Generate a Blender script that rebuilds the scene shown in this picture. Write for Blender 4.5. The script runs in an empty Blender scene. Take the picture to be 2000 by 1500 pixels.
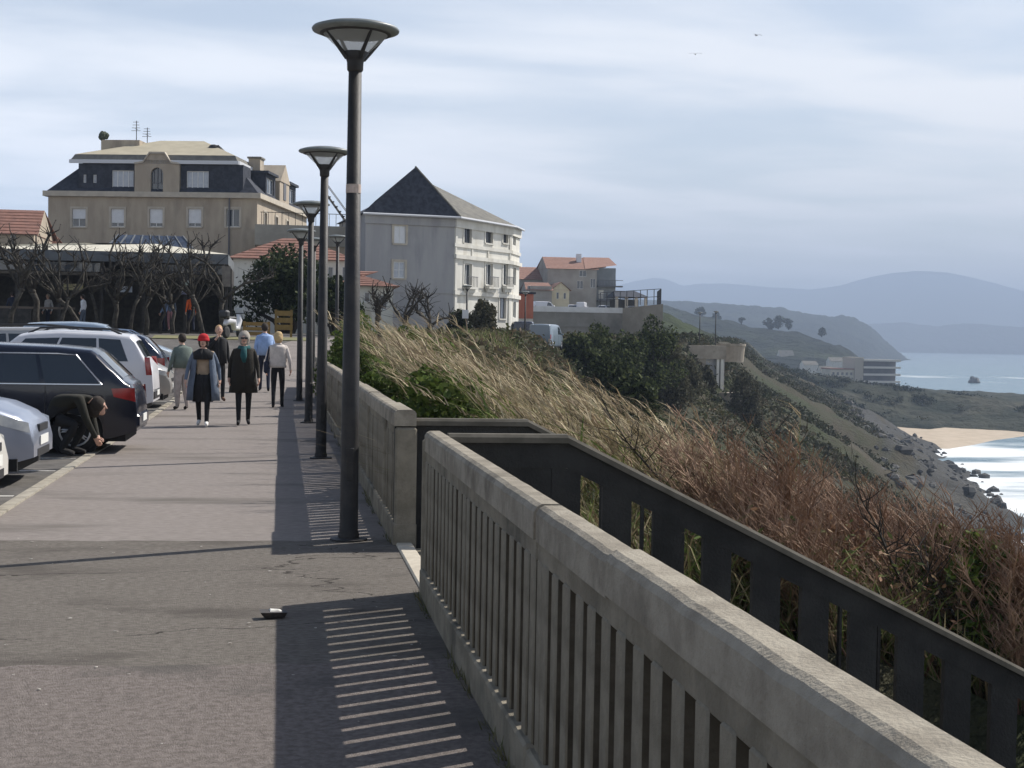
import bpy, math, random
import numpy as np
from mathutils import Vector, Matrix

# ------------------------------------------------------------------ camera, sky, sun, exposure
SC = bpy.context.scene
COL = SC.collection
F = 2900.0                      # focal length in photo pixels (2000 wide)
CZ = 1.65
PSI, TH, RHO = math.radians(8.85), math.radians(1.76), math.radians(1.0)
_f = np.array([math.sin(PSI)*math.cos(TH), math.cos(PSI)*math.cos(TH), -math.sin(TH)])
_r0 = np.array([math.cos(PSI), -math.sin(PSI), 0.0]); _u0 = np.cross(_r0, _f)
_r = math.cos(RHO)*_r0 + math.sin(RHO)*_u0
_u = math.cos(RHO)*_u0 - math.sin(RHO)*_r0
CAMP = np.array([0.0, 0.0, CZ])
cam = bpy.data.cameras.new('camera'); cam.sensor_width = 36.0; cam.lens = 36.0*F/2000.0
cam.clip_start = 0.1; cam.clip_end = 60000.0
camo = bpy.data.objects.new('camera', cam); COL.objects.link(camo)
camo.matrix_world = Matrix(((_r[0], _u[0], -_f[0], CAMP[0]), (_r[1], _u[1], -_f[1], CAMP[1]),
                            (_r[2], _u[2], -_f[2], CAMP[2]), (0, 0, 0, 1)))
SC.camera = camo

SUN_AZ, SUN_EL = math.radians(62.5), math.radians(44.5)       # azimuth from +Y towards +X
SUN_STRENGTH, SKY_STRENGTH, EXPOSURE = 5.0, 0.088, 0.40
W = bpy.data.worlds.new('World'); SC.world = W; W.use_nodes = True
nt = W.node_tree; nt.nodes.clear()
def nd(t, **k):
    n = nt.nodes.new(t)
    for a, b in k.items(): setattr(n, a, b)
    return n
out = nd('ShaderNodeOutputWorld')
sky = nd('ShaderNodeTexSky', sky_type='NISHITA', sun_disc=False, sun_elevation=SUN_EL, sun_rotation=SUN_AZ,
         altitude=40.0, air_density=1.0, dust_density=1.2, ozone_density=1.3)
bg1 = nd('ShaderNodeBackground'); bg1.inputs[1].default_value = SKY_STRENGTH
nt.links.new(sky.outputs[0], bg1.inputs[0])
bg2 = nd('ShaderNodeBackground'); bg2.inputs[0].default_value = (0.625, 0.625, 0.632, 1); bg2.inputs[1].default_value = 1.50
tc = nd('ShaderNodeTexCoord'); sep = nd('ShaderNodeSeparateXYZ'); nt.links.new(tc.outputs['Generated'], sep.inputs[0])
def mth(op, a, b=None, c=None):
    n = nd('ShaderNodeMath', operation=op)
    for i, v in enumerate((a, b, c)):
        if v is None: continue
        if isinstance(v, (int, float)): n.inputs[i].default_value = v
        else: nt.links.new(v, n.inputs[i])
    return n.outputs[0]
zz = mth('ADD', mth('MAXIMUM', sep.outputs[2], 0.0), 0.10)
cb = nd('ShaderNodeCombineXYZ')
nt.links.new(mth('DIVIDE', sep.outputs[0], zz), cb.inputs[0]); nt.links.new(mth('DIVIDE', sep.outputs[1], zz), cb.inputs[1])
mp = nd('ShaderNodeMapping'); mp.inputs['Rotation'].default_value = (0, 0, math.radians(-6)); mp.inputs['Scale'].default_value = (0.9, 1.5, 1.0)
mp.inputs['Location'].default_value = (3.1, 1.37, 0)
nt.links.new(cb.outputs[0], mp.inputs[0])
n1 = nd('ShaderNodeTexNoise'); n1.inputs['Scale'].default_value = 0.9; n1.inputs['Detail'].default_value = 6; n1.inputs['Roughness'].default_value = 0.47
n1.inputs['Distortion'].default_value = 0.35
nt.links.new(mp.outputs[0], n1.inputs['Vector'])
n2 = nd('ShaderNodeTexNoise'); n2.inputs['Scale'].default_value = 5.0; n2.inputs['Detail'].default_value = 6; n2.inputs['Roughness'].default_value = 0.6
nt.links.new(mp.outputs[0], n2.inputs['Vector'])
cmix = mth('ADD', mth('MULTIPLY', n1.outputs[0], 0.92), mth('MULTIPLY', n2.outputs[0], 0.08))
cr = nd('ShaderNodeMapRange', interpolation_type='SMOOTHSTEP'); cr.inputs[1].default_value = 0.34; cr.inputs[2].default_value = 0.62
cr.inputs[3].default_value = 0.36; cr.inputs[4].default_value = 0.98
nt.links.new(cmix, cr.inputs[0])
# the cloud sheet lies low in the sky and thins out overhead
cov = nd('ShaderNodeMapRange', interpolation_type='SMOOTHSTEP'); cov.inputs[1].default_value = 0.11; cov.inputs[2].default_value = 0.42
cov.inputs[3].default_value = 1.0; cov.inputs[4].default_value = 0.06
nt.links.new(sep.outputs[2], cov.inputs[0])
cfac = mth('MULTIPLY', cr.outputs[0], cov.outputs[0])
ms = nd('ShaderNodeMixShader'); nt.links.new(cfac, ms.inputs[0]); nt.links.new(bg1.outputs[0], ms.inputs[1]); nt.links.new(bg2.outputs[0], ms.inputs[2])
nt.links.new(ms.outputs[0], out.inputs[0])

sl = bpy.data.lights.new('sun', 'SUN'); sl.energy = SUN_STRENGTH; sl.angle = math.radians(0.55); sl.color = (1.0, 0.955, 0.89)
so = bpy.data.objects.new('sun', sl); COL.objects.link(so)
sd = Vector((math.sin(SUN_AZ)*math.cos(SUN_EL), math.cos(SUN_AZ)*math.cos(SUN_EL), math.sin(SUN_EL)))
so.rotation_euler = sd.to_track_quat('Z', 'Y').to_euler(); so.location = (30, 20, 40)
SC.render.engine = 'CYCLES'
SC.view_settings.view_transform = 'Standard'; SC.view_settings.look = 'None'
SC.view_settings.exposure = EXPOSURE; SC.view_settings.gamma = 1.0; SC.view_settings.use_curve_mapping = False
SC.cycles.use_denoising = True
SC.cycles.max_bounces = 6; SC.cycles.diffuse_bounces = 3; SC.cycles.glossy_bounces = 3; SC.cycles.transmission_bounces = 4
SC.cycles.transparent_max_bounces = 8; SC.cycles.volume_bounces = 0

# ------------------------------------------------------------------ photo-pixel helpers (places come out in metres)
def ray(px, py): return _f + (px-1000)/F*_r + (750-py)/F*_u
def at(px, py, Y):
    d = ray(px, py); return CAMP + d*(Y/d[1])
def gnd(px, py, z=0.0):
    d = ray(px, py); return CAMP + d*((z-CZ)/d[2])
rng = np.random.default_rng(7)
random.seed(7)
R = math.radians

# ------------------------------------------------------------------ materials
MATS = {}
def M(name, c1, c2=None, scale=4.0, rough=0.85, bump=0.0, bscale=None, metal=0.0, spec=0.5, lo=0.35, hi=0.65, stretch=None,
      detail=7.0, c3=None, s3=1.0, attr=False, trans=0.0, coat=0.0, emit=None, world=False, crack=0.0, bdist=.05):
    if name in MATS: return MATS[name]
    m = bpy.data.materials.new(name); m.use_nodes = True
    t = m.node_tree; b = t.nodes['Principled BSDF']
    b.inputs['Roughness'].default_value = rough; b.inputs['Metallic'].default_value = metal
    b.inputs['Specular IOR Level'].default_value = spec
    if coat: b.inputs['Coat Weight'].default_value = coat; b.inputs['Coat Roughness'].default_value = 0.04
    def N(ty, **k):
        n = t.nodes.new(ty)
        for a, v in k.items(): setattr(n, a, v)
        return n
    co = None
    if c2 or bump:
        if world: co = N('ShaderNodeNewGeometry').outputs['Position']
        else: co = N('ShaderNodeTexCoord').outputs['Object']
        if stretch:
            mp = N('ShaderNodeMapping'); mp.inputs['Scale'].default_value = stretch
            t.links.new(co, mp.inputs[0]); co = mp.outputs[0]
    col = None
    if attr:
        col = N('ShaderNodeAttribute', attribute_name='Col').outputs['Color']
    def noise(s, d=detail):
        n = N('ShaderNodeTexNoise'); n.inputs['Scale'].default_value = s; n.inputs['Detail'].default_value = d
        n.inputs['Roughness'].default_value = 0.6
        t.links.new(co, n.inputs['Vector']); return n.outputs[0]
    def rampmix(fac, a, bb, lo, hi):
        mr = N('ShaderNodeMapRange', interpolation_type='SMOOTHSTEP'); mr.inputs[1].default_value = lo; mr.inputs[2].default_value = hi
        t.links.new(fac, mr.inputs[0])
        mx = N('ShaderNodeMix', data_type='RGBA'); t.links.new(mr.outputs[0], mx.inputs[0])
        for i, v in ((6, a), (7, bb)):
            if isinstance(v, tuple): mx.inputs[i].default_value = (*v, 1)
            else: t.links.new(v, mx.inputs[i])
        return mx.outputs[2]
    if c2:
        col = rampmix(noise(scale), c1 if not attr else col, c2, lo, hi)
        if c3: col = rampmix(noise(s3), col, c3, 0.5, 0.72)
    if crack:
        vo = N('ShaderNodeTexVoronoi', feature='DISTANCE_TO_EDGE'); vo.inputs['Scale'].default_value = crack
        wn = N('ShaderNodeTexNoise'); wn.inputs['Scale'].default_value = 2.2; wn.inputs['Detail'].default_value = 6; t.links.new(co, wn.inputs['Vector'])
        va = N('ShaderNodeVectorMath', operation='MULTIPLY_ADD'); t.links.new(wn.outputs['Color'], va.inputs[0]); va.inputs[1].default_value = (.9, .9, .9); t.links.new(co, va.inputs[2])
        t.links.new(va.outputs[0], vo.inputs['Vector'])
        mk = N('ShaderNodeMath', operation='MULTIPLY_ADD'); t.links.new(noise(.8), mk.inputs[0]); mk.inputs[1].default_value = .032; mk.inputs[2].default_value = -.0125
        cm = N('ShaderNodeMath', operation='LESS_THAN'); t.links.new(vo.outputs['Distance'], cm.inputs[0]); t.links.new(mk.outputs[0], cm.inputs[1])
        mxk = N('ShaderNodeMix', data_type='RGBA'); t.links.new(cm.outputs[0], mxk.inputs[0]); t.links.new(col, mxk.inputs[6]); mxk.inputs[7].default_value = (.055, .048, .042, 1); col = mxk.outputs[2]
    if col is not None: t.links.new(col, b.inputs['Base Color'])
    else: b.inputs['Base Color'].default_value = (*c1, 1)
    if bump:
        bn = N('ShaderNodeBump'); bn.inputs['Strength'].default_value = bump; bn.inputs['Distance'].default_value = bdist
        t.links.new(noise(bscale or scale*3), bn.inputs['Height']); t.links.new(bn.outputs[0], b.inputs['Normal'])
    if trans:
        tr = N('ShaderNodeBsdfTranslucent'); mxs = N('ShaderNodeMixShader'); mxs.inputs[0].default_value = trans
        if col is not None: t.links.new(col, tr.inputs[0])
        else: tr.inputs[0].default_value = (*c1, 1)
        o = t.nodes['Material Output']
        t.links.new(b.outputs[0], mxs.inputs[1]); t.links.new(tr.outputs[0], mxs.inputs[2]); t.links.new(mxs.outputs[0], o.inputs[0])
    MATS[name] = m
    return m

# ------------------------------------------------------------------ mesh helpers
def link(o, parent=None):
    COL.objects.link(o)
    if parent is not None: o.parent = parent
    return o
def setlab(o, label=None, cat=None, group=None, kind=None):
    if label: o['label'] = label
    if cat: o['category'] = cat
    if group: o['group'] = group
    if kind: o['kind'] = kind
    return o
def thing(name, label, cat, loc=(0, 0, 0), rz=0.0, group=None):
    o = bpy.data.objects.new(name, None); o.empty_display_size = 0.2
    COL.objects.link(o); o.location = [float(v) for v in loc]; o.rotation_euler = (0, 0, rz)
    return setlab(o, label, cat, group)
def loc_in(t, p):
    """world point -> local point of an (unscaled) thing"""
    d = np.array(p, float) - np.array(t.location); c, s = math.cos(-t.rotation_euler[2]), math.sin(-t.rotation_euler[2])
    return np.array([c*d[0]-s*d[1], s*d[0]+c*d[1], d[2]])
def arr_mesh(name, V, Fc, mat, parent=None, smooth=False, col=None, loc=None):
    V = np.asarray(V, np.float32); Fc = np.asarray(Fc, np.int32); k = Fc.shape[1]; n = len(Fc)
    me = bpy.data.meshes.new(name)
    me.vertices.add(len(V)); me.vertices.foreach_set('co', V.ravel())
    me.loops.add(n*k); me.loops.foreach_set('vertex_index', Fc.ravel())
    me.polygons.add(n); me.polygons.foreach_set('loop_start', np.arange(n, dtype=np.int32)*k)
    try: me.polygons.foreach_set('loop_total', np.full(n, k, np.int32))
    except Exception: pass
    if smooth: me.polygons.foreach_set('use_smooth', np.ones(n, bool))
    if col is not None:
        a = me.color_attributes.new('Col', 'FLOAT_COLOR', 'POINT')
        c4 = np.ones((len(V), 4), np.float32); c4[:, :3] = col; a.data.foreach_set('color', c4.ravel())
    me.update(calc_edges=True); me.validate()
    if mat is not None:
        for mm in (mat if isinstance(mat, (list, tuple)) else [mat]): me.materials.append(mm)
    o = bpy.data.objects.new(name, me); link(o, parent)
    if loc is not None: o.location = loc
    return o
class MB:
    def __init__(s): s.v = []; s.f = []
    def add(s, vs, fs):
        b = len(s.v); s.v += [tuple(map(float, p)) for p in vs]; s.f += [tuple(i+b for i in q) for q in fs]; return s
    def box(s, c, d, rz=0.0, rx=0.0, ry=0.0, bev=0.0):
        hx, hy, hz = d[0]/2, d[1]/2, d[2]/2
        if bev > 0:
            b = min(bev, hx*.9, hy*.9, hz*.9); P = []
            for sx in (-1, 1):
                for sy in (-1, 1):
                    for sz in (-1, 1):
                        P += [(sx*hx, sy*(hy-b), sz*(hz-b)), (sx*(hx-b), sy*hy, sz*(hz-b)), (sx*(hx-b), sy*(hy-b), sz*hz)]
            I = {}
            i = 0
            for sx in (-1, 1):
                for sy in (-1, 1):
                    for sz in (-1, 1):
                        I[(sx, sy, sz)] = (i, i+1, i+2); i += 3
            fs = []
            for a, q in ((0, 1), (1, 0), (2, 0)):
                pass
            g = lambda sx, sy, sz, k: I[(sx, sy, sz)][k]
            for sx in (-1, 1):
                q = [g(sx, -1, -1, 0), g(sx, 1, -1, 0), g(sx, 1, 1, 0), g(sx, -1, 1, 0)]; fs.append(q if sx > 0 else q[::-1])
                q = [g(-1, sx, -1, 1), g(-1, sx, 1, 1), g(1, sx, 1, 1), g(1, sx, -1, 1)]; fs.append(q if sx > 0 else q[::-1])
                q = [g(-1, -1, sx, 2), g(1, -1, sx, 2), g(1, 1, sx, 2), g(-1, 1, sx, 2)]; fs.append(q if sx > 0 else q[::-1])
            for sa in (-1, 1):
                for sb in (-1, 1):
                    q = [g(sa, sb, -1, 0), g(sa, sb, -1, 1), g(sa, sb, 1, 1), g(sa, sb, 1, 0)]; fs.append(q if sa*sb > 0 else q[::-1])
                    q = [g(sa, -1, sb, 0), g(sa, 1, sb, 0), g(sa, 1, sb, 2), g(sa, -1, sb, 2)]; fs.append(q if sa*sb > 0 else q[::-1])
                    q = [g(-1, sa, sb, 1), g(-1, sa, sb, 2), g(1, sa, sb, 2), g(1, sa, sb, 1)]; fs.append(q if sa*sb > 0 else q[::-1])
            for k3, t3 in I.items():
                q = list(t3); fs.append(q if k3[0]*k3[1]*k3[2] > 0 else q[::-1])
        else:
            P = [(x*hx, y*hy, z*hz) for x in (-1, 1) for y in (-1, 1) for z in (-1, 1)]
            fs = [(0, 1, 3, 2), (4, 6, 7, 5), (0, 4, 5, 1), (2, 3, 7, 6), (0, 2, 6, 4), (1, 5, 7, 3)]
        m = Matrix.Translation(Vector([float(v) for v in c])) @ Matrix.Rotation(rz, 4, 'Z') @ Matrix.Rotation(ry, 4, 'Y') @ Matrix.Rotation(rx, 4, 'X')
        return s.add([tuple(m @ Vector(p)) for p in P], fs)
    def bx(s, x0, x1, y0, y1, z0, z1, bev=0.0):
        return s.box(((x0+x1)/2, (y0+y1)/2, (z0+z1)/2), (abs(x1-x0), abs(y1-y0), abs(z1-z0)), bev=bev)
    def tube(s, pts, rad, n=6, cap=True):
        pts = [Vector([float(c) for c in p]) for p in pts]
        if not hasattr(rad, '__len__'): rad = [rad]*len(pts)
        base = len(s.v); up = None
        for i, p in enumerate(pts):
            d = (pts[min(i+1, len(pts)-1)]-pts[max(i-1, 0)])
            d = d.normalized() if d.length > 1e-9 else Vector((0, 0, 1))
            if up is None: up = d.orthogonal().normalized()
            up = (up - d*up.dot(d)); up = up.normalized() if up.length > 1e-6 else d.orthogonal().normalized()
            w = d.cross(up)
            for k in range(n):
                a = 2*math.pi*k/n; s.v.append(tuple(p + (up*math.cos(a)+w*math.sin(a))*rad[i]))
        for i in range(len(pts)-1):
            for k in range(n):
                a, b = base+i*n+k, base+i*n+(k+1) % n
                s.f.append((a, b, b+n, a+n))
        if cap:
            s.f.append(tuple(base+k for k in range(n))[::-1]); s.f.append(tuple(base+(len(pts)-1)*n+k for k in range(n)))
        return s
    def lathe(s, prof, n=20, c=(0, 0, 0), sx=1.0, sy=1.0, axis='z'):
        base = len(s.v)
        for r, z in prof:
            for k in range(n):
                a = 2*math.pi*k/n
                p = (r*math.cos(a)*sx, r*math.sin(a)*sy, z)
                if axis == 'y': p = (p[0], p[2], p[1])
                s.v.append((p[0]+c[0], p[1]+c[1], p[2]+c[2]))
        for i in range(len(prof)-1):
            for k in range(n):
                a, b = base+i*n+k, base+i*n+(k+1) % n
                s.f.append((a, b, b+n, a+n))
        s.f.append(tuple(base+k for k in range(n))[::-1]); s.f.append(tuple(base+(len(prof)-1)*n+k for k in range(n)))
        return s
    def sweep_prism(s, poly, a, b):
        """polygon of 3-D points offset from a to b"""
        n = len(poly); a = np.array(a, float); b = np.array(b, float); P = np.array(poly, float)
        vs = [tuple(p+a) for p in P]+[tuple(p+b) for p in P]
        fs = [tuple(range(n))[::-1], tuple(range(n, 2*n))]+[(i, (i+1) % n, (i+1) % n+n, i+n) for i in range(n)]
        return s.add(vs, fs)
    def ell(s, c, r, n=10, m=7, jit=0.0):
        base = len(s.v)
        for i in range(m+1):
            ph = math.pi*i/m
            for k in range(n):
                a = 2*math.pi*k/n; q = 1+random.uniform(-jit, jit)
                s.v.append((c[0]+r[0]*q*math.sin(ph)*math.cos(a), c[1]+r[1]*q*math.sin(ph)*math.sin(a), c[2]-r[2]*q*math.cos(ph)))
        for i in range(m):
            for k in range(n):
                a, b = base+i*n+k, base+i*n+(k+1) % n
                s.f.append((a, b, b+n, a+n))
        return s
    def build(s, name, mat, parent=None, smooth=False, loc=None):
        me = bpy.data.meshes.new(name); me.from_pydata(s.v, [], s.f)
        if smooth:
            me.polygons.foreach_set('use_smooth', np.ones(len(me.polygons), bool))
        me.update()
        if mat is not None:
            for mm in (mat if isinstance(mat, (list, tuple)) else [mat]): me.materials.append(mm)
        o = bpy.data.objects.new(name, me); link(o, parent)
        if loc is not None: o.location = [float(v) for v in loc]
        return o
def copy_obj(o, parent=None, loc=None):
    c = o.copy(); COL.objects.link(c)
    if parent is not None: c.parent = parent
    if loc is not None: c.location = [float(v) for v in loc]
    return c
def copy_tree(o, parent=None):
    kids = list(o.children)
    c = o.copy(); COL.objects.link(c); c.parent = parent
    for k in kids: copy_tree(k, c)
    return c
def smooth_angle(o, ang=40):
    """smooth shading with sharp edges above ang"""
    me = o.data
    me.polygons.foreach_set('use_smooth', np.ones(len(me.polygons), bool))
    try: me.set_sharp_from_angle(angle=R(ang))
    except Exception: pass
    return o
# value noise
_G = np.random.default_rng(99).random((256, 256))
def vnoise(x, y):
    xi = np.floor(x).astype(int); yi = np.floor(y).astype(int); fx = x-xi; fy = y-yi
    fx = fx*fx*(3-2*fx); fy = fy*fy*(3-2*fy)
    a = _G[xi & 255, yi & 255]; b = _G[(xi+1) & 255, yi & 255]; c = _G[xi & 255, (yi+1) & 255]; d = _G[(xi+1) & 255, (yi+1) & 255]
    return (a*(1-fx)+b*fx)*(1-fy)+(c*(1-fx)+d*fx)*fy
def fbm(x, y, o=5):
    s = 0; a = 0.5
    for i in range(o):
        s = s+a*(vnoise(x*2**i+17.3*i, y*2**i+9.1*i)-0.5); a *= 0.5
    return s

# ================================================================== THE SETTING
SEA = -34.0
_py = np.array([-60, 30, 36, 44, 52, 62, 75, 110, 2000.]); _pz = np.array([0, 0, .05, .35, .9, 1.45, 1.7, 1.8, 1.8])
def pz(y): return np.interp(y, _py, _pz)
_ey = np.array([-60, 12, 25, 40, 60, 90, 120, 190, 260, 340, 450, 600, 760.])
_ex = np.array([1.5, 1.6, 2.2, 4.5, 8, 14, 21, 54, 76, 106, 140, 190, 245.])
def ex(y): return np.interp(y, _ey, _ex)
_toe = [gnd(2000, 1000, SEA), gnd(1940, 925, SEA), gnd(1880, 892, SEA), gnd(1780, 848, SEA)]
_ty = np.array([-60, 100, 200]+[t[1] for t in _toe]+[760]); _tx = np.array([62, 92, 122]+[t[0] for t in _toe]+[300.])
def tx(y): return np.interp(y, _ty, _tx)
_cy = np.array([-60, 38, 44, 52, 62, 200.]); _cx = np.array([0, 0, .42, 1.35, 3.0, 4.])
def bend(y): return np.interp(y, _cy, _cx)
def hz(x, y):
    """height of the bluff (and of the strip of plateau behind the wall)"""
    x = np.asarray(x, float); y = np.asarray(y, float)
    d = np.maximum(x-ex(y), 0); L = np.maximum(tx(y)-ex(y), 20)
    st = .30+.5*np.clip((y-45)/40, 0, 1); a = np.minimum(d, 8)*st
    t = np.clip((d-8)/(L-8), 0, 1.3)
    low = 34.0+pz(y)-8*st
    g = fbm(y/34.0+x/90.0+5, x/160.0+3, 4)                     # gullies running down the slope
    g2 = fbm(x/7.0, y/7.0, 4)
    z = pz(y)-0.06-a-low*t**1.06
    z = z+np.clip(d/30, 0, 1)*np.clip((1.15-t)*6, 0, 1)*(10.0*g-2.2+3.6*g2-7.0*np.abs(fbm(y/13.0+x/40.0, x/55.0+8, 4))*np.clip((y-90)/60, 0, 1))+np.clip(d/3, 0, 1)*0.5*fbm(x/1.7, y/1.7, 4)
    sx = np.where((y > 9.2) & (y < 12.15), 1.0, 0.0)              # room for the stairs
    zs = -0.35-np.maximum(x-1.9, 0)*0.493
    z = np.where(sx > 0, np.minimum(z, zs), z)
    z = z-6.5*np.exp(-(((x-56)/6)**2+((y-171)/8.5)**2))
    near = np.clip((9.35-y)/0.2, 0, 1)
    z = z-near*1.1
    return z

m_asph = M('parking asphalt', (.10, .094, .088), (.15, .14, .128), 3.0, .92, .35, 90, c3=(.11, .10, .095), s3=.35, spec=.08)
m_path_near = M('reddish worn asphalt', (.145, .124, .111), (.235, .204, .184), 26.0, .9, .55, 130, c3=(.115, .105, .095), s3=.9, lo=.3, hi=.7, spec=.08)
m_path_mid = M('grey worn asphalt', (.122, .108, .093), (.20, .18, .157), 26.0, .9, .5, 130, c3=(.10, .088, .077), s3=1.1, stretch=(.7, 1.6, 1), lo=.3, hi=.7, spec=.08, crack=.35)
m_path_far = M('pale pinkish asphalt', (.205, .18, .163), (.26, .232, .212), 20.0, .88, .35, 120, c3=(.14, .126, .112), s3=.7, stretch=(.5, 1.5, 1), spec=.08)
m_conc = M('weathered concrete', (.185, .163, .125), (.265, .237, .185), 5.0, .9, .35, 60, c3=(.105, .097, .08), s3=1.8, spec=.08)
m_conc_top = M('concrete coping', (.25, .222, .178), (.345, .31, .25), 7.0, .9, .4, 70, c3=(.18, .16, .128), s3=3.2, spec=.08)
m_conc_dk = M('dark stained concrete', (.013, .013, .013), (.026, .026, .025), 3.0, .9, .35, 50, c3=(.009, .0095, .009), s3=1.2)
m_line = M('worn white paint', (.55, .53, .48), (.30, .28, .25), 9.0, .8)
m_kerb = M('kerb stone', (.36, .325, .26), (.26, .235, .19), 6.0, .9, .2, 60)

# plateau: car park and town ground, one sheet
ys = np.concatenate([np.arange(-40, 80, 2.0), np.arange(80, 900, 20.0)]); cols = np.array([-500, -200, -80, -40, -20, -10, -6, -3, 0, 1.05])
V = []; Fq = []
for j, y in enumerate(ys):
    for x in cols:
        xx = x if x < 1 else 1.05+max(0, bend(y))
        V.append((xx, y, float(pz(y))-0.012))
nc = len(cols)
for j in range(len(ys)-1):
    for i in range(nc-1): Fq.append((j*nc+i, j*nc+i+1, (j+1)*nc+i+1, (j+1)*nc+i))
setlab(arr_mesh('ground', V, Fq, m_asph), 'worn grey asphalt ground of the car park', 'ground', kind='structure')

def sheet(name, x0f, x1f, y0, y1, dz, mat, step=.5, ragged=0.0, nx=12, label='', rag0=0.0):
    ysn = np.arange(y0, y1+1e-6, step); V = []; Fq = []
    for j, y in enumerate(ysn):
        for i in range(nx):
            t = i/(nx-1); x = x0f(y)*(1-t)+x1f(y)*t; yy = y
            if j == len(ysn)-1 and ragged: yy = y+ragged*float(fbm(np.array(x*1.9+3), np.array(2.2), 4))
            if j == 0 and rag0: yy = y+rag0*float(fbm(np.array(x*1.9+3), np.array(2.2), 4))
            V.append((x, yy, float(pz(yy))+dz))
    for j in range(len(ysn)-1):
        for i in range(nx-1): Fq.append((j*nx+i, j*nx+i+1, (j+1)*nx+i+1, (j+1)*nx+i))
    o = arr_mesh(name, V, Fq, mat); setlab(o, label, 'path', kind='structure'); return o
xl = lambda y: -2.44+float(bend(y)); xr = lambda y: 0.93+float(bend(y))
sheet('path', xl, xr, -6, 7.5, .004, m_path_near, nx=40, ragged=.45, label='reddish asphalt stretch of the promenade nearest the viewer')
sheet('path', xl, xr, 7.0, 12.0, 0.0, m_path_mid, nx=40, ragged=.35, label='grey asphalt band of the promenade beside the stair opening')
sheet('path', xl, xr, 11.5, 66.5, -.004, m_path_far, nx=8, label='pale asphalt promenade running on past the lamps')
# flush kerb between path and parking bays
mb = MB()
for k in range(70):
    y0 = 4+k*1.0
    x = -2.44-.065+float(bend(y0)); zc = float(pz(y0+.5))
    if y0 < 40: mb.bx(x-.06, x+.06, y0+.01, y0+.985, zc-.1, zc+.012)
setlab(mb.build('kerb', m_kerb), 'flush pale kerb along the parking bays', 'kerb', kind='structure')
# painted bay lines
for i, yb in enumerate((12.45, 15.35, 18.1, 19.9, 23.0, 25.7, 28.7, 32.0, 35.3)):
    V = []
    z = float(pz(yb))-.007
    mbl = MB(); mbl.add([(-7.4, yb-.05, z), (-2.62, yb-.05, z), (-2.62, yb+.05, z), (-7.4, yb+.05, z)], [(0, 1, 2, 3)])
    setlab(mbl.build('bay_line', m_line), 'worn white line painted between parking bays', 'road marking', group='painted bay lines', kind='structure')

# bluff: strip behind the wall and the slope down to the sea, one sheet
yr = np.concatenate([np.arange(-30, 8, 2.0), np.arange(8, 13.01, .25), np.arange(13.5, 70, .8), np.arange(70, 200, 2.0), np.arange(200, 762, 5.0)])
V = []; nA, nB = 10, 100
for y in yr:
    e, t, x0 = float(ex(y)), float(tx(y)), 1.06+float(bend(y)); e = max(e, x0+.3)
    xa = np.linspace(x0, e, nA, endpoint=False); s = np.linspace(0, 1.12, nB); xb = e+(t-e)*(0.35*s+0.65*s**2.0)
    xx = np.concatenate([xa, xb]); V.append(np.stack([xx, np.full_like(xx, y), hz(xx, np.full_like(xx, y))], 1))
V = np.concatenate(V); nc = nA+nB
I = np.arange(len(yr)-1)[:, None]*nc+np.arange(nc-1)[None]; I = I.ravel()
Fq = np.stack([I, I+1, I+nc+1, I+nc], 1)
# base colours: soil and grass above, grey rock low down (real ground cover, by height and place)
d = V[:, 0]-ex(V[:, 1]); tt = np.clip((d-8)/np.maximum(tx(V[:, 1])-ex(V[:, 1])-8, 10), 0, 1)
g = fbm(V[:, 0]/9, V[:, 1]/14, 5)+.5*fbm(V[:, 0]/2.3, V[:, 1]/3.1, 4)
soil = np.array([.058, .05, .035]); grass = np.array([.040, .047, .023]); rock = np.array([.066, .065, .062]); bare = np.array([.115, .104, .084])
w = np.clip(.5+g*3, 0, 1)[:, None]; c = soil*(1-w)+grass*w
wr = np.clip((tt-.42)*5+g*5, 0, 1)[:, None]*np.clip((V[:, 1]-120)/80, 0, 1)[:, None]; c = c*(1-wr)+rock*wr
wb = np.clip(fbm(V[:, 1]/16+40, V[:, 0]/60, 4)*9-1.6, 0, 1)[:, None]*np.clip((V[:, 1]-90)/80, 0, 1)[:, None]*.8; c = c*(1-wb)+bare*wb
m_bluff = M('bluff soil and rock', (.1, .1, .1), (.038, .036, .028), .55, .95, .8, 1.3, attr=True, lo=.45, hi=.78, world=True, spec=.08, bdist=.9)
setlab(arr_mesh('bluff', V, Fq, m_bluff, smooth=True, col=c), 'steep scrubby bluff falling from the promenade to the sea', 'cliff', kind='structure')

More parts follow.
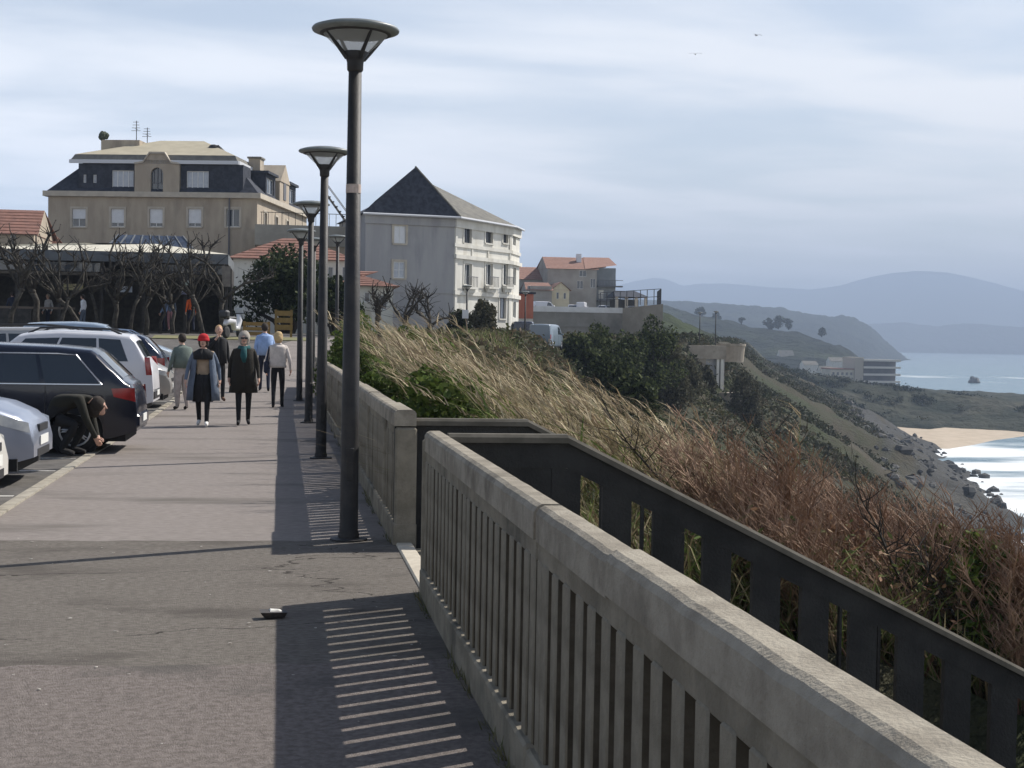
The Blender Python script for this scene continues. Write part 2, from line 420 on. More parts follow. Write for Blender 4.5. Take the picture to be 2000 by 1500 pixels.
# ridge builder for the coast and hills beyond
def ridge(name, crest, fd, bd, zb, mat, label, nu=160, nv=26, amp=1.0, nfreq=40.0, pw=.85, zback=None, colf=None):
    P = np.array([at(px, py, D) for px, py, D in crest]); s = np.linspace(0, 1, nu)
    t0 = np.linspace(0, 1, len(P)); C = np.stack([np.interp(s, t0, P[:, k]) for k in range(3)], 1)
    vs = np.concatenate([np.linspace(0, 1, nv), np.linspace(1, 0, nv//2)[1:]]); side = np.concatenate([np.full(nv, -1.), np.full(nv//2-1, 1.)])
    V = np.zeros((nu, len(vs), 3))
    for k, (v, sd_) in enumerate(zip(vs, side)):
        V[:, k, 0] = C[:, 0]*(1+(1-v)*(-fd if sd_ < 0 else bd)/np.maximum(C[:, 1], 1))
        V[:, k, 1] = C[:, 1]+sd_*(1-v)*(fd if sd_ < 0 else bd)
        zb_ = zb if sd_ < 0 else (zback if zback is not None else zb)
        V[:, k, 2] = zb_+(C[:, 2]-zb_)*(v**pw)
    n = fbm(V[..., 0]/nfreq+3.3, V[..., 1]/nfreq, 6)+.55*np.abs(fbm(V[..., 0]/nfreq*4.1, V[..., 1]/nfreq*4.1, 4))
    wv = np.clip(vs*3, 0, 1)[None]
    V[..., 2] += amp*n*wv
    nv_ = len(vs); V = V.reshape(-1, 3)
    I = (np.arange(nu-1)[:, None]*nv_+np.arange(nv_-1)[None]).ravel(); Fq = np.stack([I, I+nv_, I+nv_+1, I+1], 1)
    o = arr_mesh(name, V, Fq, mat, smooth=True); setlab(o, label, 'hill', kind='structure'); return o
m_prom = M('headland scrub', (.018, .024, .015), (.05, .052, .034), .035, .95, 1.0, .12, c3=(.075, .07, .05), s3=.02, world=True, detail=10, spec=.08, bdist=6.0)
m_hill1 = M('near green hill', (.04, .052, .022), (.022, .027, .017), .03, .95, .8, .15, c3=(.06, .075, .032), s3=.012, world=True, detail=10, spec=.08, bdist=4.0)
m_hill2 = M('wooded hill', (.010, .015, .011), (.024, .03, .018), .012, .95, 1.0, .06, c3=(.04, .05, .026), s3=.006, world=True, detail=10, spec=.08, bdist=14.0)
m_hill3 = M('far headland', (.009, .013, .011), (.018, .023, .016), .008, .95, .8, .03, c3=(.026, .032, .02), s3=.003, world=True, detail=9, spec=.08, bdist=25.0)
m_mtn = M('mountain', (.03, .036, .032), (.05, .055, .045), .002, .95, world=True, spec=.08)
ridge('promontory', [(1330, 690, 640), (1430, 702, 645), (1490, 712, 650), (1560, 722, 655), (1620, 740, 655), (1700, 757, 650), (1780, 766, 645), (1860, 773, 640), (1940, 782, 635), (2000, 790, 630), (2120, 800, 630)],
      62, 420, SEA-.5, m_prom, 'low scrub covered promontory ending above the sandy cove', nu=260, amp=7, nfreq=36, pw=.7, zback=SEA-1)
ridge('hill', [(700, 620, 400), (1100, 610, 400), (1260, 606, 405), (1310, 618, 410), (1350, 632, 415), (1400, 655, 420), (1450, 684, 425), (1490, 705, 430)],
      90, 160, -8, m_hill1, 'bright green grassy hillside just beyond the terrace wall', amp=4, nfreq=30, zback=-20)
ridge('hill', [(1150, 598, 1500), (1300, 602, 1500), (1360, 618, 1480), (1420, 628, 1460), (1490, 640, 1440), (1560, 642, 1420), (1600, 655, 1400), (1640, 674, 1380), (1680, 700, 1360), (1720, 735, 1340)],
      420, 500, SEA-1, m_hill2, 'rolling dark green hill with fields above the bay', amp=20, nfreq=110, pw=.75)
ridge('headland', [(1150, 585, 3300), (1290, 588, 3300), (1380, 594, 3300), (1450, 600, 3300), (1520, 602, 3350), (1600, 610, 3400), (1660, 620, 3450), (1700, 640, 3500), (1730, 668, 3550), (1768, 702, 3600), (1790, 712, 3620)],
      700, 900, SEA-1, m_hill3, 'bluish wooded headland sloping down to the bay', amp=34, nfreq=190, pw=.8, nu=240)
ridge('coast_hills', [(1500, 640, 7200), (1650, 634, 7200), (1700, 632, 7200), (1760, 628, 7200), (1820, 634, 7200), (1880, 632, 7200), (1940, 640, 7200), (2000, 640, 7200), (2200, 646, 7200)],
      320, 900, SEA-1, m_hill3, 'long low hazy coast across the bay', amp=45, nfreq=420, pw=.6, nu=260)
ridge('mountains', [(400, 640, 11500), (900, 600, 11500), (1100, 575, 11500), (1190, 566, 11500), (1235, 553, 11500), (1275, 545, 11500), (1300, 548, 11500), (1335, 561, 11500), (1370, 556, 11500), (1420, 555, 11500), (1500, 562, 11500),
                    (1580, 568, 11500), (1640, 560, 11500), (1690, 545, 11500), (1740, 535, 11500), (1790, 531, 11500), (1850, 533, 11500), (1900, 544, 11500), (1960, 559, 11500), (2020, 575, 11500), (2150, 600, 11500), (2600, 625, 11500)],
      2500, 2500, SEA-1, m_mtn, 'pale blue flat topped mountain range on the horizon', amp=40, nfreq=1500, nu=240)

# sea with surf
rows = np.geomspace(210, 14000, 260); ratios = np.concatenate([np.linspace(.1, .62, 190), np.linspace(.63, 3, 40)])
X = rows[:, None]*ratios[None]; Y = np.repeat(rows[:, None], len(ratios), 1)
shore = np.array([(float(tx(y)), y) for y in np.arange(200, 640, 8.)])
b_in = [(1762, 838), (1800, 842), (1845, 845), (1900, 838), (1950, 838), (2000, 842), (2100, 840)]
b_out = [(1786, 866), (1815, 873), (1850, 874), (1900, 866), (1940, 858), (2000, 851), (2100, 846)]
bsea = np.array([gnd(px, py, SEA)[:2] for px, py in b_out])
t0 = np.linspace(0, 1, len(bsea)); tt_ = np.linspace(0, 1, 60)
shore = np.concatenate([shore, np.stack([np.interp(tt_, t0, bsea[:, 0]), np.interp(tt_, t0, bsea[:, 1])], 1)])
pp = np.stack([X.ravel(), Y.ravel()], 1); dm = np.full(len(pp), 1e9)
selm = pp[:, 1] < 900
ps = pp[selm]; dd = np.full(len(ps), 1e9)
for sx_, sy_ in shore: dd = np.minimum(dd, np.hypot(ps[:, 0]-sx_, ps[:, 1]-sy_))
dm[selm] = dd
foam = np.clip(1.25-dm/110, 0, 1)
wv = fbm(pp[:, 0]/55+2, pp[:, 1]/22, 5)
foam = np.clip(foam*(.9+wv*2.6)-.12, 0, 1)
for (pxa, pya, wD) in ((1900, 746, 30), (1900, 735, 20), (1780, 735, 60), (1850, 700, 90), (1800, 690, 120)):   # lines of breakers
    D0 = gnd(pxa, pya, SEA)[1]; b = np.exp(-((pp[:, 1]-D0+60*fbm(pp[:, 0]/120, pp[:, 1]*0+D0, 3))/wD)**2)*np.clip(.5+4*fbm(pp[:, 0]/90+pya, pp[:, 1]/400, 4), 0, 1)
    foam = np.maximum(foam, b*.85)
V = np.stack([pp[:, 0], pp[:, 1], np.full(len(pp), SEA)], 1); nc = len(ratios)
I = (np.arange(len(rows)-1)[:, None]*nc+np.arange(nc-1)[None]).ravel(); Fq = np.stack([I, I+1, I+nc+1, I+nc], 1)
def sea_mat():
    m = bpy.data.materials.new('sea water'); m.use_nodes = True; t = m.node_tree; b = t.nodes['Principled BSDF']
    b.inputs['Roughness'].default_value = .22
    geo = t.nodes.new('ShaderNodeNewGeometry'); mp = t.nodes.new('ShaderNodeMapping'); mp.inputs['Scale'].default_value = (.035, .085, 1); mp.inputs['Rotation'].default_value = (0, 0, R(-22))
    t.links.new(geo.outputs['Position'], mp.inputs[0])
    n = t.nodes.new('ShaderNodeTexNoise'); n.inputs['Scale'].default_value = 1.6; n.inputs['Detail'].default_value = 9; n.inputs['Roughness'].default_value = .65; t.links.new(mp.outputs[0], n.inputs['Vector'])
    a = t.nodes.new('ShaderNodeAttribute'); a.attribute_name = 'Col'
    s = t.nodes.new('ShaderNodeSeparateColor'); t.links.new(a.outputs['Color'], s.inputs[0])
    ad = t.nodes.new('ShaderNodeMath'); ad.operation = 'MULTIPLY_ADD'; t.links.new(n.outputs[0], ad.inputs[0]); ad.inputs[1].default_value = 1.1; t.links.new(s.outputs[0], ad.inputs[2])
    mr = t.nodes.new('ShaderNodeMapRange'); mr.interpolation_type = 'SMOOTHSTEP'; mr.inputs[1].default_value = .70; mr.inputs[2].default_value = 1.62; t.links.new(ad.outputs[0], mr.inputs[0])
    mx = t.nodes.new('ShaderNodeMix'); mx.data_type = 'RGBA'; t.links.new(mr.outputs[0], mx.inputs[0]); mx.inputs[6].default_value = (.075, .15, .18, 1); mx.inputs[7].default_value = (.78, .8, .8, 1)
    t.links.new(mx.outputs[2], b.inputs['Base Color'])
    rr = t.nodes.new('ShaderNodeMapRange'); rr.inputs[3].default_value = .25; rr.inputs[4].default_value = .9; t.links.new(mr.outputs[0], rr.inputs[0]); t.links.new(rr.outputs[0], b.inputs['Roughness'])
    bn = t.nodes.new('ShaderNodeBump'); bn.inputs['Strength'].default_value = .5; bn.inputs['Distance'].default_value = 1.2; t.links.new(n.outputs[0], bn.inputs['Height']); t.links.new(bn.outputs[0], b.inputs['Normal'])
    return m
setlab(arr_mesh('sea', V, Fq, sea_mat(), col=np.repeat(foam[:, None], 3, 1)), 'blue green bay with white breakers rolling in', 'sea', kind='structure')
# beach
Bi = np.array([gnd(px, py, SEA+1.2) for px, py in b_in]); Bo = np.array([gnd(px, py, SEA) for px, py in b_out])
V = []; n = 60; m_ = 10
for i in range(n):
    s = i/(n-1)*(len(Bi)-1); k = min(int(s), len(Bi)-2); fr = s-k
    a, b = Bi[k]*(1-fr)+Bi[k+1]*fr, Bo[k]*(1-fr)+Bo[k+1]*fr
    a = a.copy(); a[1] += 14; a[2] += .6
    b = b+(b-a)*.25
    for j in range(m_):
        q = j/(m_-1); p = a*(1-q)+b*q; p[2] = SEA+1.9*(1-q)-.25; V.append(p)
I = (np.arange(n-1)[:, None]*m_+np.arange(m_-1)[None]).ravel(); Fq = np.stack([I, I+1, I+m_+1, I+m_], 1)
setlab(arr_mesh('beach', V, Fq, M('sand', (.37, .295, .205), (.44, .355, .26), .2, .95, world=True), smooth=True), 'strip of orange sand in the cove', 'beach', kind='structure')
# sea stack
p = gnd(1903, 748, SEA); mb = MB(); random.seed(3)
mb.ell((0, 0, 1.0), (5.2, 6, 4.2), 12, 8, .16); mb.ell((-2.4, 0, 2.6), (2.4, 3.6, 4.0), 9, 7, .18)
setlab(mb.build('sea_rock', M('dark rock', (.06, .06, .058), (.10, .095, .09), .3, .9, .8, .8), loc=p), 'small dark rock standing alone in the bay', 'rock')

# ================================================================== BALUSTRADES AND STAIRS
def coping_profile(w, h, b=.03):
    # x across, z up; chamfered upper edges, drip below
    return [(-w/2, 0), (w/2, 0), (w/2, h-b), (w/2-b*.4, h-b*.35), (w/2-b, h), (-w/2+b, h), (-w/2+b*.4, h-b*.35), (-w/2, h-b)]
def rough_coping(y0, y1, xc, zt, w=.15, h=.13, seed=0, lift=0.0, dz=0.0):
    """coping stone along y, edge slightly worn"""
    n = max(2, int((y1-y0)/.09)); pr = coping_profile(w, h); V = []; Fq = []
    rs = np.random.default_rng(seed)
    for i in range(n+1):
        y = y0+(y1-y0)*i/n; k = len(pr)
        j1, j2 = rs.normal(0, .0010, 2)
        if rs.random() < .05: j1 += .004
        for q, (x, z) in enumerate(pr):
            dx = (j1 if x < 0 else j2)*(1 if z > h*.5 else .3)
            V.append((xc+x+dx*(1 if x < 0 else -1), y, zt-h+z+lift+dz*i/n-(abs(j1) if (z >= h-.032 and x < 0) else 0)))
    k = len(pr)
    for i in range(n):
        for q in range(k): Fq.append((i*k+q, i*k+(q+1) % k, (i+1)*k+(q+1) % k, (i+1)*k+q))
    mb = MB(); mb.add(V, [f[::-1] for f in Fq]+[tuple(range(k)), tuple(n*k+q for q in range(k))[::-1]]); return mb
SL_T, SL_W, PITCH = .118, .096, .195     # slat thickness, width, pitch
XW = 0.976                               # centre line of the wall
base_slat = None
def slat_mesh(h, m, t=SL_T, w=SL_W):
    return MB().box((0, 0, h/2), (t, w, h), bev=.007)
m_slot_shade = M('brown concrete with slot shade', (.050, .043, .034), (.085, .074, .058), 6, .95, .3, 50, spec=.05)
def shade_sides(o):
    o.data.materials.append(m_slot_shade)          # darker brown on the slot faces paints in the slots' shade; fronts stay grey
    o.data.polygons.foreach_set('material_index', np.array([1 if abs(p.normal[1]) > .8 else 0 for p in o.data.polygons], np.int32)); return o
nb = thing('balustrade', 'pale concrete balustrade with slatted panels in front, along the near edge of the promenade', 'balustrade', (XW, 9.45, 0))
def yb(y): return y-9.45
mbp = MB()
for (y0, y1) in ((-1.5, 5.262), (5.30, 9.44)):
    mbp.bx(-.085, .10, yb(y0), yb(y1), -.35, .17, bev=.012)
mbp.build('plinth', m_conc, nb)
mbt = MB()
for (y0, y1) in ((-1.5, 5.262), (5.30, 9.44)): mbt.bx(-.052, .058, yb(y0), yb(y1), .845, .93, bev=.006)
mbt.build('top_beam', m_conc, nb)
for i, (y0, y1, lift) in enumerate(((5.305, 9.46, 0), (4.09, 5.255, 0.0), (1.5, 4.08, .010), (-1.5, 1.49, .006))):
    rough_coping(yb(y0), yb(y1), 0, 1.05, seed=i+1, lift=lift, w=.124 if i != 2 else .13).build('coping_stone', m_conc_top, nb)
s0 = None; k = 0; yy = 9.37
while yy > -1.4:
    if abs(yy-5.28) > .07:
        if s0 is None: s0 = slat_mesh(.70, m_conc).build('baluster', m_conc, nb, loc=(0, yb(yy), .158)); smooth_angle(s0); shade_sides(s0)
        else:
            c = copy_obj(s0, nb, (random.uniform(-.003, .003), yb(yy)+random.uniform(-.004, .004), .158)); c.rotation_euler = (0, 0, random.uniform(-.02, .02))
    else:
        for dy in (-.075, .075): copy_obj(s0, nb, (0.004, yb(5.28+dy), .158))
    yy -= PITCH
MB().bx(-.07, .09, yb(9.44)+.002, yb(9.44)+.11, -.3, 1.0, bev=.02).build('end_post', m_conc, nb)

# far balustrade
fb = thing('balustrade', 'concrete balustrade running on beyond the stair opening behind the lamp posts', 'balustrade', (XW, 11.7, 0))
Y1 = 41.0
mbp = MB(); mbp.bx(-.085, .10, 0, Y1-11.7, -.35, .17, bev=.01); mbp.build('plinth', m_conc, fb)
MB().bx(-.052, .058, 0.02, Y1-11.7, .845, .93, bev=.006).build('top_beam', m_conc, fb)
ed = [11.7, 13.05, 15.6, 18.1, 21.0, 24.0, 27, 30, 33, 36, 41.0]
for i in range(len(ed)-1):
    rough_coping(ed[i]-11.7+.012, ed[i+1]-11.7-.012, 0, 1.06, seed=40+i, lift=random.uniform(-.008, .012), w=.155+.02*(i == 0)).build('coping_stone', m_conc_top, fb)
for e_ in ed[:-1]:
    MB().bx(-.075, .095, e_-11.7+.003, e_-11.7+.14, .1, .93, bev=.015).build('post', m_conc, fb)
yy = 11.95
while yy < Y1-.1:
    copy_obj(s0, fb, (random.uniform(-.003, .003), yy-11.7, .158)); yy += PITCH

# stairs going down to the right, between two dark balustrades
st = thing('staircase', 'concrete stairs leading off the promenade down the bluff', 'stairs', (1.03, 10.6, 0))
SLOPE = -.493
MB().bx(-.1, .95, -1.05, 1.05, -.5, -.02).build('landing', m_conc, st)
sp = None
for i in range(22):
    x = .95+i*.33; z = -.02-(i+1)*.33*.493
    if sp is None: sp = MB().bx(0, .36, -1.05, 1.05, -.30, 0).build('step', m_conc, st, loc=(x, 0, z))
    else: copy_obj(sp, st, (x, 0, z))
MB().bx(-.10, .03, -1.12, 1.08, -.3, .018, bev=.01).build('threshold', M('pale slab', (.42, .37, .29), (.5, .45, .36), 8, .9), st, loc=(-.015, .03, .0))
m_rail_top = M('rail coping', (.085, .078, .064), (.13, .118, .098), 5, .9, spec=.1)
def stair_rail(name, label, y, x_start, x_break, ztop, x_end, phase, solid_to, pitch=.344, slot=.15):
    t = thing(name, label, 'balustrade', (x_start, y, 0))
    L0 = x_break-x_start; L1 = x_end-x_start
    zt = lambda x: ztop+(0 if x < L0 else SLOPE*(x-L0))
    th = .03
    # coping
    w, h = .13, .055
    for (a, b) in ((0, L0), (L0, L1)):
        P = []
        for (dy, dz) in ((-w/2, -h), (w/2, -h), (w/2, -.02), (w/2-.02, 0), (-w/2+.02, 0), (-w/2, -.02)):
            P.append((0, dy, dz))
        MB().sweep_prism(P, (a, 0, zt(a)), (b, 0, zt(b))).build('coping', m_rail_top, t)
    # beams under coping and bottom rail follow the slope
    for nm, d0, d1 in (('top_beam', .054, .22), ('bottom_rail', .86, 1.3)):
        for (a, b) in ((0, L0), (L0, L1)):
            P = [(0, -th, -d1), (0, th, -d1), (0, th, -d0), (0, -th, -d0)]
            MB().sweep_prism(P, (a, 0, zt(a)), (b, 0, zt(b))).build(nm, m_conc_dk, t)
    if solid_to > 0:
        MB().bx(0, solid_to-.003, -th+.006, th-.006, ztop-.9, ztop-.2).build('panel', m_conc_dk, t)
    x = solid_to+phase
    while x < L1-.1:
        xa, xb = x, min(x+pitch-slot, L1)
        P = [(xa, -th+.004, zt(xa)-.95), (xb, -th+.004, zt(xb)-.95), (xb, -th+.004, zt(xb)-.20), (xa, -th+.004, zt(xa)-.20)]
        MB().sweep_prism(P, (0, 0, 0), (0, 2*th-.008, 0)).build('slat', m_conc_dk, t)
        x += pitch
    return t
stair_rail('stair_balustrade', 'dark balustrade on the near side of the stairs, sloping down to the right', 9.52, 1.07, 1.85, 1.03, 8.2, 0.0, .68)
stair_rail('stair_balustrade', 'dark balustrade on the far side of the stairs, behind the near one', 11.82, 0.90, 1.97, 1.0, 8.4, 0.10, .55, slot=.32)

# ================================================================== STREET LAMPS
m_pole = M('dark grey painted metal', (.018, .018, .019), (.034, .031, .029), 6, .6, .1, 40, spec=.35)
m_lampc = M('lamp canopy', (.12, .135, .13), (.17, .185, .175), 9, .45)
m_glass = M('frosted lamp glass', (.85, .86, .82), None, rough=.4, trans=.7)
def lamp_glass():
    m = m_glass; t = m.node_tree; o = t.nodes['Material Output']; src = o.inputs[0].links[0].from_socket
    tr = t.nodes.new('ShaderNodeBsdfTransparent'); mx = t.nodes.new('ShaderNodeMixShader'); mx.inputs[0].default_value = .45
    t.links.new(src, mx.inputs[1]); t.links.new(tr.outputs[0], mx.inputs[2]); t.links.new(mx.outputs[0], o.inputs[0])
lamp_glass()
m_stick = M('faded sticker', (.38, .31, .26), (.47, .38, .33), 30, .8)
def lamp(loc, label, rz=0.0, H=4.15, sticker=False, group='promenade street lamps'):
    t = thing('street_lamp', label, 'street lamp', loc, rz, group)
    MB().lathe([(.085, -.1), (.085, .05), (.074, .08), (.071, .9), (.052, 3.76)], 14).build('pole', m_pole, t, smooth=True)
    MB().lathe([(.052, 3.755), (.064, 3.77), (.066, 3.83), (.075, 3.86), (.11, 3.905), (.10, 3.915)], 16).build('collar', m_pole, t, smooth=True)
    arm = None
    for k in range(4):
        a = k*math.pi/2+.45
        if arm is None:
            arm = MB().tube([(.075, 0, 3.86), (.14, 0, 3.93), (.27, 0, 4.075)], [.019, .017, .013], 6).build('bracket_arm', m_pole, t)
            arm.rotation_euler = (0, 0, a)
        else:
            c = copy_obj(arm, t); c.rotation_euler = (0, 0, a)
    MB().lathe([(.095, 3.905), (.12, 3.925), (.245, 4.04), (.265, 4.06)], 28).build('diffuser', m_glass, t, smooth=True)
    cn = MB().lathe([(.24, 4.055), (.30, 4.062), (.345, 4.078), (.35, 4.092), (.34, 4.105), (.27, 4.128), (.18, 4.145), (.08, 4.155), (.01, 4.158)], 36).build('canopy', m_lampc, t, smooth=True)
    MB().lathe([(.268, 4.05), (.285, 4.055), (.285, 4.07), (.268, 4.07)], 30).build('canopy_ring', m_pole, cn, smooth=True)
    MB().lathe([(.15, -.02), (.15, .014), (.10, .022)], 14).build('base_plate', m_pole, t)
    MB().box((0, -.073, .62), (.062, .014, .26), bev=.005).build('access_door', m_pole, t)
    if sticker:
        mbs = MB(); mbs.lathe([(.061, 2.79), (.0605, 2.86)], 14); mbs.build('sticker', m_stick, t)
    return t
lamp((.555, 12.0, 0), 'tallest looking street lamp with a sticker on its pole, nearest of the row', sticker=True)
lamp((.54, 20.0, 0), 'second street lamp of the promenade row, just behind the nearest one', rz=.2)
lamp((.52, 28.1, 0), 'third street lamp of the promenade row, past the second', rz=.5)
lamp((.44, 36.2, .05), 'fourth street lamp of the promenade row, its head before the hotel terrace', rz=.1)
lamp((.91, 44.0, .35), 'fifth street lamp, half hidden behind the third and fourth poles', rz=.3)
lamp((1.89, 52.0, .98), 'sixth street lamp, right beside the nearest pole against the red tiled roof', rz=.7)
p = at(911, 655, 96); lamp((p[0], 96, 0.9), 'street lamp in front of the white house with a small sign on its pole', rz=.7)
p = at(1025, 655, 118); lamp((p[0], 118, 1.3), 'thin street lamp before the red wall and the dark van', rz=.7)
pL = [at(1366, 672, 186), at(1397, 672, 180)]
lamp(pL[0], 'shorter of the two street lamps standing on the ruined terrace', rz=.1)
lamp(pL[1], 'taller of the two street lamps standing on the ruined terrace', rz=.4, H=4.6)

# litter on the path
lt = thing('litter', 'small dark crumpled carton with a white top lying at the shadow edge', 'litter', (*gnd(533, 1207)[:2], 0.006), .25)
mb = MB(); mb.add([(-.055, -.03, 0), (.06, -.035, 0), (.065, .03, 0), (-.05, .035, 0), (-.085, -.045, .036), (.075, -.05, .03), (.08, .035, .032), (-.07, .045, .042)],
       [(3, 2, 1, 0), (0, 1, 5, 4), (1, 2, 6, 5), (2, 3, 7, 6), (3, 0, 4, 7), (4, 5, 6, 7)])
mb.build('carton', M('dark card', (.03, .028, .028), (.06, .05, .045), 40, .7), lt)
mb = MB(); mb.add([(-.02, -.012, .034), (.05, -.014, .031), (.055, .022, .034), (-.015, .030, .040), (-.015, -.002, .043), (.03, -.004, .042), (.04, .018, .041), (-.01, .026, .046)],
       [(0, 1, 5, 4), (1, 2, 6, 5), (2, 3, 7, 6), (3, 0, 4, 7), (4, 5, 6, 7)])
mb.build('lid', M('off white card', (.7, .68, .62), (.5, .48, .44), 30, .7), lt)

# stone chips and grit scattered on the path
mbc = MB(); rdc = random.Random(4)
for k in range(150):
    yc = 3.5+rdc.random()**1.4*9; xc = rdc.uniform(-2.4, .8); s_ = rdc.choice((.003, .004, .004, .006, .009))
    mbc.ell((xc, yc, .008+s_*.2), (s_*rdc.uniform(.8, 1.8), s_, s_*.25), 6, 4, .25)
setlab(mbc.build('grit', M('pale grit', (.55, .52, .46), (.3, .27, .23), 30, .9)), 'pale stone chips and grit scattered over the path', 'grit', kind='stuff')

# small weeds in the joint between wall and path
rw_ = np.random.default_rng(77); nw = 900
yw = np.concatenate([rw_.uniform(2.5, 9.4, nw//2), rw_.uniform(11.8, 26, nw//2)]); yw = yw[np.argsort(fbm(yw/.5, yw*0+3, 3))[:nw//2]]; nw = len(yw)
Pw = np.stack([.875+rw_.normal(0, .012, nw), yw, np.full(nw, .0)], 1); Lw_ = rw_.uniform(.02, .09, nw); aw = rw_.uniform(0, 6.28, nw); dw = np.stack([np.cos(aw), np.sin(aw), np.zeros(nw)], 1)
Vw = np.stack([Pw-dw*.004, Pw+dw*.004, Pw+np.stack([rw_.normal(-.02, .02, nw), rw_.normal(0, .02, nw), Lw_], 1)], 1).reshape(-1, 3)
setlab(arr_mesh('weeds', Vw, np.arange(3*nw).reshape(-1, 3), M('weed green', (.07, .085, .03), (.16, .14, .07), 9, .9)), 'tiny weeds in the joint at the foot of the wall', 'weeds', kind='stuff')

# ================================================================== BUILDINGS
m_frame = M('white window frame', (.62, .62, .60), None, rough=.6)
m_dframe = M('dark window frame', (.10, .10, .11), None, rough=.6)
m_pane = M('window glass', (.035, .045, .06), None, rough=.08, spec=.8)
m_pane_lt = M('pale curtained glass', (.40, .43, .47), (.33, .36, .41), 3, .25, spec=.6)
m_blind = M('white roller blind', (.66, .67, .68), (.6, .61, .62), 4, .8)
m_tile = M('terracotta tile', (.155, .072, .052), (.22, .105, .074), 2.5, .9, .4, 12, c3=(.22, .10, .07), s3=1.2)
m_tile2 = M('faded terracotta tile', (.22, .115, .083), (.29, .16, .118), 2.5, .9, .4, 12, c3=(.26, .15, .12), s3=1.0)
m_slate = M('blue grey slate', (.028, .032, .042), (.05, .055, .07), 3.0, .8, .3, 25, spec=.2)
m_slate_lt = M('pale slate', (.14, .135, .12), (.19, .18, .155), 2.2, .9, .3, 30, spec=.2, c3=(.10, .10, .09), s3=.8)
m_stone = M('beige rendered stone', (.335, .28, .215), (.40, .34, .26), 1.4, .9, .2, 12, c3=(.265, .225, .175), s3=.8, stretch=(1, 1, .3))
m_trim = M('pale stone trim', (.40, .355, .29), (.47, .42, .34), 2, .9)
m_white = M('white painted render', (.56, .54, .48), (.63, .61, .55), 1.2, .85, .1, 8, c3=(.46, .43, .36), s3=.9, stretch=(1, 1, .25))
m_greyw = M('shade greyed white render', (.30, .295, .295), (.34, .335, .33), .9, .9, .1, 6, c3=(.215, .215, .225), s3=.6, stretch=(1, 1, .22))  # the gable's shade is put into this grey; the front stays white
m_wmetal = M('pale grey metal', (.55, .56, .58), None, rough=.5)
m_greenpl = M('dark shrub leaves', (.03, .04, .022), (.055, .065, .035), 4, .9)

def facade(mb, o, du, dn, L, z0, z1, holes, rev=.18):
    """wall face with real openings; o=(x,y) start, du along, dn outward; holes=(u0,u1,za,zb)"""
    us = sorted({0.0, L}|{h[0] for h in holes}|{h[1] for h in holes}); zs = sorted({z0, z1}|{h[2] for h in holes}|{h[3] for h in holes})
    P = lambda u, z, k=0.0: (o[0]+du[0]*u-dn[0]*k, o[1]+du[1]*u-dn[1]*k, z)
    for i in range(len(us)-1):
        for j in range(len(zs)-1):
            uc, zc = (us[i]+us[i+1])/2, (zs[j]+zs[j+1])/2
            if any(h[0] < uc < h[1] and h[2] < zc < h[3] for h in holes): continue
            mb.add([P(us[i], zs[j]), P(us[i+1], zs[j]), P(us[i+1], zs[j+1]), P(us[i], zs[j+1])], [(0, 1, 2, 3)])
    for (a, b, c, d) in holes:
        for q in (((a, c), (b, c)), ((b, c), (b, d)), ((b, d), (a, d)), ((a, d), (a, c))):
            mb.add([P(*q[0]), P(*q[1]), P(*q[1], rev), P(*q[0], rev)], [(0, 1, 2, 3)])
def dbox(mb, o, du, dn, u0, u1, n0, n1, z0, z1):
    """box in facade coordinates (n outward)"""
    P = lambda u, n, z: (o[0]+du[0]*u+dn[0]*n, o[1]+du[1]*u+dn[1]*n, z)
    vs = [P(u, n, z) for u in (u0, u1) for n in (n0, n1) for z in (z0, z1)]
    mb.add(vs, [(0, 1, 3, 2), (4, 6, 7, 5), (0, 4, 5, 1), (2, 3, 7, 6), (0, 2, 6, 4), (1, 5, 7, 3)])
    return mb
def window(par, o, du, dn, u0, u1, z0, z1, rev=.18, fr=None, pane=None, mull=1, sill=True, surround=None, blind=0.0, bars=0):
    fr = fr or m_frame; pane = pane or m_pane
    f = MB(); w = .06; n0, n1 = -rev+.01, -rev+.07
    dbox(f, o, du, dn, u0, u0+w, n0, n1, z0, z1); dbox(f, o, du, dn, u1-w, u1, n0, n1, z0, z1)
    dbox(f, o, du, dn, u0+w, u1-w, n0, n1, z0, z0+w); dbox(f, o, du, dn, u0+w, u1-w, n0, n1, z1-w, z1)
    for k in range(mull):
        uc = u0+(u1-u0)*(k+1)/(mull+1); dbox(f, o, du, dn, uc-.035, uc+.035, n0+.002, n1-.004, z0+w, z1-w)
    for k in range(bars):
        zc = z0+(z1-z0)*(k+1)/(bars+1); dbox(f, o, du, dn, u0+w, u1-w, n0+.004, n1-.012, zc-.02, zc+.02)
    wo = f.build('window', fr, par)
    dbox(MB(), o, du, dn, u0+w, u1-w, -rev+.02, -rev+.035, z0+w, z1-w).build('pane', pane, wo)
    if blind > 0: dbox(MB(), o, du, dn, u0+.01, u1-.01, -rev+.075, -rev+.1, z1-(z1-z0)*blind, z1-.005).build('blind', m_blind, wo)
    if sill: dbox(MB(), o, du, dn, u0-.12, u1+.12, -rev+.08, .10, z0-.12, z0-.003).build('sill', surround or m_trim, wo)
    if surround:
        s = MB()
        for a, b, c, d in ((u0-.17, u0-.004, z0, z1+.17), (u1+.004, u1+.17, z0, z1+.17), (u0-.004, u1+.004, z1+.004, z1+.17)):
            dbox(s, o, du, dn, a, b, .003, .05, c, d)
        s.build('surround', surround, wo)
    return wo
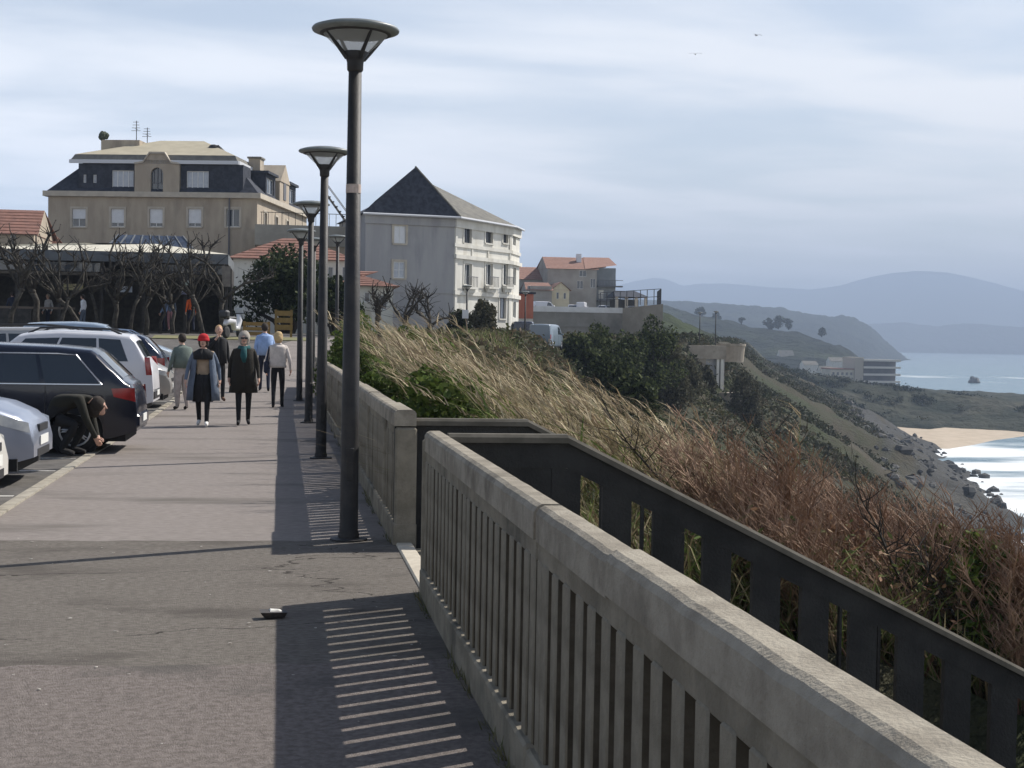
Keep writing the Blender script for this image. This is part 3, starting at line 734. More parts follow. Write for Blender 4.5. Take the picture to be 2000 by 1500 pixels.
def tile_rows(par, p00, p10, p01, p11, mat, rows, name='tile_course', over=.03, thick=.05):
    """roof plane laid in overlapping courses: p00-p10 eave, p01-p11 ridge"""
    p00, p10, p01, p11 = map(lambda p: np.array(p, float), (p00, p10, p01, p11))
    n = np.cross(p10-p00, p01-p00); n /= np.linalg.norm(n)
    if n[2] < 0: n = -n
    for r in range(rows):
        a, b = r/rows, (r+1)/rows+.012
        q = [p00+(p01-p00)*a, p10+(p11-p10)*a, p10+(p11-p10)*min(b, 1), p00+(p01-p00)*min(b, 1)]
        up = [q[0]+n*thick, q[1]+n*thick, q[2]+n*.012, q[3]+n*.012]
        mb = MB(); mb.add(q+up, [(3, 2, 1, 0), (4, 5, 6, 7), (0, 1, 5, 4), (1, 2, 6, 5), (2, 3, 7, 6), (3, 0, 4, 7)])
        mb.build(name, mat, par)

# ---- hotel
O = at(500, 600, 124.0); O[2] = 1.8
aH = math.atan2(-4.0, 18.0)       # front runs towards the right and nearer
HB = thing('hotel', 'beige stone hotel with a dark slate mansard roof behind the cafe', 'building', (O[0], O[1], 1.8), aH)
Wd, Dp = 18.5, 20.0; ZE = 13.1-1.8      # local: front along -x..0 at y=0, right side x=0 going +y
ux = lambda px: loc_in(HB, at(px, 500, 124+4.0*(500-px)/405.0))[0]
zl = lambda py, px=300: at(px, py, 124+4.0*(500-px)/405.0)[2]-1.8
LW = -ux(95)
wall = MB(); holes = []; hs = []
for k, px in enumerate((155, 230, 305, 380, 454)):
    u = LW+ux(px); w = 1.1 if px != 155 else 1.15
    holes.append((u-w/2, u+w/2, zl(443, px), zl(408, px)))
lowh = []
for px in (150, 230, 305, 380, 454):
    u = LW+ux(px); lowh.append((u-.55, u+.55, 1.0, 2.9)); lowh.append((u-.55, u+.55, 4.3, 6.0))
facade(wall, (-LW, 0), (1, 0), (0, -1), LW, 0, ZE, holes+lowh)
u2 = lambda px: None
sh = [(2.4, 3.4, zl(440, 500), zl(410, 500)), (6.6, 7.6, zl(440, 500), zl(410, 500)), (11, 12, zl(440, 500), zl(410, 500))]
facade(wall, (0, 0), (0, 1), (1, 0), Dp, 0, ZE, sh)
facade(wall, (0, Dp), (-1, 0), (0, 1), LW, 0, ZE, []); facade(wall, (-LW, Dp), (0, -1), (-1, 0), Dp, 0, ZE, [])
wall.build('wall', m_stone, HB)
for k, h in enumerate(holes):
    window(HB, (-LW, 0), (1, 0), (0, -1), *h[:2], *h[2:], surround=m_trim, blind=(.55, .78, .80, .80, 0)[k], pane=m_pane)
for h in lowh: window(HB, (-LW, 0), (1, 0), (0, -1), *h[:2], *h[2:], surround=m_trim)
for h in sh: window(HB, (0, 0), (0, 1), (1, 0), *h[:2], *h[2:], surround=m_trim)
# cornice
cn = MB(); cn.bx(-LW-.35, .35, -.35, .0-.003, ZE-.35, ZE+.08); cn.bx(.003, .35, -.003, Dp+.3, ZE-.35, ZE+.08); cn.bx(-LW-.35, -LW-.003, -.003, Dp+.3, ZE-.35, ZE+.08)
cn.build('cornice', m_trim, HB)
MB().bx(-2.35, -2.25, -.16, -.03, 1.0, ZE-.36).build('downpipe', m_dframe, HB)
ZT = zl(320, 300); IN = 2.2
def frustum(x0, x1, y0, y1, z0, z1, ins):
    return ([(x0, y0, z0), (x1, y0, z0), (x1, y1, z0), (x0, y1, z0), (x0+ins, y0+ins, z1), (x1-ins, y0+ins, z1), (x1-ins, y1-ins, z1), (x0+ins, y1-ins, z1)],
            [(0, 1, 5, 4), (1, 2, 6, 5), (2, 3, 7, 6), (3, 0, 4, 7), (4, 5, 6, 7)])
roof = MB(); roof.add(*frustum(-LW-.1, .1, -.1, Dp+.1, ZE+.085, ZT, IN)); ro = roof.build('mansard_roof', m_slate, HB)
# upper flat-hipped zinc roof
ZU = zl(287, 300)+.45
up = MB(); x0, x1, y0, y1 = -LW+IN-.3, -IN+.5, IN-2.2, Dp-IN+.6
up.add(*frustum(x0, x1, y0, y1, ZT+.30, ZT+.75, .25)); up.build('roof_edge', m_slate_lt, ro)
up = MB(); up.add([(x0+.25, y0+.25, ZT+.76), (x1-.25, y0+.25, ZT+.76), (x1-.25, y1-.25, ZT+.76), (x0+.25, y1-.25, ZT+.76), (x0+5.5, y0+6.5, ZU+.9), (x1-4.6, y0+6.5, ZU+.9), (x1-4.6, y1-6.5, ZU+.9), (x0+5.5, y1-6.5, ZU+.9)],
       [(0, 1, 5, 4), (1, 2, 6, 5), (2, 3, 7, 6), (3, 0, 4, 7), (4, 5, 6, 7)])
up.build('upper_roof', M('ochre roof sheeting', (.42, .37, .26), (.36, .315, .22), 1.0, .7), ro)
# gutter board
gb = MB(); gb.bx(x0-.12, x1+.12, y0-.12, y0+.05, ZT+.0, ZT+.295); gb.bx(x1+.0, x1+.17, y0+.06, y1, ZT+.0, ZT+.295); gb.build('gutter_board', m_wmetal, HB)
# box dormers, front: two slate clad blocks either side of the stone gable
def dormer(xa, xb, wins, ya=.18):
    f = MB(); hol = [(a-xa, b-xa, c, d) for a, b, c, d in wins]
    facade(f, (xa, ya), (1, 0), (0, -1), xb-xa, ZE+.09, ZT-.003, hol)
    facade(f, (xb, ya), (0, 1), (1, 0), 2.6, ZE+.09, ZT-.003, []); facade(f, (xa, ya+2.6), (0, -1), (-1, 0), 2.6, ZE+.09, ZT-.003, [])
    d = f.build('dormer', m_slate, HB)
    for a, b, c, d_ in wins: window(HB, (xa, ya), (1, 0), (0, -1), a-xa, b-xa, c, d_, mull=3 if b-a > 1 else 0, pane=m_pane_lt, sill=False)
xa, xb, xc, xd = ux(152), ux(262), ux(351), ux(472)
zw0, zw1 = zl(369, 300), zl(333, 300)
dormer(xa, xb, [(ux(161), ux(167), zl(358), zl(342)), (ux(180), ux(187), zl(358), zl(342)), (ux(217), ux(259), zw0, zw1)])
dormer(xc, xd, [(ux(362), ux(405), zw0, zw1)])
# central stone gable with arched window
g = MB(); zg = zl(383, 305)-.0; zs_, zp = zl(322, 305), zl(301, 305); xm = (xb+xc)/2; hw = (xc-xb)/2-.05
wx, wz0, wz1 = .52, zl(383, 305), zl(340, 305)
outer = [(-hw, zg), (-hw, zs_), (-hw*.62, zs_+.12), (-hw*.34, zp), (hw*.34, zp), (hw*.62, zs_+.12), (hw, zs_), (hw, zg)]
arch = [(-wx, wz0)]+[(wx*math.cos(a), wz1+wx*math.sin(a)) for a in np.linspace(math.pi, 0, 9)]+[(wx, wz0)]
yg = -.12
# front built as strips between arch and outline
import mathutils.geometry as mg
poly = [Vector((x, z, 0)) for x, z in outer]+[Vector((x, z, 0)) for x, z in arch[::-1]]
tri = mg.tessellate_polygon([poly]); vs = [(xm+p[0], yg, p[1]) for p in poly]; g.add(vs, [tuple(t) for t in tri])
n = len(outer); g.add([(xm+x, yg, z) for x, z in outer]+[(xm+x, yg+2.9, z) for x, z in outer], [(i, i+1, n+i+1, n+i) for i in range(n-1)])
n = len(arch); g.add([(xm+x, yg, z) for x, z in arch]+[(xm+x, yg+.3, z) for x, z in arch], [(i, i+1, n+i+1, n+i) for i in range(n-1)])
gab = g.build('stone_gable', m_stone, HB)
pn = MB(); pn.add([(xm+x, yg+.28, z) for x, z in arch], [tuple(range(len(arch)))]); pn.build('arched_pane', m_pane, gab)
fm = MB(); fm.bx(xm-.03, xm+.03, yg+.2, yg+.27, wz0, wz1+.5); fm.bx(xm-wx, xm-.03, yg+.2, yg+.27, wz0+1.05, wz0+1.12); fm.bx(xm+.03, xm+wx, yg+.2, yg+.27, wz0+1.05, wz0+1.12); fm.bx(xm-.31, xm-.27, yg+.21, yg+.26, wz0+1.12, wz1+.42); fm.bx(xm+.27, xm+.31, yg+.21, yg+.26, wz0+1.12, wz1+.42)
fm.build('arched_frame', m_dframe, gab)
cp = MB()
for a, b in (((-hw, zs_), (-hw*.62, zs_+.12)), ((-hw*.62, zs_+.12), (-hw*.34, zp)), ((-hw*.34, zp), (hw*.34, zp)), ((hw*.34, zp), (hw*.62, zs_+.12)), ((hw*.62, zs_+.12), (hw, zs_))):
    cp.sweep_prism([(0, -.14, .01), (0, .4, .01), (0, .4, .16), (0, -.14, .16)], (xm+a[0], yg, a[1]), (xm+b[0], yg, b[1]))
cp.build('gable_coping', m_trim, gab)
# right side dormers and gable
def sdormer(ya, yb_, z1, win):
    f = MB(); facade(f, (-.15, ya), (0, 1), (1, 0), yb_-ya, ZE+.09, z1, [(win[0]-ya, win[1]-ya, win[2], win[3])])
    facade(f, (-2.6, ya), (1, 0), (0, -1), 2.45, ZE+.09, z1, []); f.bx(-2.7, .1, ya-.15, yb_+.15, z1+.003, z1+.22)
    f.build('side_dormer', m_slate, HB)
    window(HB, (-.15, ya), (0, 1), (1, 0), win[0]-ya, win[1]-ya, win[2], win[3], mull=1, sill=False)
sdormer(3.6, 7.2, ZT-.3, (4.1, 6.6, ZE+.5, ZT-.6)); sdormer(12.2, 15.6, ZT-.3, (12.7, 15.0, ZE+.5, ZT-.6))
g = MB(); g.bx(-2.5, .1, 7.8, 11.6, ZE+.09, ZT-.5); g.sweep_prism([(0, 7.7, ZT-.5), (0, 11.7, ZT-.5), (0, 9.7, ZT+1.1)], (-2.5, 0, 0), (.18, 0, 0)); sg = g.build('side_gable', m_stone, HB)
dbox(MB(), (.1, 7.8), (0, 1), (1, 0), 1.4, 2.4, .003, .05, ZE+.4, ZE+2.3).build('side_gable_window', m_dframe, sg)
# chimneys, stair block, tanks, antennas
x0c, x1c = ux(163), ux(255)
MB().bx(x0c, ux(240), 4.2, 8.4, ZT+.3, zl(273, 165)+.55).build('stair_block', m_stone, HB)
MB().bx(ux(240)+.003, x1c, 4.6, 8.2, ZT+.3, zl(281, 165)+.5).build('stair_block_end', m_trim, HB)
ch = MB().bx(-1.9, -.9, 4.6, 6.0, ZT-.2, zl(299, 540)+.1).build('chimney', m_stone, HB); MB().bx(-2.0, -.8, 4.5, 6.1, zl(299, 540)+.103, zl(299, 540)+.25).build('chimney_cap', m_slate_lt, ch)
def antenna(x, y, z, h):
    a = MB(); a.tube([(x, y, z), (x, y, z+h)], .035, 5)
    for q in range(4): a.tube([(x-.45+.05*q, y, z+h*.55+q*h*.13), (x+.35-.05*q, y, z+h*.55+q*h*.13)], .022, 4)
    a.tube([(x, y-.4, z+h*.62), (x, y+.4, z+h*.62)], .02, 4); a.build('antenna', m_pole, HB)
antenna(ux(224), 5.5, zl(273, 224)+.45, 1.9); antenna(ux(246), 5.5, zl(281, 246)+.4, 1.7)
sh_ = MB(); random.seed(5)
for q in range(6): sh_.ell((ux(167)+random.uniform(-.2, .2), 4.4+random.uniform(-.2, .2), zl(266, 167)+.55+random.uniform(-.15, .25)), (.3, .3, .28), 8, 6, .2)
sh_.build('roof_plant', m_greenpl, HB)
vt = MB(); vt.ell((0, 0, .35), (.55, .45, .42), 12, 8, .04); vt.lathe([(.3, -.3), (.3, .2)], 10); vt.tube([(.2, 0, .5), (.75, 0, .1), (.95, 0, -.25)], [.3, .24, .16], 8)
vt.build('roof_cowl', m_pole, HB, loc=(ux(392), 3.8, ZT+1.35), smooth=True)
# terrace wing with parapet, railing, stair to the right of the hotel
TW = thing('terrace_building', 'low grey terrace wing with railing at the right side of the hotel', 'building', (*at(505, 600, 118)[:2], 1.8))
tl = lambda px, py, Y=118: loc_in(TW, at(px, py, Y))
a = tl(503, 440); b = tl(690, 440); z0t, z1t = tl(600, 466)[2], tl(600, 441)[2]
w_ = MB(); w_.bx(a[0], b[0], 0, 7, 0, z0t-.6); w_.build('wall', m_stone, TW)
MB().bx(a[0]-.2, b[0]+.2, -.25, 7.2, z0t-.597, z1t).build('parapet', M('grey concrete band', (.27, .25, .21), (.33, .31, .26), 1, .9), TW)
for k in range(14):
    x = a[0]+.3+k*(b[0]-a[0]-.6)/13
    MB().bx(x-.02, x+.02, .05, .09, z1t+.002, z1t+.95).build('rail_post', m_pole, TW)
MB().bx(a[0]+.2, b[0]-.2, .04, .10, z1t+.953, z1t+1.0).build('handrail', m_pole, TW)
fs = MB()
for q in range(2): fs.tube([(b[0]-2.4+q*.0, .5+q, z1t+3.0), (b[0]-.2, .5+q, z1t+.02)], .05, 5); fs.tube([(b[0]-2.4, .5+q, z1t+3.8), (b[0]-.2, .5+q, z1t+.9)], .03, 5)
for q in range(8): fs.bx(b[0]-2.3+q*.28, b[0]-2.05+q*.28, .5, 1.5, z1t+2.75-q*.375, z1t+2.79-q*.375)
fs.build('fire_stair', m_pole, TW)

# ---- white corner house
P1 = at(886, 600, 112.0); P0 = at(712, 600, 110.6); P2 = at(997, 600, 119.5); P3 = at(1013, 600, 123.0)
WH = thing('corner_house', 'tall white corner house with a steep slate roof and grey shaded gable', 'building', (P1[0], P1[1], 1.5))
l1 = np.array([0, 0]); l0 = loc_in(WH, P0)[:2]; l2 = loc_in(WH, P2)[:2]; l3 = loc_in(WH, P3)[:2]
zW = lambda px, py, Y: at(px, py, Y)[2]-1.5
ZEv = zW(886, 424, 112); zc1 = zW(886, 480, 112); zc2 = zW(886, 497, 112); zc3 = zW(886, 570, 112)
def unit(v): v = np.array(v, float); return v/np.linalg.norm(v)
dg = unit(l1-l0); ng = np.array([dg[1], -dg[0]]); dr = unit(l2-l1); nr = np.array([dr[1], -dr[0]]); de = unit(l3-l2); ne = np.array([de[1], -de[0]])
Lg, Lr, Le = np.linalg.norm(l1-l0), np.linalg.norm(l2-l1), np.linalg.norm(l3-l2)
gw = MB(); ug = lambda px: (loc_in(WH, at(px, 500, 111.3))[:2]-l0) @ dg
gh = [(ug(767), ug(791), zW(780, 475, 111), zW(780, 441, 111)), (ug(767), ug(790), zW(780, 543, 111), zW(780, 511, 111))]
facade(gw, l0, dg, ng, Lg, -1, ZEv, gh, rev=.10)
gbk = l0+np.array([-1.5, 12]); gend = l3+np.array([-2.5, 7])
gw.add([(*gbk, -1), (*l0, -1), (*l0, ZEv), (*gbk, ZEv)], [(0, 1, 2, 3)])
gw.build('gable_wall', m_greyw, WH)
window(WH, l0, dg, ng, *gh[0], rev=.10, mull=1, pane=m_blind, surround=m_trim)
window(WH, l0, dg, ng, *gh[1], rev=.10, mull=1, bars=1, pane=m_pane_lt, sill=True, surround=m_trim)
def wall_uv(o, d, px, py):
    """where the view ray meets a facade plane"""
    o3 = np.array([*o, 0])+np.array([P1[0], P1[1], 1.5]); n = np.array([d[1], -d[0], 0]); dr_ = ray(px, py)
    t = ((o3-CAMP) @ n)/(dr_ @ n); p = CAMP+dr_*t
    return (p-o3)[:2] @ d, p[2]-1.5
fw = MB(); rh = []
for (xa_, xb_, rowsx) in ((906, 921, 0), (948, 962, 0), (982, 992, 0)):
    for (ya_, yb2) in ((474, 445), (556, 516)):
        ua, za = wall_uv(l1, dr, xa_, ya_); ub, zb_ = wall_uv(l1, dr, xb_, yb2); rh.append((ua, ub, za, zb_))
for (xa_, xb_, ya_, yb2) in ((975, 988, 622, 582), (940, 954, 625, 590)):
    ua, za = wall_uv(l1, dr, xa_, ya_); ub, zb_ = wall_uv(l1, dr, xb_, yb2); rh.append((ua, ub, za, zb_))
facade(fw, l1, dr, nr, Lr, -1, ZEv, rh, rev=.22)
rh2 = []
for (ya_, yb2) in ((478, 450), (556, 524), (620, 590)):
    ua, za = wall_uv(l2, de, 1002, ya_); ub, zb_ = wall_uv(l2, de, 1008, yb2); rh2.append((ua, ub, za, zb_))
facade(fw, l2, de, ne, Le, -1, ZEv, rh2, rev=.22)
fw.add([(*l3, -1), (*gend, -1), (*gend, ZEv), (*l3, ZEv)], [(0, 1, 2, 3)]); fw.add([(*gend, -1), (*gbk, -1), (*gbk, ZEv), (*gend, ZEv)], [(0, 1, 2, 3)])
fw.build('front_wall', m_white, WH)
for k, h in enumerate(rh):
    wo = window(WH, l1, dr, nr, *h, rev=.22, mull=1, fr=m_dframe if k % 2 == 0 else m_frame, pane=m_pane if k < 6 else m_pane_lt, sill=True, surround=m_white)
    if k in (1, 3, 5):    # little iron balconies under the first floor windows
        bal = MB(); dbox(bal, l1, dr, nr, h[0]-.25, h[1]+.25, .105, .5, h[2]-.32, h[2]-.16)
        dbox(bal, l1, dr, nr, h[0]-.15, h[1]+.15, .105, .3, h[2]-.6, h[2]-.323); bal.build('balcony_slab', m_white, wo)
        rl = MB()
        for q in range(8):
            u_ = h[0]-.2+q*(h[1]-h[0]+.4)/7; dbox(rl, l1, dr, nr, u_-.012, u_+.012, .44, .47, h[2]-.157, h[2]+.6)
        dbox(rl, l1, dr, nr, h[0]-.24, h[1]+.24, .43, .48, h[2]+.603, h[2]+.65); rl.build('balcony_rail', m_dframe, wo)
for h in rh2: window(WH, l2, de, ne, *h, rev=.22, mull=0, sill=False)
# bands, cornices, pilasters, shutters' panels
bd = MB()
for (za, zb_, nn) in ((zc1-.05, zc1+.22, .10), (zc2-.28, zc2+.02, .22), (zc3-.2, zc3+.12, .16), (ZEv-.75, ZEv-.003, .14)):
    dbox(bd, l1, dr, nr, -.08, Lr+.05, .003, nn, za, zb_); dbox(bd, l2, de, ne, -.02, Le+.1, .004, nn+.002, za+.001, zb_+.001)
bd.build('string_course', m_white, WH)
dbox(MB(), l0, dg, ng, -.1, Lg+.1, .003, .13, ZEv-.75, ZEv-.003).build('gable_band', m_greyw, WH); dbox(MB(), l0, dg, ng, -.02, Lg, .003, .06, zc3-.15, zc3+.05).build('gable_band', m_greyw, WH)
for u_ in (0.05, 2.62, 5.2, Lr-.4):
    for za, zb_ in ((zc1+.24, ZEv-.76), (zc3+.14, zc2-.3), (-.9, zc3-.22)):
        if u_ in (0.05, Lr-.4): dbox(MB(), l1, dr, nr, u_, u_+.32, .003, .07, za, zb_).build('pilaster', m_white, WH)
    dbox(MB(), l1, dr, nr, u_, u_+.2, .003, .07, zc2+.04, zc1-.07).build('pilaster', m_white, WH)
# roof: hipped, ridge parallel to the gable's depth
ov = .35
A_ = loc_in(WH, at(812, 326, 112.1)); A2 = loc_in(WH, at(826, 327, 119.5)); A2[2] = A_[2]-.15
e0 = (*(l0-dg*.3+ng*ov), ZEv); e1 = (*(l1+ng*ov+nr*ov), ZEv); e2 = (*(l2+nr*ov+ne*ov*.3), ZEv-.0); e3 = (*(l3+ne*ov), ZEv); eb = (*gend, ZEv); eg = (*(gbk+np.array([-.3, 0])), ZEv)
r1 = MB(); r1.add([e0, e1, tuple(A_), (*(np.array(e0[:2])*.78+A_[:2]*.22), ZEv+.9)], [(0, 1, 2, 3)])
rof = r1.build('roof', m_slate, WH)
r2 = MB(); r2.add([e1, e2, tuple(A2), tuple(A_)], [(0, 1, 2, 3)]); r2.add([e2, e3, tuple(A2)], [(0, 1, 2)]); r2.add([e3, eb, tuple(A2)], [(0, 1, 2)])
r2.build('sunlit_roof_slope', m_slate_lt, rof)  # sunlight on this slope is put into a paler slate
r3 = MB(); r3.add([eb, eg, tuple(A2)], [(0, 1, 2)]); r3.add([eg, e0, (*(np.array(e0[:2])*.78+A_[:2]*.22), ZEv+.9), tuple(A_), tuple(A2)], [(0, 1, 2, 3, 4)]); r3.build('back_roof_slope', m_slate, rof)
ea = MB()
for p_, q_ in ((e0, e1), (e1, e2), (e2, e3)): ea.tube([np.array(p_)+(0, 0, -.06), np.array(q_)+(0, 0, -.06)], .09, 6)
ea.build('gutter', m_wmetal, rof)
rd = MB(); rd.tube([e1, tuple(A_)], .07, 5); rd.tube([tuple(A_), tuple(A2)], .08, 5); rd.build('ridge_capping', m_slate_lt, rof)
vt = MB(); q = np.array(e0)*.42+np.array(e1)*.42+np.array(A_)*.16+np.array([0, -.1, .1]); 
q = loc_in(WH, at(823, 411, 112.6)); vt.bx(q[0]-.12, q[0]+.12, q[1]-.3, q[1]+.2, q[2]-.3, q[2]+.2); vt.build('roof_vent', m_wmetal, rof)

# ---- small tiled houses
def tiled_house(name, label, px0, px1, py_base, py_eave, py_ridge, Y, depth, wallm, roofm, zbase=1.5, hip=0.0, wins=(), rz=0.0, rows=8, gable_front=False):
    pa, pb = at(px0, py_eave, Y), at(px1, py_eave, Y); w = pb[0]-pa[0]
    t = thing(name, label, 'house', (pa[0], Y, zbase), rz)
    ze = pa[2]-zbase; zr = at((px0+px1)/2, py_ridge, Y+(0 if gable_front else depth/2))[2]-zbase
    mbw = MB(); hol = []
    for (a, b, c, d_) in wins:
        ua, ub = at(a, 500, Y)[0]-pa[0], at(b, 500, Y)[0]-pa[0]; hol.append((ua, ub, at(a, c, Y)[2]-zbase, at(a, d_, Y)[2]-zbase))
    facade(mbw, (0, 0), (1, 0), (0, -1), w, -1.0, ze, hol, rev=.12)
    facade(mbw, (w, 0), (0, 1), (1, 0), depth, -1.0, ze, []); facade(mbw, (w, depth), (-1, 0), (0, 1), w, -1, ze, []); facade(mbw, (0, depth), (0, -1), (-1, 0), depth, -1, ze, [])
    if gable_front:
        mbw.add([(0, 0, ze), (w, 0, ze), (w/2, 0, zr)], [(0, 1, 2)]); mbw.add([(0, depth, ze), (w, depth, ze), (w/2, depth, zr)], [(2, 1, 0)])
    elif hip == 0:
        mbw.add([(0, 0, ze), (0, depth, ze), (0, depth/2, zr)], [(2, 1, 0)]); mbw.add([(w, 0, ze), (w, depth, ze), (w, depth/2, zr)], [(0, 1, 2)])
    mbw.build('wall', wallm, t)
    for h in hol: window(t, (0, 0), (1, 0), (0, -1), *h, rev=.12, mull=1 if h[1]-h[0] > .7 else 0, sill=False)
    o = .35
    ro = MB().bx(-.05, w+.05, -.05, depth+.05, ze+.002, ze+.03).build('roof', roofm, t)
    if gable_front:
        tile_rows(ro, (-o, depth+o, ze-.1), (-o, -o, ze-.1), (w/2, depth+o, zr), (w/2, -o, zr), roofm, rows)
        tile_rows(ro, (w+o, -o, ze-.1), (w+o, depth+o, ze-.1), (w/2, -o, zr), (w/2, depth+o, zr), roofm, rows)
    else:
        tile_rows(ro, (-o, -o, ze-.05), (w+o, -o, ze-.05), (hip, depth/2, zr), (w-hip, depth/2, zr), roofm, rows)
        tile_rows(ro, (w+o, depth+o, ze-.05), (-o, depth+o, ze-.05), (w-hip, depth/2, zr), (hip, depth/2, zr), roofm, rows)
        if hip > 0:
            tile_rows(ro, (w+o, -o, ze-.05), (w+o, depth+o, ze-.05), (w-hip, depth/2, zr), (w-hip, depth/2, zr), roofm, rows)
            tile_rows(ro, (-o, depth+o, ze-.05), (-o, -o, ze-.05), (hip, depth/2, zr), (hip, depth/2, zr), roofm, rows)
    return t, w, ze, zr
tiled_house('tiled_house', 'low white house with an orange tiled roof behind the dark tree', 455, 690, 640, 503, 466, 92, 7, m_white, m_tile, hip=3.0, wins=((494, 505, 522, 508), (640, 652, 560, 520), (668, 676, 560, 520)))
tiled_house('tiled_house', 'small white house with a tiled roof beside the foot of the white gable', 655, 768, 640, 556, 530, 84, 6, m_white, m_tile, hip=2.6, wins=((712, 724, 590, 570), (742, 758, 605, 575)))
tiled_house('tiled_house', 'red tiled house at the far left edge beside the hotel', -140, 66, 500, 452, 408, 104, 9, m_stone, m_tile, gable_front=False, wins=((20, 30, 480, 455),))
tiled_house('tiled_house', 'low red roofed outbuilding just left of the hotel wall', 56, 104, 500, 476, 462, 112, 4, m_stone, m_tile)

# ---- cafe pavilion
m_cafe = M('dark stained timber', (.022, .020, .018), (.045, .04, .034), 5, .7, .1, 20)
m_cafe_roof = M('cream roof sheet', (.62, .58, .47), (.54, .50, .40), 1.5, .8)
m_fascia = M('grey fascia', (.10, .11, .12), (.13, .14, .145), 2, .7)
CY = 71.0; x0c = at(-260, 500, CY)[0]; x1c = at(446, 500, CY)[0]
CF = thing('cafe_pavilion', 'dark open fronted cafe pavilion with a cream roof below the hotel', 'cafe', (x1c, CY, 1.68))
cw = x1c-x0c; zf0, zf1 = at(220, 511, CY)[2]-1.68, at(220, 491, CY)[2]-1.68
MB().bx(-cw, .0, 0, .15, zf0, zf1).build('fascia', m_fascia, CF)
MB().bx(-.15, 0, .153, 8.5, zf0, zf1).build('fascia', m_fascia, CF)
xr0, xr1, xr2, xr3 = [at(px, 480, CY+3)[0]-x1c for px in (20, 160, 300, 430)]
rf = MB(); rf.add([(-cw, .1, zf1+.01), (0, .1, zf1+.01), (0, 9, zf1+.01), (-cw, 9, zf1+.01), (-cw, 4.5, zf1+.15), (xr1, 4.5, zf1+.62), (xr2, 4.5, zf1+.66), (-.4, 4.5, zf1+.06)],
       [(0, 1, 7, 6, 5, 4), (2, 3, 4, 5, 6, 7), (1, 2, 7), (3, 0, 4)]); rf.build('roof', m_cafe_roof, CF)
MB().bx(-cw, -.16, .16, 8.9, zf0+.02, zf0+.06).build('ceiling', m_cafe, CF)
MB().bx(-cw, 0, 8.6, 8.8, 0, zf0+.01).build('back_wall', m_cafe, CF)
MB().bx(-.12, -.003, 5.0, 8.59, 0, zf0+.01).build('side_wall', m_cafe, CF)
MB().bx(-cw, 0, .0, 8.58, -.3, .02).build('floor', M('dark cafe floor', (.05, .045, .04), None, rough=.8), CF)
post = None
for k in range(10):
    x = -.08-k*1.9
    if post is None: post = MB().bx(-.07, .07, .2, .34, .02, zf0).build('post', m_cafe, CF, loc=(x, 0, 0))
    else: copy_obj(post, CF, (x, 0, 0))
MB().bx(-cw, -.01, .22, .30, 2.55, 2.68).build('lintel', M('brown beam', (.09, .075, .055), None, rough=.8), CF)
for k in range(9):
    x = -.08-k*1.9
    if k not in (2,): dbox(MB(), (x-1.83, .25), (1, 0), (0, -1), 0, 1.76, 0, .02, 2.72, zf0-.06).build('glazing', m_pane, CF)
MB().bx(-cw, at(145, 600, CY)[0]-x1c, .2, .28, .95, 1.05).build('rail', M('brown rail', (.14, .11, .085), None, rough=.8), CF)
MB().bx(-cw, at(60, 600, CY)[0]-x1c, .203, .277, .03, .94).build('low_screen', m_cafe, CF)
# hanging boards and signs seen in the dark
def board(px0, px1, py0, py1, mat, label, name='sign_board', Y=CY+.05, cat='sign'):
    a, b = at(px0, py0, Y), at(px1, py1, Y)
    t = MB().bx(0, b[0]-a[0], 0, .04, 0, a[2]-b[2]).build(name, mat, None, loc=(a[0], Y, b[2])); setlab(t, label, cat); return t
board(355, 377, 546, 557, M('pale sign', (.60, .64, .58), (.35, .42, .36), 5, .7), 'small pale sign with dark print above the cafe entrance')
board(229, 258, 559, 571, M('silver panel', (.5, .52, .54), (.3, .33, .38), 3, .5), 'silver menu panel hanging in the cafe shade')
board(352, 366, 566, 575, M('blue white board', (.35, .38, .5), (.12, .12, .2), 9, .6), 'small bluish board beside the orange jacket')
board(124, 162, 554, 567, M('ochre awning', (.22, .19, .09), (.3, .26, .13), 4, .8), 'ochre cloth panel under the cafe beam')
board(434, 450, 520, 560, M('stone panel', (.16, .14, .12), (.22, .2, .17), 4, .9), 'stone end pier at the right corner of the cafe', name='stone_pier', cat='pier')
# glass dome roof lantern behind the cafe
DM = thing('glass_canopy', 'dark glazed canopy in front of the hotel wall above the cafe roof', 'canopy', (*at(290, 490, 100)[:2], 1.7))
zA, zB = at(290, 477, 100)[2]-1.7, at(290, 456, 100)[2]-1.7; xa, xb = at(200, 480, 100)[0]-at(290, 480, 100)[0], at(385, 480, 100)[0]-at(290, 480, 100)[0]
dm = MB(); dm.add([(xa, 0, zA-.5), (xb, 0, zA-.5), (xb, 8, zA-.5), (xa, 8, zA-.5), (xa*.72, 2, zB), (xb*.66, 2, zB), (xb*.66, 6, zB), (xa*.72, 6, zB), (xa, 0, 0), (xb, 0, 0), (xb, 8, 0), (xa, 8, 0)],
       [(0, 1, 5, 4), (1, 2, 6, 5), (2, 3, 7, 6), (3, 0, 4, 7), (4, 5, 6, 7), (8, 9, 1, 0), (9, 10, 2, 1), (11, 8, 0, 3)]); dm.build('glazed_roof', M('blue tinted glazing', (.03, .04, .065), (.06, .075, .10), 1.2, .2), DM)
gbm = MB()
for k in range(9):
    s = k/8; p_ = np.array([xa+(xb-xa)*s, -.02, zA-.5]); q_ = np.array([xa*.72+(xb*.66-xa*.72)*s, 1.98, zB+.02]); gbm.tube([p_, q_], .05, 4)
gbm.build('glazing_bars', M('grey bars', (.14, .15, .16), None, rough=.6), DM)

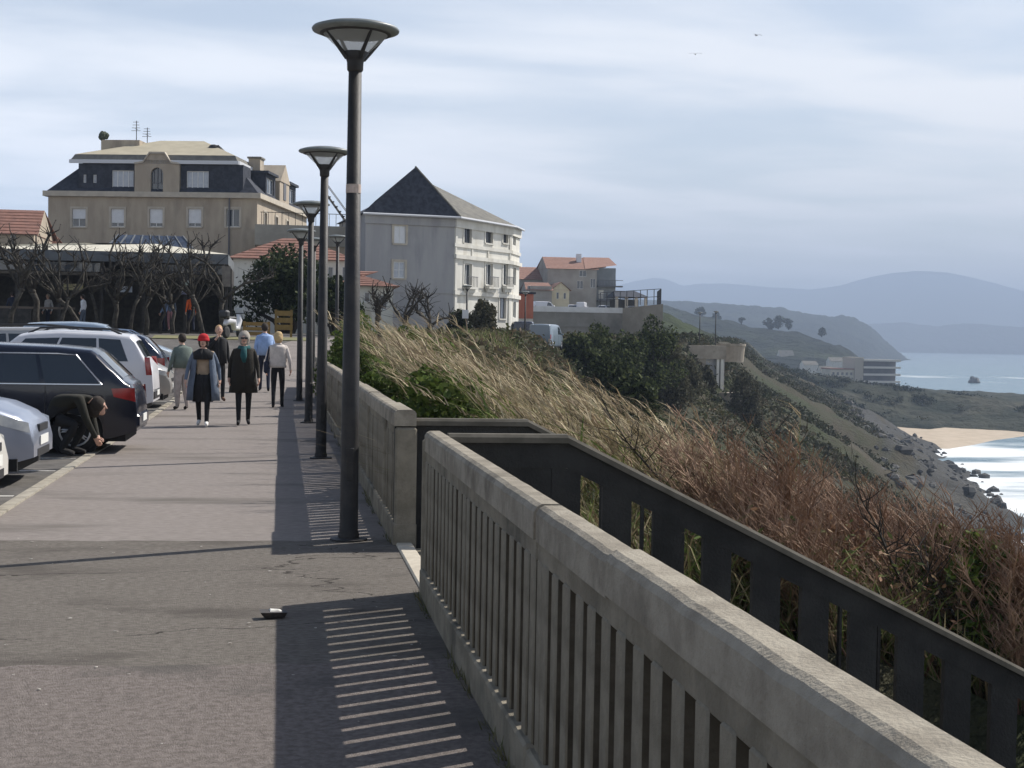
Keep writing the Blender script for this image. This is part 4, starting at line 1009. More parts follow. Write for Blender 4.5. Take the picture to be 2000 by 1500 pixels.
# ---- terrace with retaining wall, cars and houses beyond the white house
YT = 258.0
tA, tB = at(1040, 597, YT), at(1216, 597, YT); tC = at(1298, 590, YT-10)
TR = thing('retaining_wall', 'long stained concrete retaining wall carrying the upper terrace', 'wall', (tA[0], YT, 0))
m_ret = M('stained retaining wall', (.21, .19, .155), (.30, .275, .23), .25, .9, .3, 2.0, c3=(.15, .135, .11), s3=.12)
zt = tA[2]; xB, xC = tB[0]-tA[0], tC[0]-tA[0]
MB().bx(0, xB, 0, 1.2, -9, zt-1.02).build('lower_wall', m_ret, TR)
MB().bx(0, xB, -.12, .5, zt-1.017, zt-.06).build('white_parapet', M('whitewashed parapet', (.72, .70, .66), (.62, .6, .56), .6, .85), TR)
MB().bx(0, xB, -.2, -.003, zt-3.6, zt-3.3).build('ledge', m_ret, TR)
e = MB(); e.add([(xB+.003, 0, -9), (xC, -9, -12), (xC+3, 6, -12), (xB+.003, 14, -9), (xB+.003, 0, zt-.1), (xC, -9, zt+.55), (xC+3, 6, zt+.55), (xB+.003, 14, zt-.1)],
      [(0, 1, 5, 4), (1, 2, 6, 5), (2, 3, 7, 6), (3, 0, 4, 7), (4, 5, 6, 7)]); e.build('bastion', M('stone bastion', (.26, .22, .165), (.34, .29, .22), .4, .9, .4, 3, c3=(.18, .155, .12), s3=.2), TR)
MB().bx(-8, xB, 1.203, 60, zt-2.2, zt-.9).build('terrace_floor', m_asph, TR)
# railing on the bastion
rl = MB(); q0, q1, q2 = np.array([xB-4, .3, zt-.05]), np.array([xC-.3, -8.6, zt+.56]), np.array([xC+2.7, 5.6, zt+.56])
for s in np.linspace(0, 1, 10):
    p_ = q0*(1-s)+q1*s; rl.tube([p_, p_+(0, 0, 2.6)], .07, 5)
for s in np.linspace(.2, 1, 5):
    p_ = q1*(1-s)+q2*s; rl.tube([p_, p_+(0, 0, 2.6)], .07, 5)
for h_ in (1.3, 2.6):
    rl.tube([q0+(0, 0, h_), q1+(0, 0, h_), q2+(0, 0, h_)], .055, 5)
rl.build('railing', m_pole, TR)
sg = board(903, 915, 605, 622, m_wmetal, 'small grey sign plate on the lamp post by the white house', name='sign_plate', Y=95.8)
ZTR = zt-.9
YH = 285.0
m_hgrey = M('grey house render', (.26, .24, .21), (.33, .31, .275), .4, .9)
h, w_, ze, zr = tiled_house('basque_house', 'big grey house with a wide red tiled roof on the terrace', 1070, 1166, 600, 524, 503, YH, 13, m_hgrey, m_tile2, zbase=ZTR, rows=9,
    wins=((1132, 1146, 540, 528), (1128, 1140, 564, 548), (1154, 1164, 562, 544), (1084, 1096, 566, 556)))
# right gable end, turned towards the sea: porch, balconies
xe = at(1196, 540, YH+4)[0]-h.location[0]
pr = MB(); pr.bx(w_+.01, xe, 1.0, 11.0, -.5, zr-2.2); pr.build('sea_wing', M('bluish grey timber', (.17, .185, .19), (.23, .24, .24), .6, .9), h)
rr = MB(); rr.add([(w_-2.5, -.6, ze-.0), (xe+.2, 1.0, zr-1.6), (xe-.2, 6.5, zr+.15), (w_-1.5, 6.5, zr+.12), (w_-2.5, 13.6, ze), (xe+.2, 11, zr-1.6)], [(0, 1, 2, 3), (3, 2, 5, 4)])
rr2 = rr.build('wing_roof', m_tile2, h)
for (z_, t_) in ((ze*.62, .25), (ze*.30, .25)):
    MB().bx(w_+.3, xe+1.2, -.3, .98, z_, z_+t_).build('balcony', m_dframe, h)
    bl = MB()
    for q in range(12): bl.bx(w_+.4+q*.3, w_+.46+q*.3, -.28, -.22, z_+t_+.002, z_+t_+1.0)
    bl.bx(w_+.3, xe+1.2, -.3, -.2, z_+t_+1.003, z_+t_+1.1); bl.build('balcony_rail', m_dframe, h)
dbox(MB(), (w_+.3, 1.0), (1, 0), (0, -1), .3, 1.3, .003, .06, ze*.36, ze*.55).build('lit_panel', m_white, h)
cm = MB().bx(w_*.66, w_*.66+.9, 3.6, 4.6, ze+.3, zr+.6).build('chimney', m_wmetal, h)
tiled_house('low_house', 'low house with a faded red roof left of the big terrace house', 1016, 1072, 600, 545, 522, YH+6, 12, m_hgrey, m_tile2, zbase=ZTR, rows=6)
tiled_house('cottage', 'cream gabled cottage standing at the terrace edge', 1078, 1112, 600, 566, 551, YH-8, 9, M('cream render', (.62, .55, .38), (.55, .48, .33), 1, .9), m_tile2, zbase=ZTR, gable_front=True, rows=6, wins=((1088, 1093, 584, 571), (1102, 1107, 584, 572)))
tiled_house('cottage', 'grey cottage with a brown red roof beside the cream one', 1030, 1078, 600, 566, 552, YH-9, 8, m_hgrey, m_tile2, zbase=ZTR, rows=6, wins=((1014+18, 1030+8, 575, 558),))
cpv = thing('carport', 'dark roofed shelter on pale posts at the end of the terrace', 'shelter', (*at(1205, 590, 268)[:2], ZTR))
a_, b_ = 0, at(1262, 580, 268)[0]-at(1205, 580, 268)[0]; zr_ = at(1230, 567, 268)[2]-ZTR; ze_ = at(1230, 580, 268)[2]-ZTR
cr_ = MB(); cr_.add([(a_-.5, -.5, ze_), (b_+.5, -.5, ze_), (b_+.5, 8, ze_), (a_-.5, 8, ze_), (a_+.2, 3.5, zr_), (b_-1.3, 3.5, zr_)], [(0, 1, 5, 4), (1, 2, 5), (2, 3, 4, 5), (3, 0, 4)]); cr_.build('roof', m_slate, cpv)
for q in range(4): MB().bx(a_+q*(b_-a_)/3-.25, a_+q*(b_-a_)/3+.25, 0, .5, 0, ze_).build('post', m_trim, cpv)
MB().bx(a_, b_, 6, 6.2, 0, ze_-.3).build('back_screen', m_cafe, cpv)
# red wall building between white house and retaining wall
RB = thing('red_hut', 'narrow brick red rendered building beside the white house', 'building', (*at(1009, 640, 150)[:2], 1.3))
wr = at(1041, 600, 150)[0]-at(1009, 600, 150)[0]; z1_ = at(1020, 574, 150)[2]-1.3; z0_ = at(1020, 622, 150)[2]-1.3
MB().bx(0, wr, 0, 6, z0_, z1_).build('wall', M('brick red render', (.40, .13, .085), (.47, .17, .11), .8, .9), RB)
MB().bx(.0, wr, .05, 6, -1.5, z0_-.003).build('base_wall', m_white, RB); MB().bx(-.2, wr+.2, -.2, 6.2, z1_+.003, z1_+.2).build('roof', m_slate, RB)

# ---- ruined terrace / bunker on the cliff edge
BK = thing('clifftop_platform', 'weathered concrete platform with a white panel perched on the cliff', 'ruin', (*at(1360, 672, 182)[:2], 0))
bl_ = lambda px, py, Y=182: loc_in(BK, at(px, py, Y))
m_ruin = M('weathered ruin concrete', (.27, .23, .18), (.36, .315, .25), .6, .95, .5, 4, c3=(.17, .145, .11), s3=.35)
a, b = bl_(1345, 674), bl_(1418, 702)
MB().bx(a[0], b[0], 0, 8, b[2], a[2]).build('parapet', m_ruin, BK)
MB().bx(a[0], bl_(1380, 700)[0], .2, 7.5, -9, b[2]-.003).build('wall', m_ruin, BK)
c_, d_ = bl_(1382, 704), bl_(1400, 730); mb = MB(); mb.add([(c_[0], .25, b[2]-.01), (d_[0]+.9, .25, b[2]-.01), (d_[0]+.9, .25, d_[2]), (d_[0], .25, d_[2])], [(0, 1, 2, 3)])
MB().bx(bl_(1381, 700)[0], bl_(1418, 700)[0]-.05, .45, 7.5, bl_(1400, 765)[2], b[2]-.003).build('inner_wall', m_greyw, BK)
for px in (1403, 1411):
    MB().bx(bl_(px, 700)[0]-.17, bl_(px, 700)[0]+.17, .1, .44, bl_(1400, 764)[2], b[2]-.003).build('pillar', m_white, BK)
s0_, s1_ = bl_(1392, 766), bl_(1446, 790)
MB().bx(s0_[0], s1_[0], -1.5, 7, s1_[2], s0_[2]).build('slab', m_ruin, BK)
for px in (1405, 1437): MB().bx(bl_(px, 800)[0]-.3, bl_(px, 800)[0]+.3, .5, 1.3, bl_(1400, 850)[2], s1_[2]-.003).build('prop', m_ruin, BK)
r0, r1 = bl_(1404, 671, 186), bl_(1478, 680, 186)
rb = MB(); rb.lathe([(1.7, -2.4), (1.9, -.35), (2.0, -.3), (2.0, .0)], 20, sx=1.0, sy=.8); rb.build('round_lookout', m_ruin, BK, loc=((r0[0]+r1[0])/2, 7.0, r0[2]))

# ---- apartment block on the promontory
AY = 790.0
AP = thing('apartment_block', 'large apartment block with stacked balconies on the promontory by the sea', 'building', (*at(1690, 765, AY)[:2], SEA+1))
al = lambda px, py, Y=AY: loc_in(AP, at(px, py, Y))
m_apt = M('apartment concrete', (.60, .57, .51), (.66, .63, .56), .1, .9)
x1_, zt_ = al(1754, 702)[0], al(1720, 702)[2]; x0_ = al(1625, 720)[0]; zt2 = al(1650, 722)[2]
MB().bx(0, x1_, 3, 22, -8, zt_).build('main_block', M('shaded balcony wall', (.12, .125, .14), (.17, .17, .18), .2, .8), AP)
fl = None
for k in range(6):
    z = zt_-k*4.0
    q = MB().bx(-1, x1_+1.5, .0, 3.0-.003, -1.15, 0)
    if fl is None: fl = q.build('balcony_band', m_apt, AP, loc=(0, 0, z))
    else: copy_obj(fl, AP, (0, 0, z))
MB().bx(-6, -1.003, 1, 20, -8, zt_+1).build('stair_tower', m_trim, AP)
for k in range(5):
    for j in range(3):
        MB().bx(x1_+.003, x1_+3.5, 4+j*6, 8+j*6, zt_-k*4-1.2, zt_-k*4-.1).build('side_balcony', m_apt, AP)
wl = MB(); uw = [(1.0+i*2.6, 2.4+i*2.6, zt2-3.2-j*3.3, zt2-1.5-j*3.3) for i in range(6) for j in range(3)]
Lw = -6.003-x0_; uw = [h for h in uw if h[1] < Lw-.3]
facade(wl, (x0_, 2), (1, 0), (0, -1), Lw, -8, zt2, uw, rev=.4); wl.add([(x0_, 2, zt2), (x0_+Lw, 2, zt2), (x0_+Lw, 16, zt2), (x0_, 16, zt2)], [(0, 1, 2, 3)]); wl.add([(x0_, 16, -8), (x0_, 2, -8), (x0_, 2, zt2), (x0_, 16, zt2)], [(0, 1, 2, 3)])
wl.build('side_wing', M('pale wing render', (.60, .55, .45), (.52, .48, .39), .1, .9), AP)
for h in uw: dbox(MB(), (x0_, 2), (1, 0), (0, -1), h[0], h[1], -.39, -.3, h[2], h[3]).build('window', m_pane, AP)
MB().bx(x0_-.3, -6.1, 1.6, 16, zt2+.003, zt2+.7).build('wing_roof', m_tile2, AP)
def villa(px0, px1, pyb, pye, pyr, Y, label, zb):
    tiled_house('villa', label, px0, px1, pyb, pye, pyr, Y, (at(px1, pye, Y)[0]-at(px0, pye, Y)[0])*.8, m_white, m_slate_lt, zbase=zb, rows=3)
villa(1524, 1552, 710, 698, 684, 1150, 'pale villa alone on the dark wooded hillside', at(1540, 712, 1150)[2])
villa(1570, 1598, 725, 712, 705, 900, 'small white villa just left of the apartment block', at(1580, 728, 900)[2])
villa(1622, 1650, 712, 705, 698, 1000, 'white house behind the left wing of the apartment block', at(1630, 715, 1000)[2])
villa(1603, 1626, 735, 724, 715, 840, 'grey white house touching the left wing of the apartment block', at(1610, 745, 840)[2])

# ================================================================== CARS
m_tyre = M('tyre rubber', (.018, .018, .019), None, rough=.85)
m_rim = M('alloy rim', (.50, .51, .53), None, rough=.3, metal=.8)
m_rimd = M('dark wheel well', (.012, .012, .013), None, rough=.9)
m_cglass = M('tinted car glass', (.018, .024, .030), None, rough=.04, spec=.9)
m_black = M('black plastic trim', (.02, .02, .021), None, rough=.55)
m_chrome = M('chrome trim', (.62, .63, .65), None, rough=.18, metal=1.0)
m_head = M('headlamp glass', (.70, .70, .66), (.45, .47, .49), 3, .08, spec=.9)
m_tail = M('red tail lamp', (.33, .012, .012), (.22, .01, .01), 10, .12, spec=.9)
m_plate = M('number plate', (.68, .68, .64), None, rough=.5)
def paint(name, c, met=.0, rough=.28): return M('car paint '+name, c, None, rough=rough, metal=met, spec=.5, coat=.35)
PROF = {  # top line from tail to nose (fractions of length, metres)
 'estate': [(0, .56), (.004, .80), (.02, .95), (.035, .99), (.115, 1.36), (.13, 1.405), (.22, 1.44), (.40, 1.465), (.52, 1.44), (.585, 1.39), (.73, .985), (.76, .955), (.90, .84), (.97, .72), (.992, .62), (1, .50)],
 'suv':    [(0, .62), (.006, .98), (.03, 1.10), (.085, 1.50), (.105, 1.585), (.2, 1.63), (.40, 1.655), (.53, 1.62), (.58, 1.57), (.715, 1.10), (.74, 1.06), (.92, .95), (.975, .84), (.993, .72), (1, .55)],
 'hatch':  [(0, .55), (.005, .78), (.03, .98), (.12, 1.35), (.15, 1.40), (.25, 1.455), (.42, 1.475), (.53, 1.45), (.59, 1.39), (.75, 1.0), (.78, .965), (.91, .86), (.97, .75), (.992, .64), (1, .50)],
 'sedan':  [(0, .55), (.005, .82), (.02, .96), (.12, 1.02), (.14, 1.03), (.27, 1.36), (.33, 1.42), (.44, 1.45), (.53, 1.42), (.59, 1.36), (.735, .985), (.77, .955), (.91, .84), (.965, .74), (.992, .64), (1, .50)],
 'mpv':    [(0, .60), (.005, .95), (.02, 1.10), (.075, 1.50), (.10, 1.60), (.2, 1.66), (.40, 1.68), (.54, 1.63), (.60, 1.56), (.80, 1.06), (.83, 1.02), (.92, .93), (.975, .80), (.993, .68), (1, .52)],
 'van':    [(0, .62), (.004, 1.20), (.012, 1.86), (.03, 1.93), (.2, 1.96), (.5, 1.96), (.64, 1.92), (.70, 1.85), (.84, 1.20), (.87, 1.14), (.95, 1.0), (.985, .86), (.996, .7), (1, .55)],
}
BELT = {'estate': .93, 'suv': 1.06, 'hatch': .95, 'sedan': .94, 'mpv': 1.02, 'van': 1.14}
def car(label, kind, L, Wd, pmat, loc, rz, group='cars parked along the promenade', rails=None, wheels=True, name='parked_car', tail=m_tail, spokes=5, trim=False, hs=1.0, plate=True):
    t = thing(name, label, 'van' if kind == 'van' else 'car', loc, rz, group)
    pr = np.array(PROF[kind]); px_, pz_ = pr[:, 0]*L-L/2, pr[:, 1]*hs; belt = BELT[kind]*hs; H = pz_.max()
    top = lambda x: float(np.interp(x, px_, pz_))
    RW = .33 if kind in ('suv', 'van') else .315; xf, xr_ = L/2-.86, -L/2+.80; ar = RW+.055
    def zbot(x):
        z = .21+.10*max(0, (abs(x)-(L/2-.35))/.35)
        for xw in (xf, xr_):
            if abs(x-xw) < ar: z = max(z, RW-.02+math.sqrt(ar*ar-(x-xw)**2))
        return z
    def hw(x, z):
        e = max(0, (abs(x)-(L/2-.75))/.75); plan = 1-.27*e**2.2 if x > 0 else 1-.13*e**2.6
        lo_ = 1-.05*max(0, (.42-z)/.42); bul = 1-.02*((z-.62)/.5)**2 if z < belt else (1-.02*((belt-.62)/.5)**2)-.175*((z-belt)/(H-belt))**1.15*(1 if kind != 'van' else .6)
        return Wd/2*plan*lo_*bul
    xs = sorted(set(list(np.round(np.linspace(-L/2, L/2, 46), 4))+list(np.round(px_, 4))+[round(xw+ar*math.sin(a), 4) for xw in (xf, xr_) for a in np.linspace(-1.57, 1.57, 13)]))
    ns = 11; V = []; Fq = []
    for x in xs:
        zt, zb_ = top(x), min(zbot(x), top(x)-.04); ring = []
        rc = min(.09, (zt-zb_)*.3)
        for k in range(ns):
            z = zb_+(zt-rc-zb_)*k/(ns-1); ring.append((x, -hw(x, z), z))
        w_ = hw(x, zt-rc)
        for a in (30, 60): ring.append((x, -(w_-rc*1.3*(1-math.cos(R(a)))), zt-rc+rc*math.sin(R(a))))
        wt = w_-rc*1.3
        for q in (1.0, .66, .33, 0): ring.append((x, -wt*q, zt+.028*(1-q*q)))
        full = ring+[(p_[0], -p_[1], p_[2]) for p_ in ring[::-1][1:]]
        V += full
    nr = 2*(ns+2+4)-1
    for i in range(len(xs)-1):
        for k in range(nr-1): Fq.append((i*nr+k, (i+1)*nr+k, (i+1)*nr+k+1, i*nr+k+1))
    mb = MB(); mb.add(V, Fq+[tuple(range(nr)), tuple((len(xs)-1)*nr+k for k in range(nr))[::-1]])
    body = mb.build('body', pmat, t); smooth_angle(body, 38)
    # underside
    MB().bx(-L/2+.15, L/2-.15, -Wd/2+.12, Wd/2-.12, .17, .30).build('underbody', m_rimd, t)
    def sidepatch(nm, mat, quad, s, off=.006, parent=None, n=10, m=4):
        """quad: (x0b,z0b),(x1b,z1b),(x1t,z1t),(x0t,z0t) laid on the flank"""
        (a, b, c, d) = [np.array(q, float) for q in quad]; V = []; Fq = []
        for i in range(n+1):
            u = i/n
            for j in range(m+1):
                v = j/m; p_ = (a*(1-u)+b*u)*(1-v)+(d*(1-u)+c*u)*v
                V.append((p_[0], s*(hw(p_[0], p_[1])+off), p_[1]))
        for i in range(n):
            for j in range(m): 
                k = i*(m+1)+j; f_ = (k, k+m+1, k+m+2, k+1); Fq.append(f_ if s < 0 else f_[::-1])
        return arr_mesh(nm, V, Fq, mat, parent or t, smooth=True)
    def toppatch(nm, mat, xa, xb, inset=.07, off=.008, parent=None):
        V = []; n = 10; m = 10; Fq = []
        for i in range(n+1):
            x = xa+(xb-xa)*i/n; zt = top(x); rc = min(.09, .3*(zt-.2)); w_ = hw(x, zt-rc)-rc*1.3-inset*.3
            dz = (top(x+.02)-top(x-.02))/.04; nx_, nz_ = -dz/math.hypot(dz, 1), 1/math.hypot(dz, 1)
            for j in range(m+1):
                q = -1+2*j/m; V.append((x+nx_*off, w_*q, zt+.028*(1-q*q)+nz_*off))
        for i in range(n):
            for j in range(m): k = i*(m+1)+j; Fq.append((k, k+m+1, k+m+2, k+1))
        return arr_mesh(nm, V, Fq, mat, parent or t, smooth=True)
    # glass: windscreen, rear window, side windows
    ks = pr[:, 0]*L-L/2
    steep = {'estate': ((9, 10), (3, 4)), 'suv': ((8, 9), (2, 3)), 'hatch': ((8, 9), (2, 3)), 'sedan': ((9, 10), (4, 5)), 'mpv': ((8, 9), (2, 3)), 'van': ((7, 8), None)}[kind]
    (wa, wb), rw = steep
    toppatch('windscreen', m_cglass, ks[wa]+.03, ks[wb]-.02)
    if rw: toppatch('rear_window', m_cglass, ks[rw[0]]+.03, ks[rw[1]]-.02)
    zb_, zt_ = belt+.03, H-.13
    xA = ks[rw[0]]+.34 if rw else .1; xTop = ks[rw[1]]+.26 if rw else .3
    xF, xFt = ks[wb]-.30, ks[wa]-.10
    fr_ = lambda v: (xF-xA)*v+xA; ft_ = lambda v: (xFt-xTop)*v+xTop
    segs = {'estate': (0, .27, .63, 1), 'suv': (0, .24, .62, 1), 'hatch': (0, .14, .58, 1), 'sedan': (0, .1, .55, 1), 'mpv': (0, .27, .63, 1), 'van': (0, 1)}[kind]
    for s in (-1, 1):
        for i in range(len(segs)-1):
            u0, u1 = segs[i]+(.012 if i else 0), segs[i+1]-.012
            zr = min(zt_, top(ft_(u0))-.10), min(zt_, top(ft_(u1))-.10)
            g = sidepatch('side_window', m_cglass, ((fr_(u0), zb_), (fr_(u1), zb_), (ft_(u1), zr[1]), (ft_(u0), zr[0])), s)
        if trim:
            st_ = MB(); pts = [(fr_(0)-.05, zb_-.02), (fr_(1)+.04, zb_-.02)]
            st_.tube([(x, s*(hw(x, z)+.006), z) for x, z in [(fr_(q), zb_-.018) for q in np.linspace(-.02, 1, 9)]], .011, 5)
            st_.tube([(x, s*(hw(x, z)+.006), z) for x, z in [(fr_(-.02), zb_-.018)]+[(ft_(q), min(zt_, top(ft_(q))-.10)+.018) for q in np.linspace(0, 1, 9)]], .011, 5)
            st_.build('window_trim', m_chrome, t)
        # lamps
        zl0 = .62*hs if kind not in ('suv', 'van', 'mpv') else .72*hs
        sidepatch('headlight', m_head, ((L/2-.42, zl0+.06), (L/2-.03, zl0-.06), (L/2-.05, zl0+.05), (L/2-.40, zl0+.17)), s, .008)
        zr0 = .80*hs if kind not in ('suv', 'van', 'mpv') else .95*hs
        if kind in ('suv', 'mpv', 'van'): q4 = ((-L/2+.02, zr0-.12), (-L/2+.13, zr0-.12), (-L/2+.17, zr0+.22), (-L/2+.07, zr0+.22))
        else: q4 = ((-L/2+.015, zr0-.09), (-L/2+.30, zr0-.02), (-L/2+.33, zr0+.09), (-L/2+.03, zr0+.10))
        tl_ = sidepatch('tail_light', tail, q4, s, .009)
        # door seams and sill
        for xd in (xF-.02, fr_(segs[2]) if len(segs) > 2 else .2, xr_+ar+.02):
            sm = MB(); sm.tube([(xd, s*(hw(xd, z)+.001), z) for z in np.linspace(.32, belt-.02, 7)], .006, 4); sm.build('door_seam', m_black, t)
        sidepatch('sill_trim', m_black, ((xr_+ar, .22), (xf-ar, .22), (xf-ar, .30), (xr_+ar, .30)), s, .008)
        mr = MB(); mr.box((xF-.02, s*(hw(xF, belt)+.10), belt+.06), (.10, .20, .13), bev=.03); mr.build('wing_mirror', pmat, t)
        for xh in ((fr_(segs[-2])+.10), ): MB().box((xh, s*(hw(xh, belt-.12)+.015), belt-.12), (.18, .03, .025), bev=.008).build('door_handle', pmat, t)
        if rails:
            rr_ = MB(); rr_.tube([(x, s*(hw(x, H-.05)-.13), top(x)+.075 if 0 < i < 8 else top(x)+.0) for i, x in enumerate(np.linspace(ks[rw[1]]+.25, ks[wa]-.15, 9))], .02, 6); rr_.build('roof_rail', rails, t)
    # front and rear furniture
    wn = hw(L/2-.02, .55)
    MB().bx(L/2-.05, L/2+.004, -wn*.42, wn*.42, .555*hs, .63*hs).build('grille', m_black, t)
    MB().bx(L/2-.06, L/2+.005, -wn*.6, wn*.6, .30, .385).build('air_intake', m_black, t)
    MB().bx(L/2+.006, L/2+.014, -.26, .26, .42, .52).build('number_plate', m_plate, t)
    MB().bx(-L/2-.03, -L/2+.10, -Wd*.40, Wd*.40, .34, .55, bev=.04).build('rear_bumper', m_black if kind == 'suv' else pmat, t)
    MB().bx(-L/2-.042, -L/2-.031, -.26, .26, .42, .52).build('number_plate', m_plate, t)
    # wheels
    wp = None
    for xw in (xf, xr_):
        for s in (-1, 1):
            y = s*(Wd/2-.115)
            if wp is None:
                ty = MB().lathe([(RW*.66, -.10), (RW*.93, -.105), (RW, -.07), (RW, .07), (RW*.93, .105), (RW*.66, .10)], 24, axis='y').build('wheel', m_tyre, t, smooth=True)
                MB().lathe([(RW*.60, -.06), (RW*.60, .06)], 20, axis='y').build('hub_well', m_rimd, ty)
                rm = MB()
                for a in range(spokes):
                    an = 2*math.pi*a/spokes
                    for o_ in (-.10, .10): rm.tube([(RW*.12*math.cos(an), -.098, RW*.12*math.sin(an)), (RW*.64*math.cos(an+o_), -.085, RW*.64*math.sin(an+o_))], [.022, .016], 5)
                    for o_ in (-.10, .10): rm.tube([(RW*.12*math.cos(an), .098, RW*.12*math.sin(an)), (RW*.64*math.cos(an+o_), .085, RW*.64*math.sin(an+o_))], [.022, .016], 5)
                rm.lathe([(RW*.17, -.11), (RW*.17, .11)], 10, axis='y')
                for yy_ in (-.093, .093):
                    rm.tube([(RW*.65*math.cos(a), yy_, RW*.65*math.sin(a)) for a in np.linspace(0, 2*math.pi, 21)], .018, 5, cap=False)
                rm.build('rim', m_rim, ty, smooth=True)
                ty.location = (xw, y, RW); wp = ty
            else:
                c = copy_tree(wp, t); c.location = (xw, y, RW)
            MB().lathe([(ar*.98, -.10), (ar*.98, .12)], 16, axis='y', c=(xw, s*(Wd/2-.16), RW)).build('wheel_arch_liner', m_rimd, t)
    return t
def park(label, kind, L, Wd, pm, xnose, y, out='nose', **k):
    z = float(pz(y))-.012
    if out == 'nose': return car(label, kind, L, Wd, pm, (xnose-L/2, y, z), k.pop('rz', 0.0), **k)
    return car(label, kind, L, Wd, pm, (xnose-L/2, y, z), math.pi+k.pop('rz', 0.0), **k)
p_cream = paint('cream white', (.62, .60, .55)); p_silver = paint('silver blue', (.30, .33, .40), .5, .32); p_navy = paint('midnight blue', (.006, .008, .018), .0, .2)
p_white = paint('white', (.60, .60, .62)); p_pink = paint('dusty pink', (.32, .14, .15), .2); p_beige = paint('beige silver', (.42, .40, .37), .5, .3)
p_ice = paint('ice blue', (.38, .45, .52), .4, .25); p_dblue = paint('dark blue', (.012, .02, .045), .1, .2); p_grey = paint('mid grey', (.20, .21, .23), .5, .3)
park('cream white car with its front corner just entering the picture at lower left', 'hatch', 4.05, 1.70, p_cream, -2.52, 13.85, 'nose', hs=1.0)
park('silver blue saloon parked nose out with a big pale headlamp', 'sedan', 4.6, 1.78, p_silver, -2.58, 16.95, 'nose', hs=1.02)
park('black estate car parked tail out beside the crouching man', 'estate', 4.75, 1.82, p_navy, -1.93, 21.5, 'tail', trim=True, spokes=5)
park('dusty pink car hidden behind the black estate, only its roof showing', 'hatch', 4.0, 1.68, p_pink, -3.2, 24.6, 'nose', hs=1.03)
park('white off road car with black roof rails parked tail out', 'suv', 4.32, 1.80, p_white, -2.44, 30.2, 'tail', rails=m_black, hs=1.0)
park('beige silver people carrier beyond the white off road car, nose out', 'mpv', 4.55, 1.80, p_beige, -2.36, 33.6, 'nose', rails=m_black, hs=1.0)
park('dark blue hatchback with a pale roof edge past the people carrier', 'hatch', 4.1, 1.72, p_dblue, -2.75, 37.4, 'tail', hs=1.05, rails=m_chrome)
park('ice blue estate car at the far end of the row with a shining bonnet', 'estate', 4.7, 1.80, p_ice, -3.05, 44.5, 'nose', hs=1.04)
# cars by the white house and vans
def place(px, py, Y): q = at(px, py, Y); return (q[0], Y, q[2])
car('white hatchback half hidden in the grass below the white house', 'hatch', 4.0, 1.7, p_white, place(917, 672, 103), R(60), group='cars by the white house')
car('dark van parked below the red hut', 'van', 4.7, 1.9, p_dblue, place(1022, 672, 122), R(80), group='cars by the white house', name='parked_van', hs=.95)
car('grey blue van parked right of the dark van', 'van', 5.0, 1.95, paint('van grey blue', (.16, .20, .24)), place(1066, 682, 116), R(68), group='cars by the white house', name='parked_van')
for (px, lab, kd, pm, an) in ((1064, 'white van on the terrace in front of the grey cottage', 'van', p_white, 10), (1118, 'small white car on the terrace just right of the cream cottage', 'hatch', p_white, 80),
                              (1137, 'white van parked under the big terrace house', 'van', p_white, 70), (1182, 'white car parked at the right end of the big terrace house', 'hatch', p_white, 60), (1241, 'white car under the dark shelter on the terrace', 'hatch', p_white, 0)):
    q = at(px, 590, 270); car(lab, kd, 4.4, 1.8, pm, (q[0], 270, ZTR+.02), R(an), group='cars on the terrace', name='parked_van' if kd == 'van' else 'parked_car')
# scooter beside the tree
SCq = place(455, 662, 62)
SCT = thing('scooter', 'grey and white motor scooter parked by the dark tree', 'scooter', (SCq[0], 62, float(pz(62))), R(65))
for x in (-.62, .62): 
    w = MB().lathe([(.12, -.05), (.24, -.06), (.25, 0), (.24, .06), (.12, .05)], 16, axis='y').build('wheel', m_tyre, SCT, smooth=True, loc=(x, 0, .25))
MB().tube([(-.75, 0, .55), (-.5, 0, .72), (0, 0, .70), (.1, 0, .42), (.4, 0, .40), (.55, 0, .75), (.48, 0, 1.0)], [.08, .16, .15, .12, .12, .13, .08], 8).build('body', p_white, SCT, smooth=True)
MB().box((-.28, 0, .83), (.75, .28, .12), bev=.05).build('seat', m_black, SCT); MB().box((-.78, 0, .98), (.38, .40, .32), bev=.08).build('top_box', m_black, SCT)
MB().tube([(.45, -.32, 1.05), (.5, 0, 1.02), (.45, .32, 1.05)], .02, 6).build('handlebar', m_black, SCT); MB().tube([(.55, 0, .75), (.63, 0, .25)], .04, 6).build('fork', m_black, SCT)
MB().box((.58, 0, 1.05), (.03, .36, .45), ry=-.35, bev=.01).build('windshield', m_pane_lt, SCT)

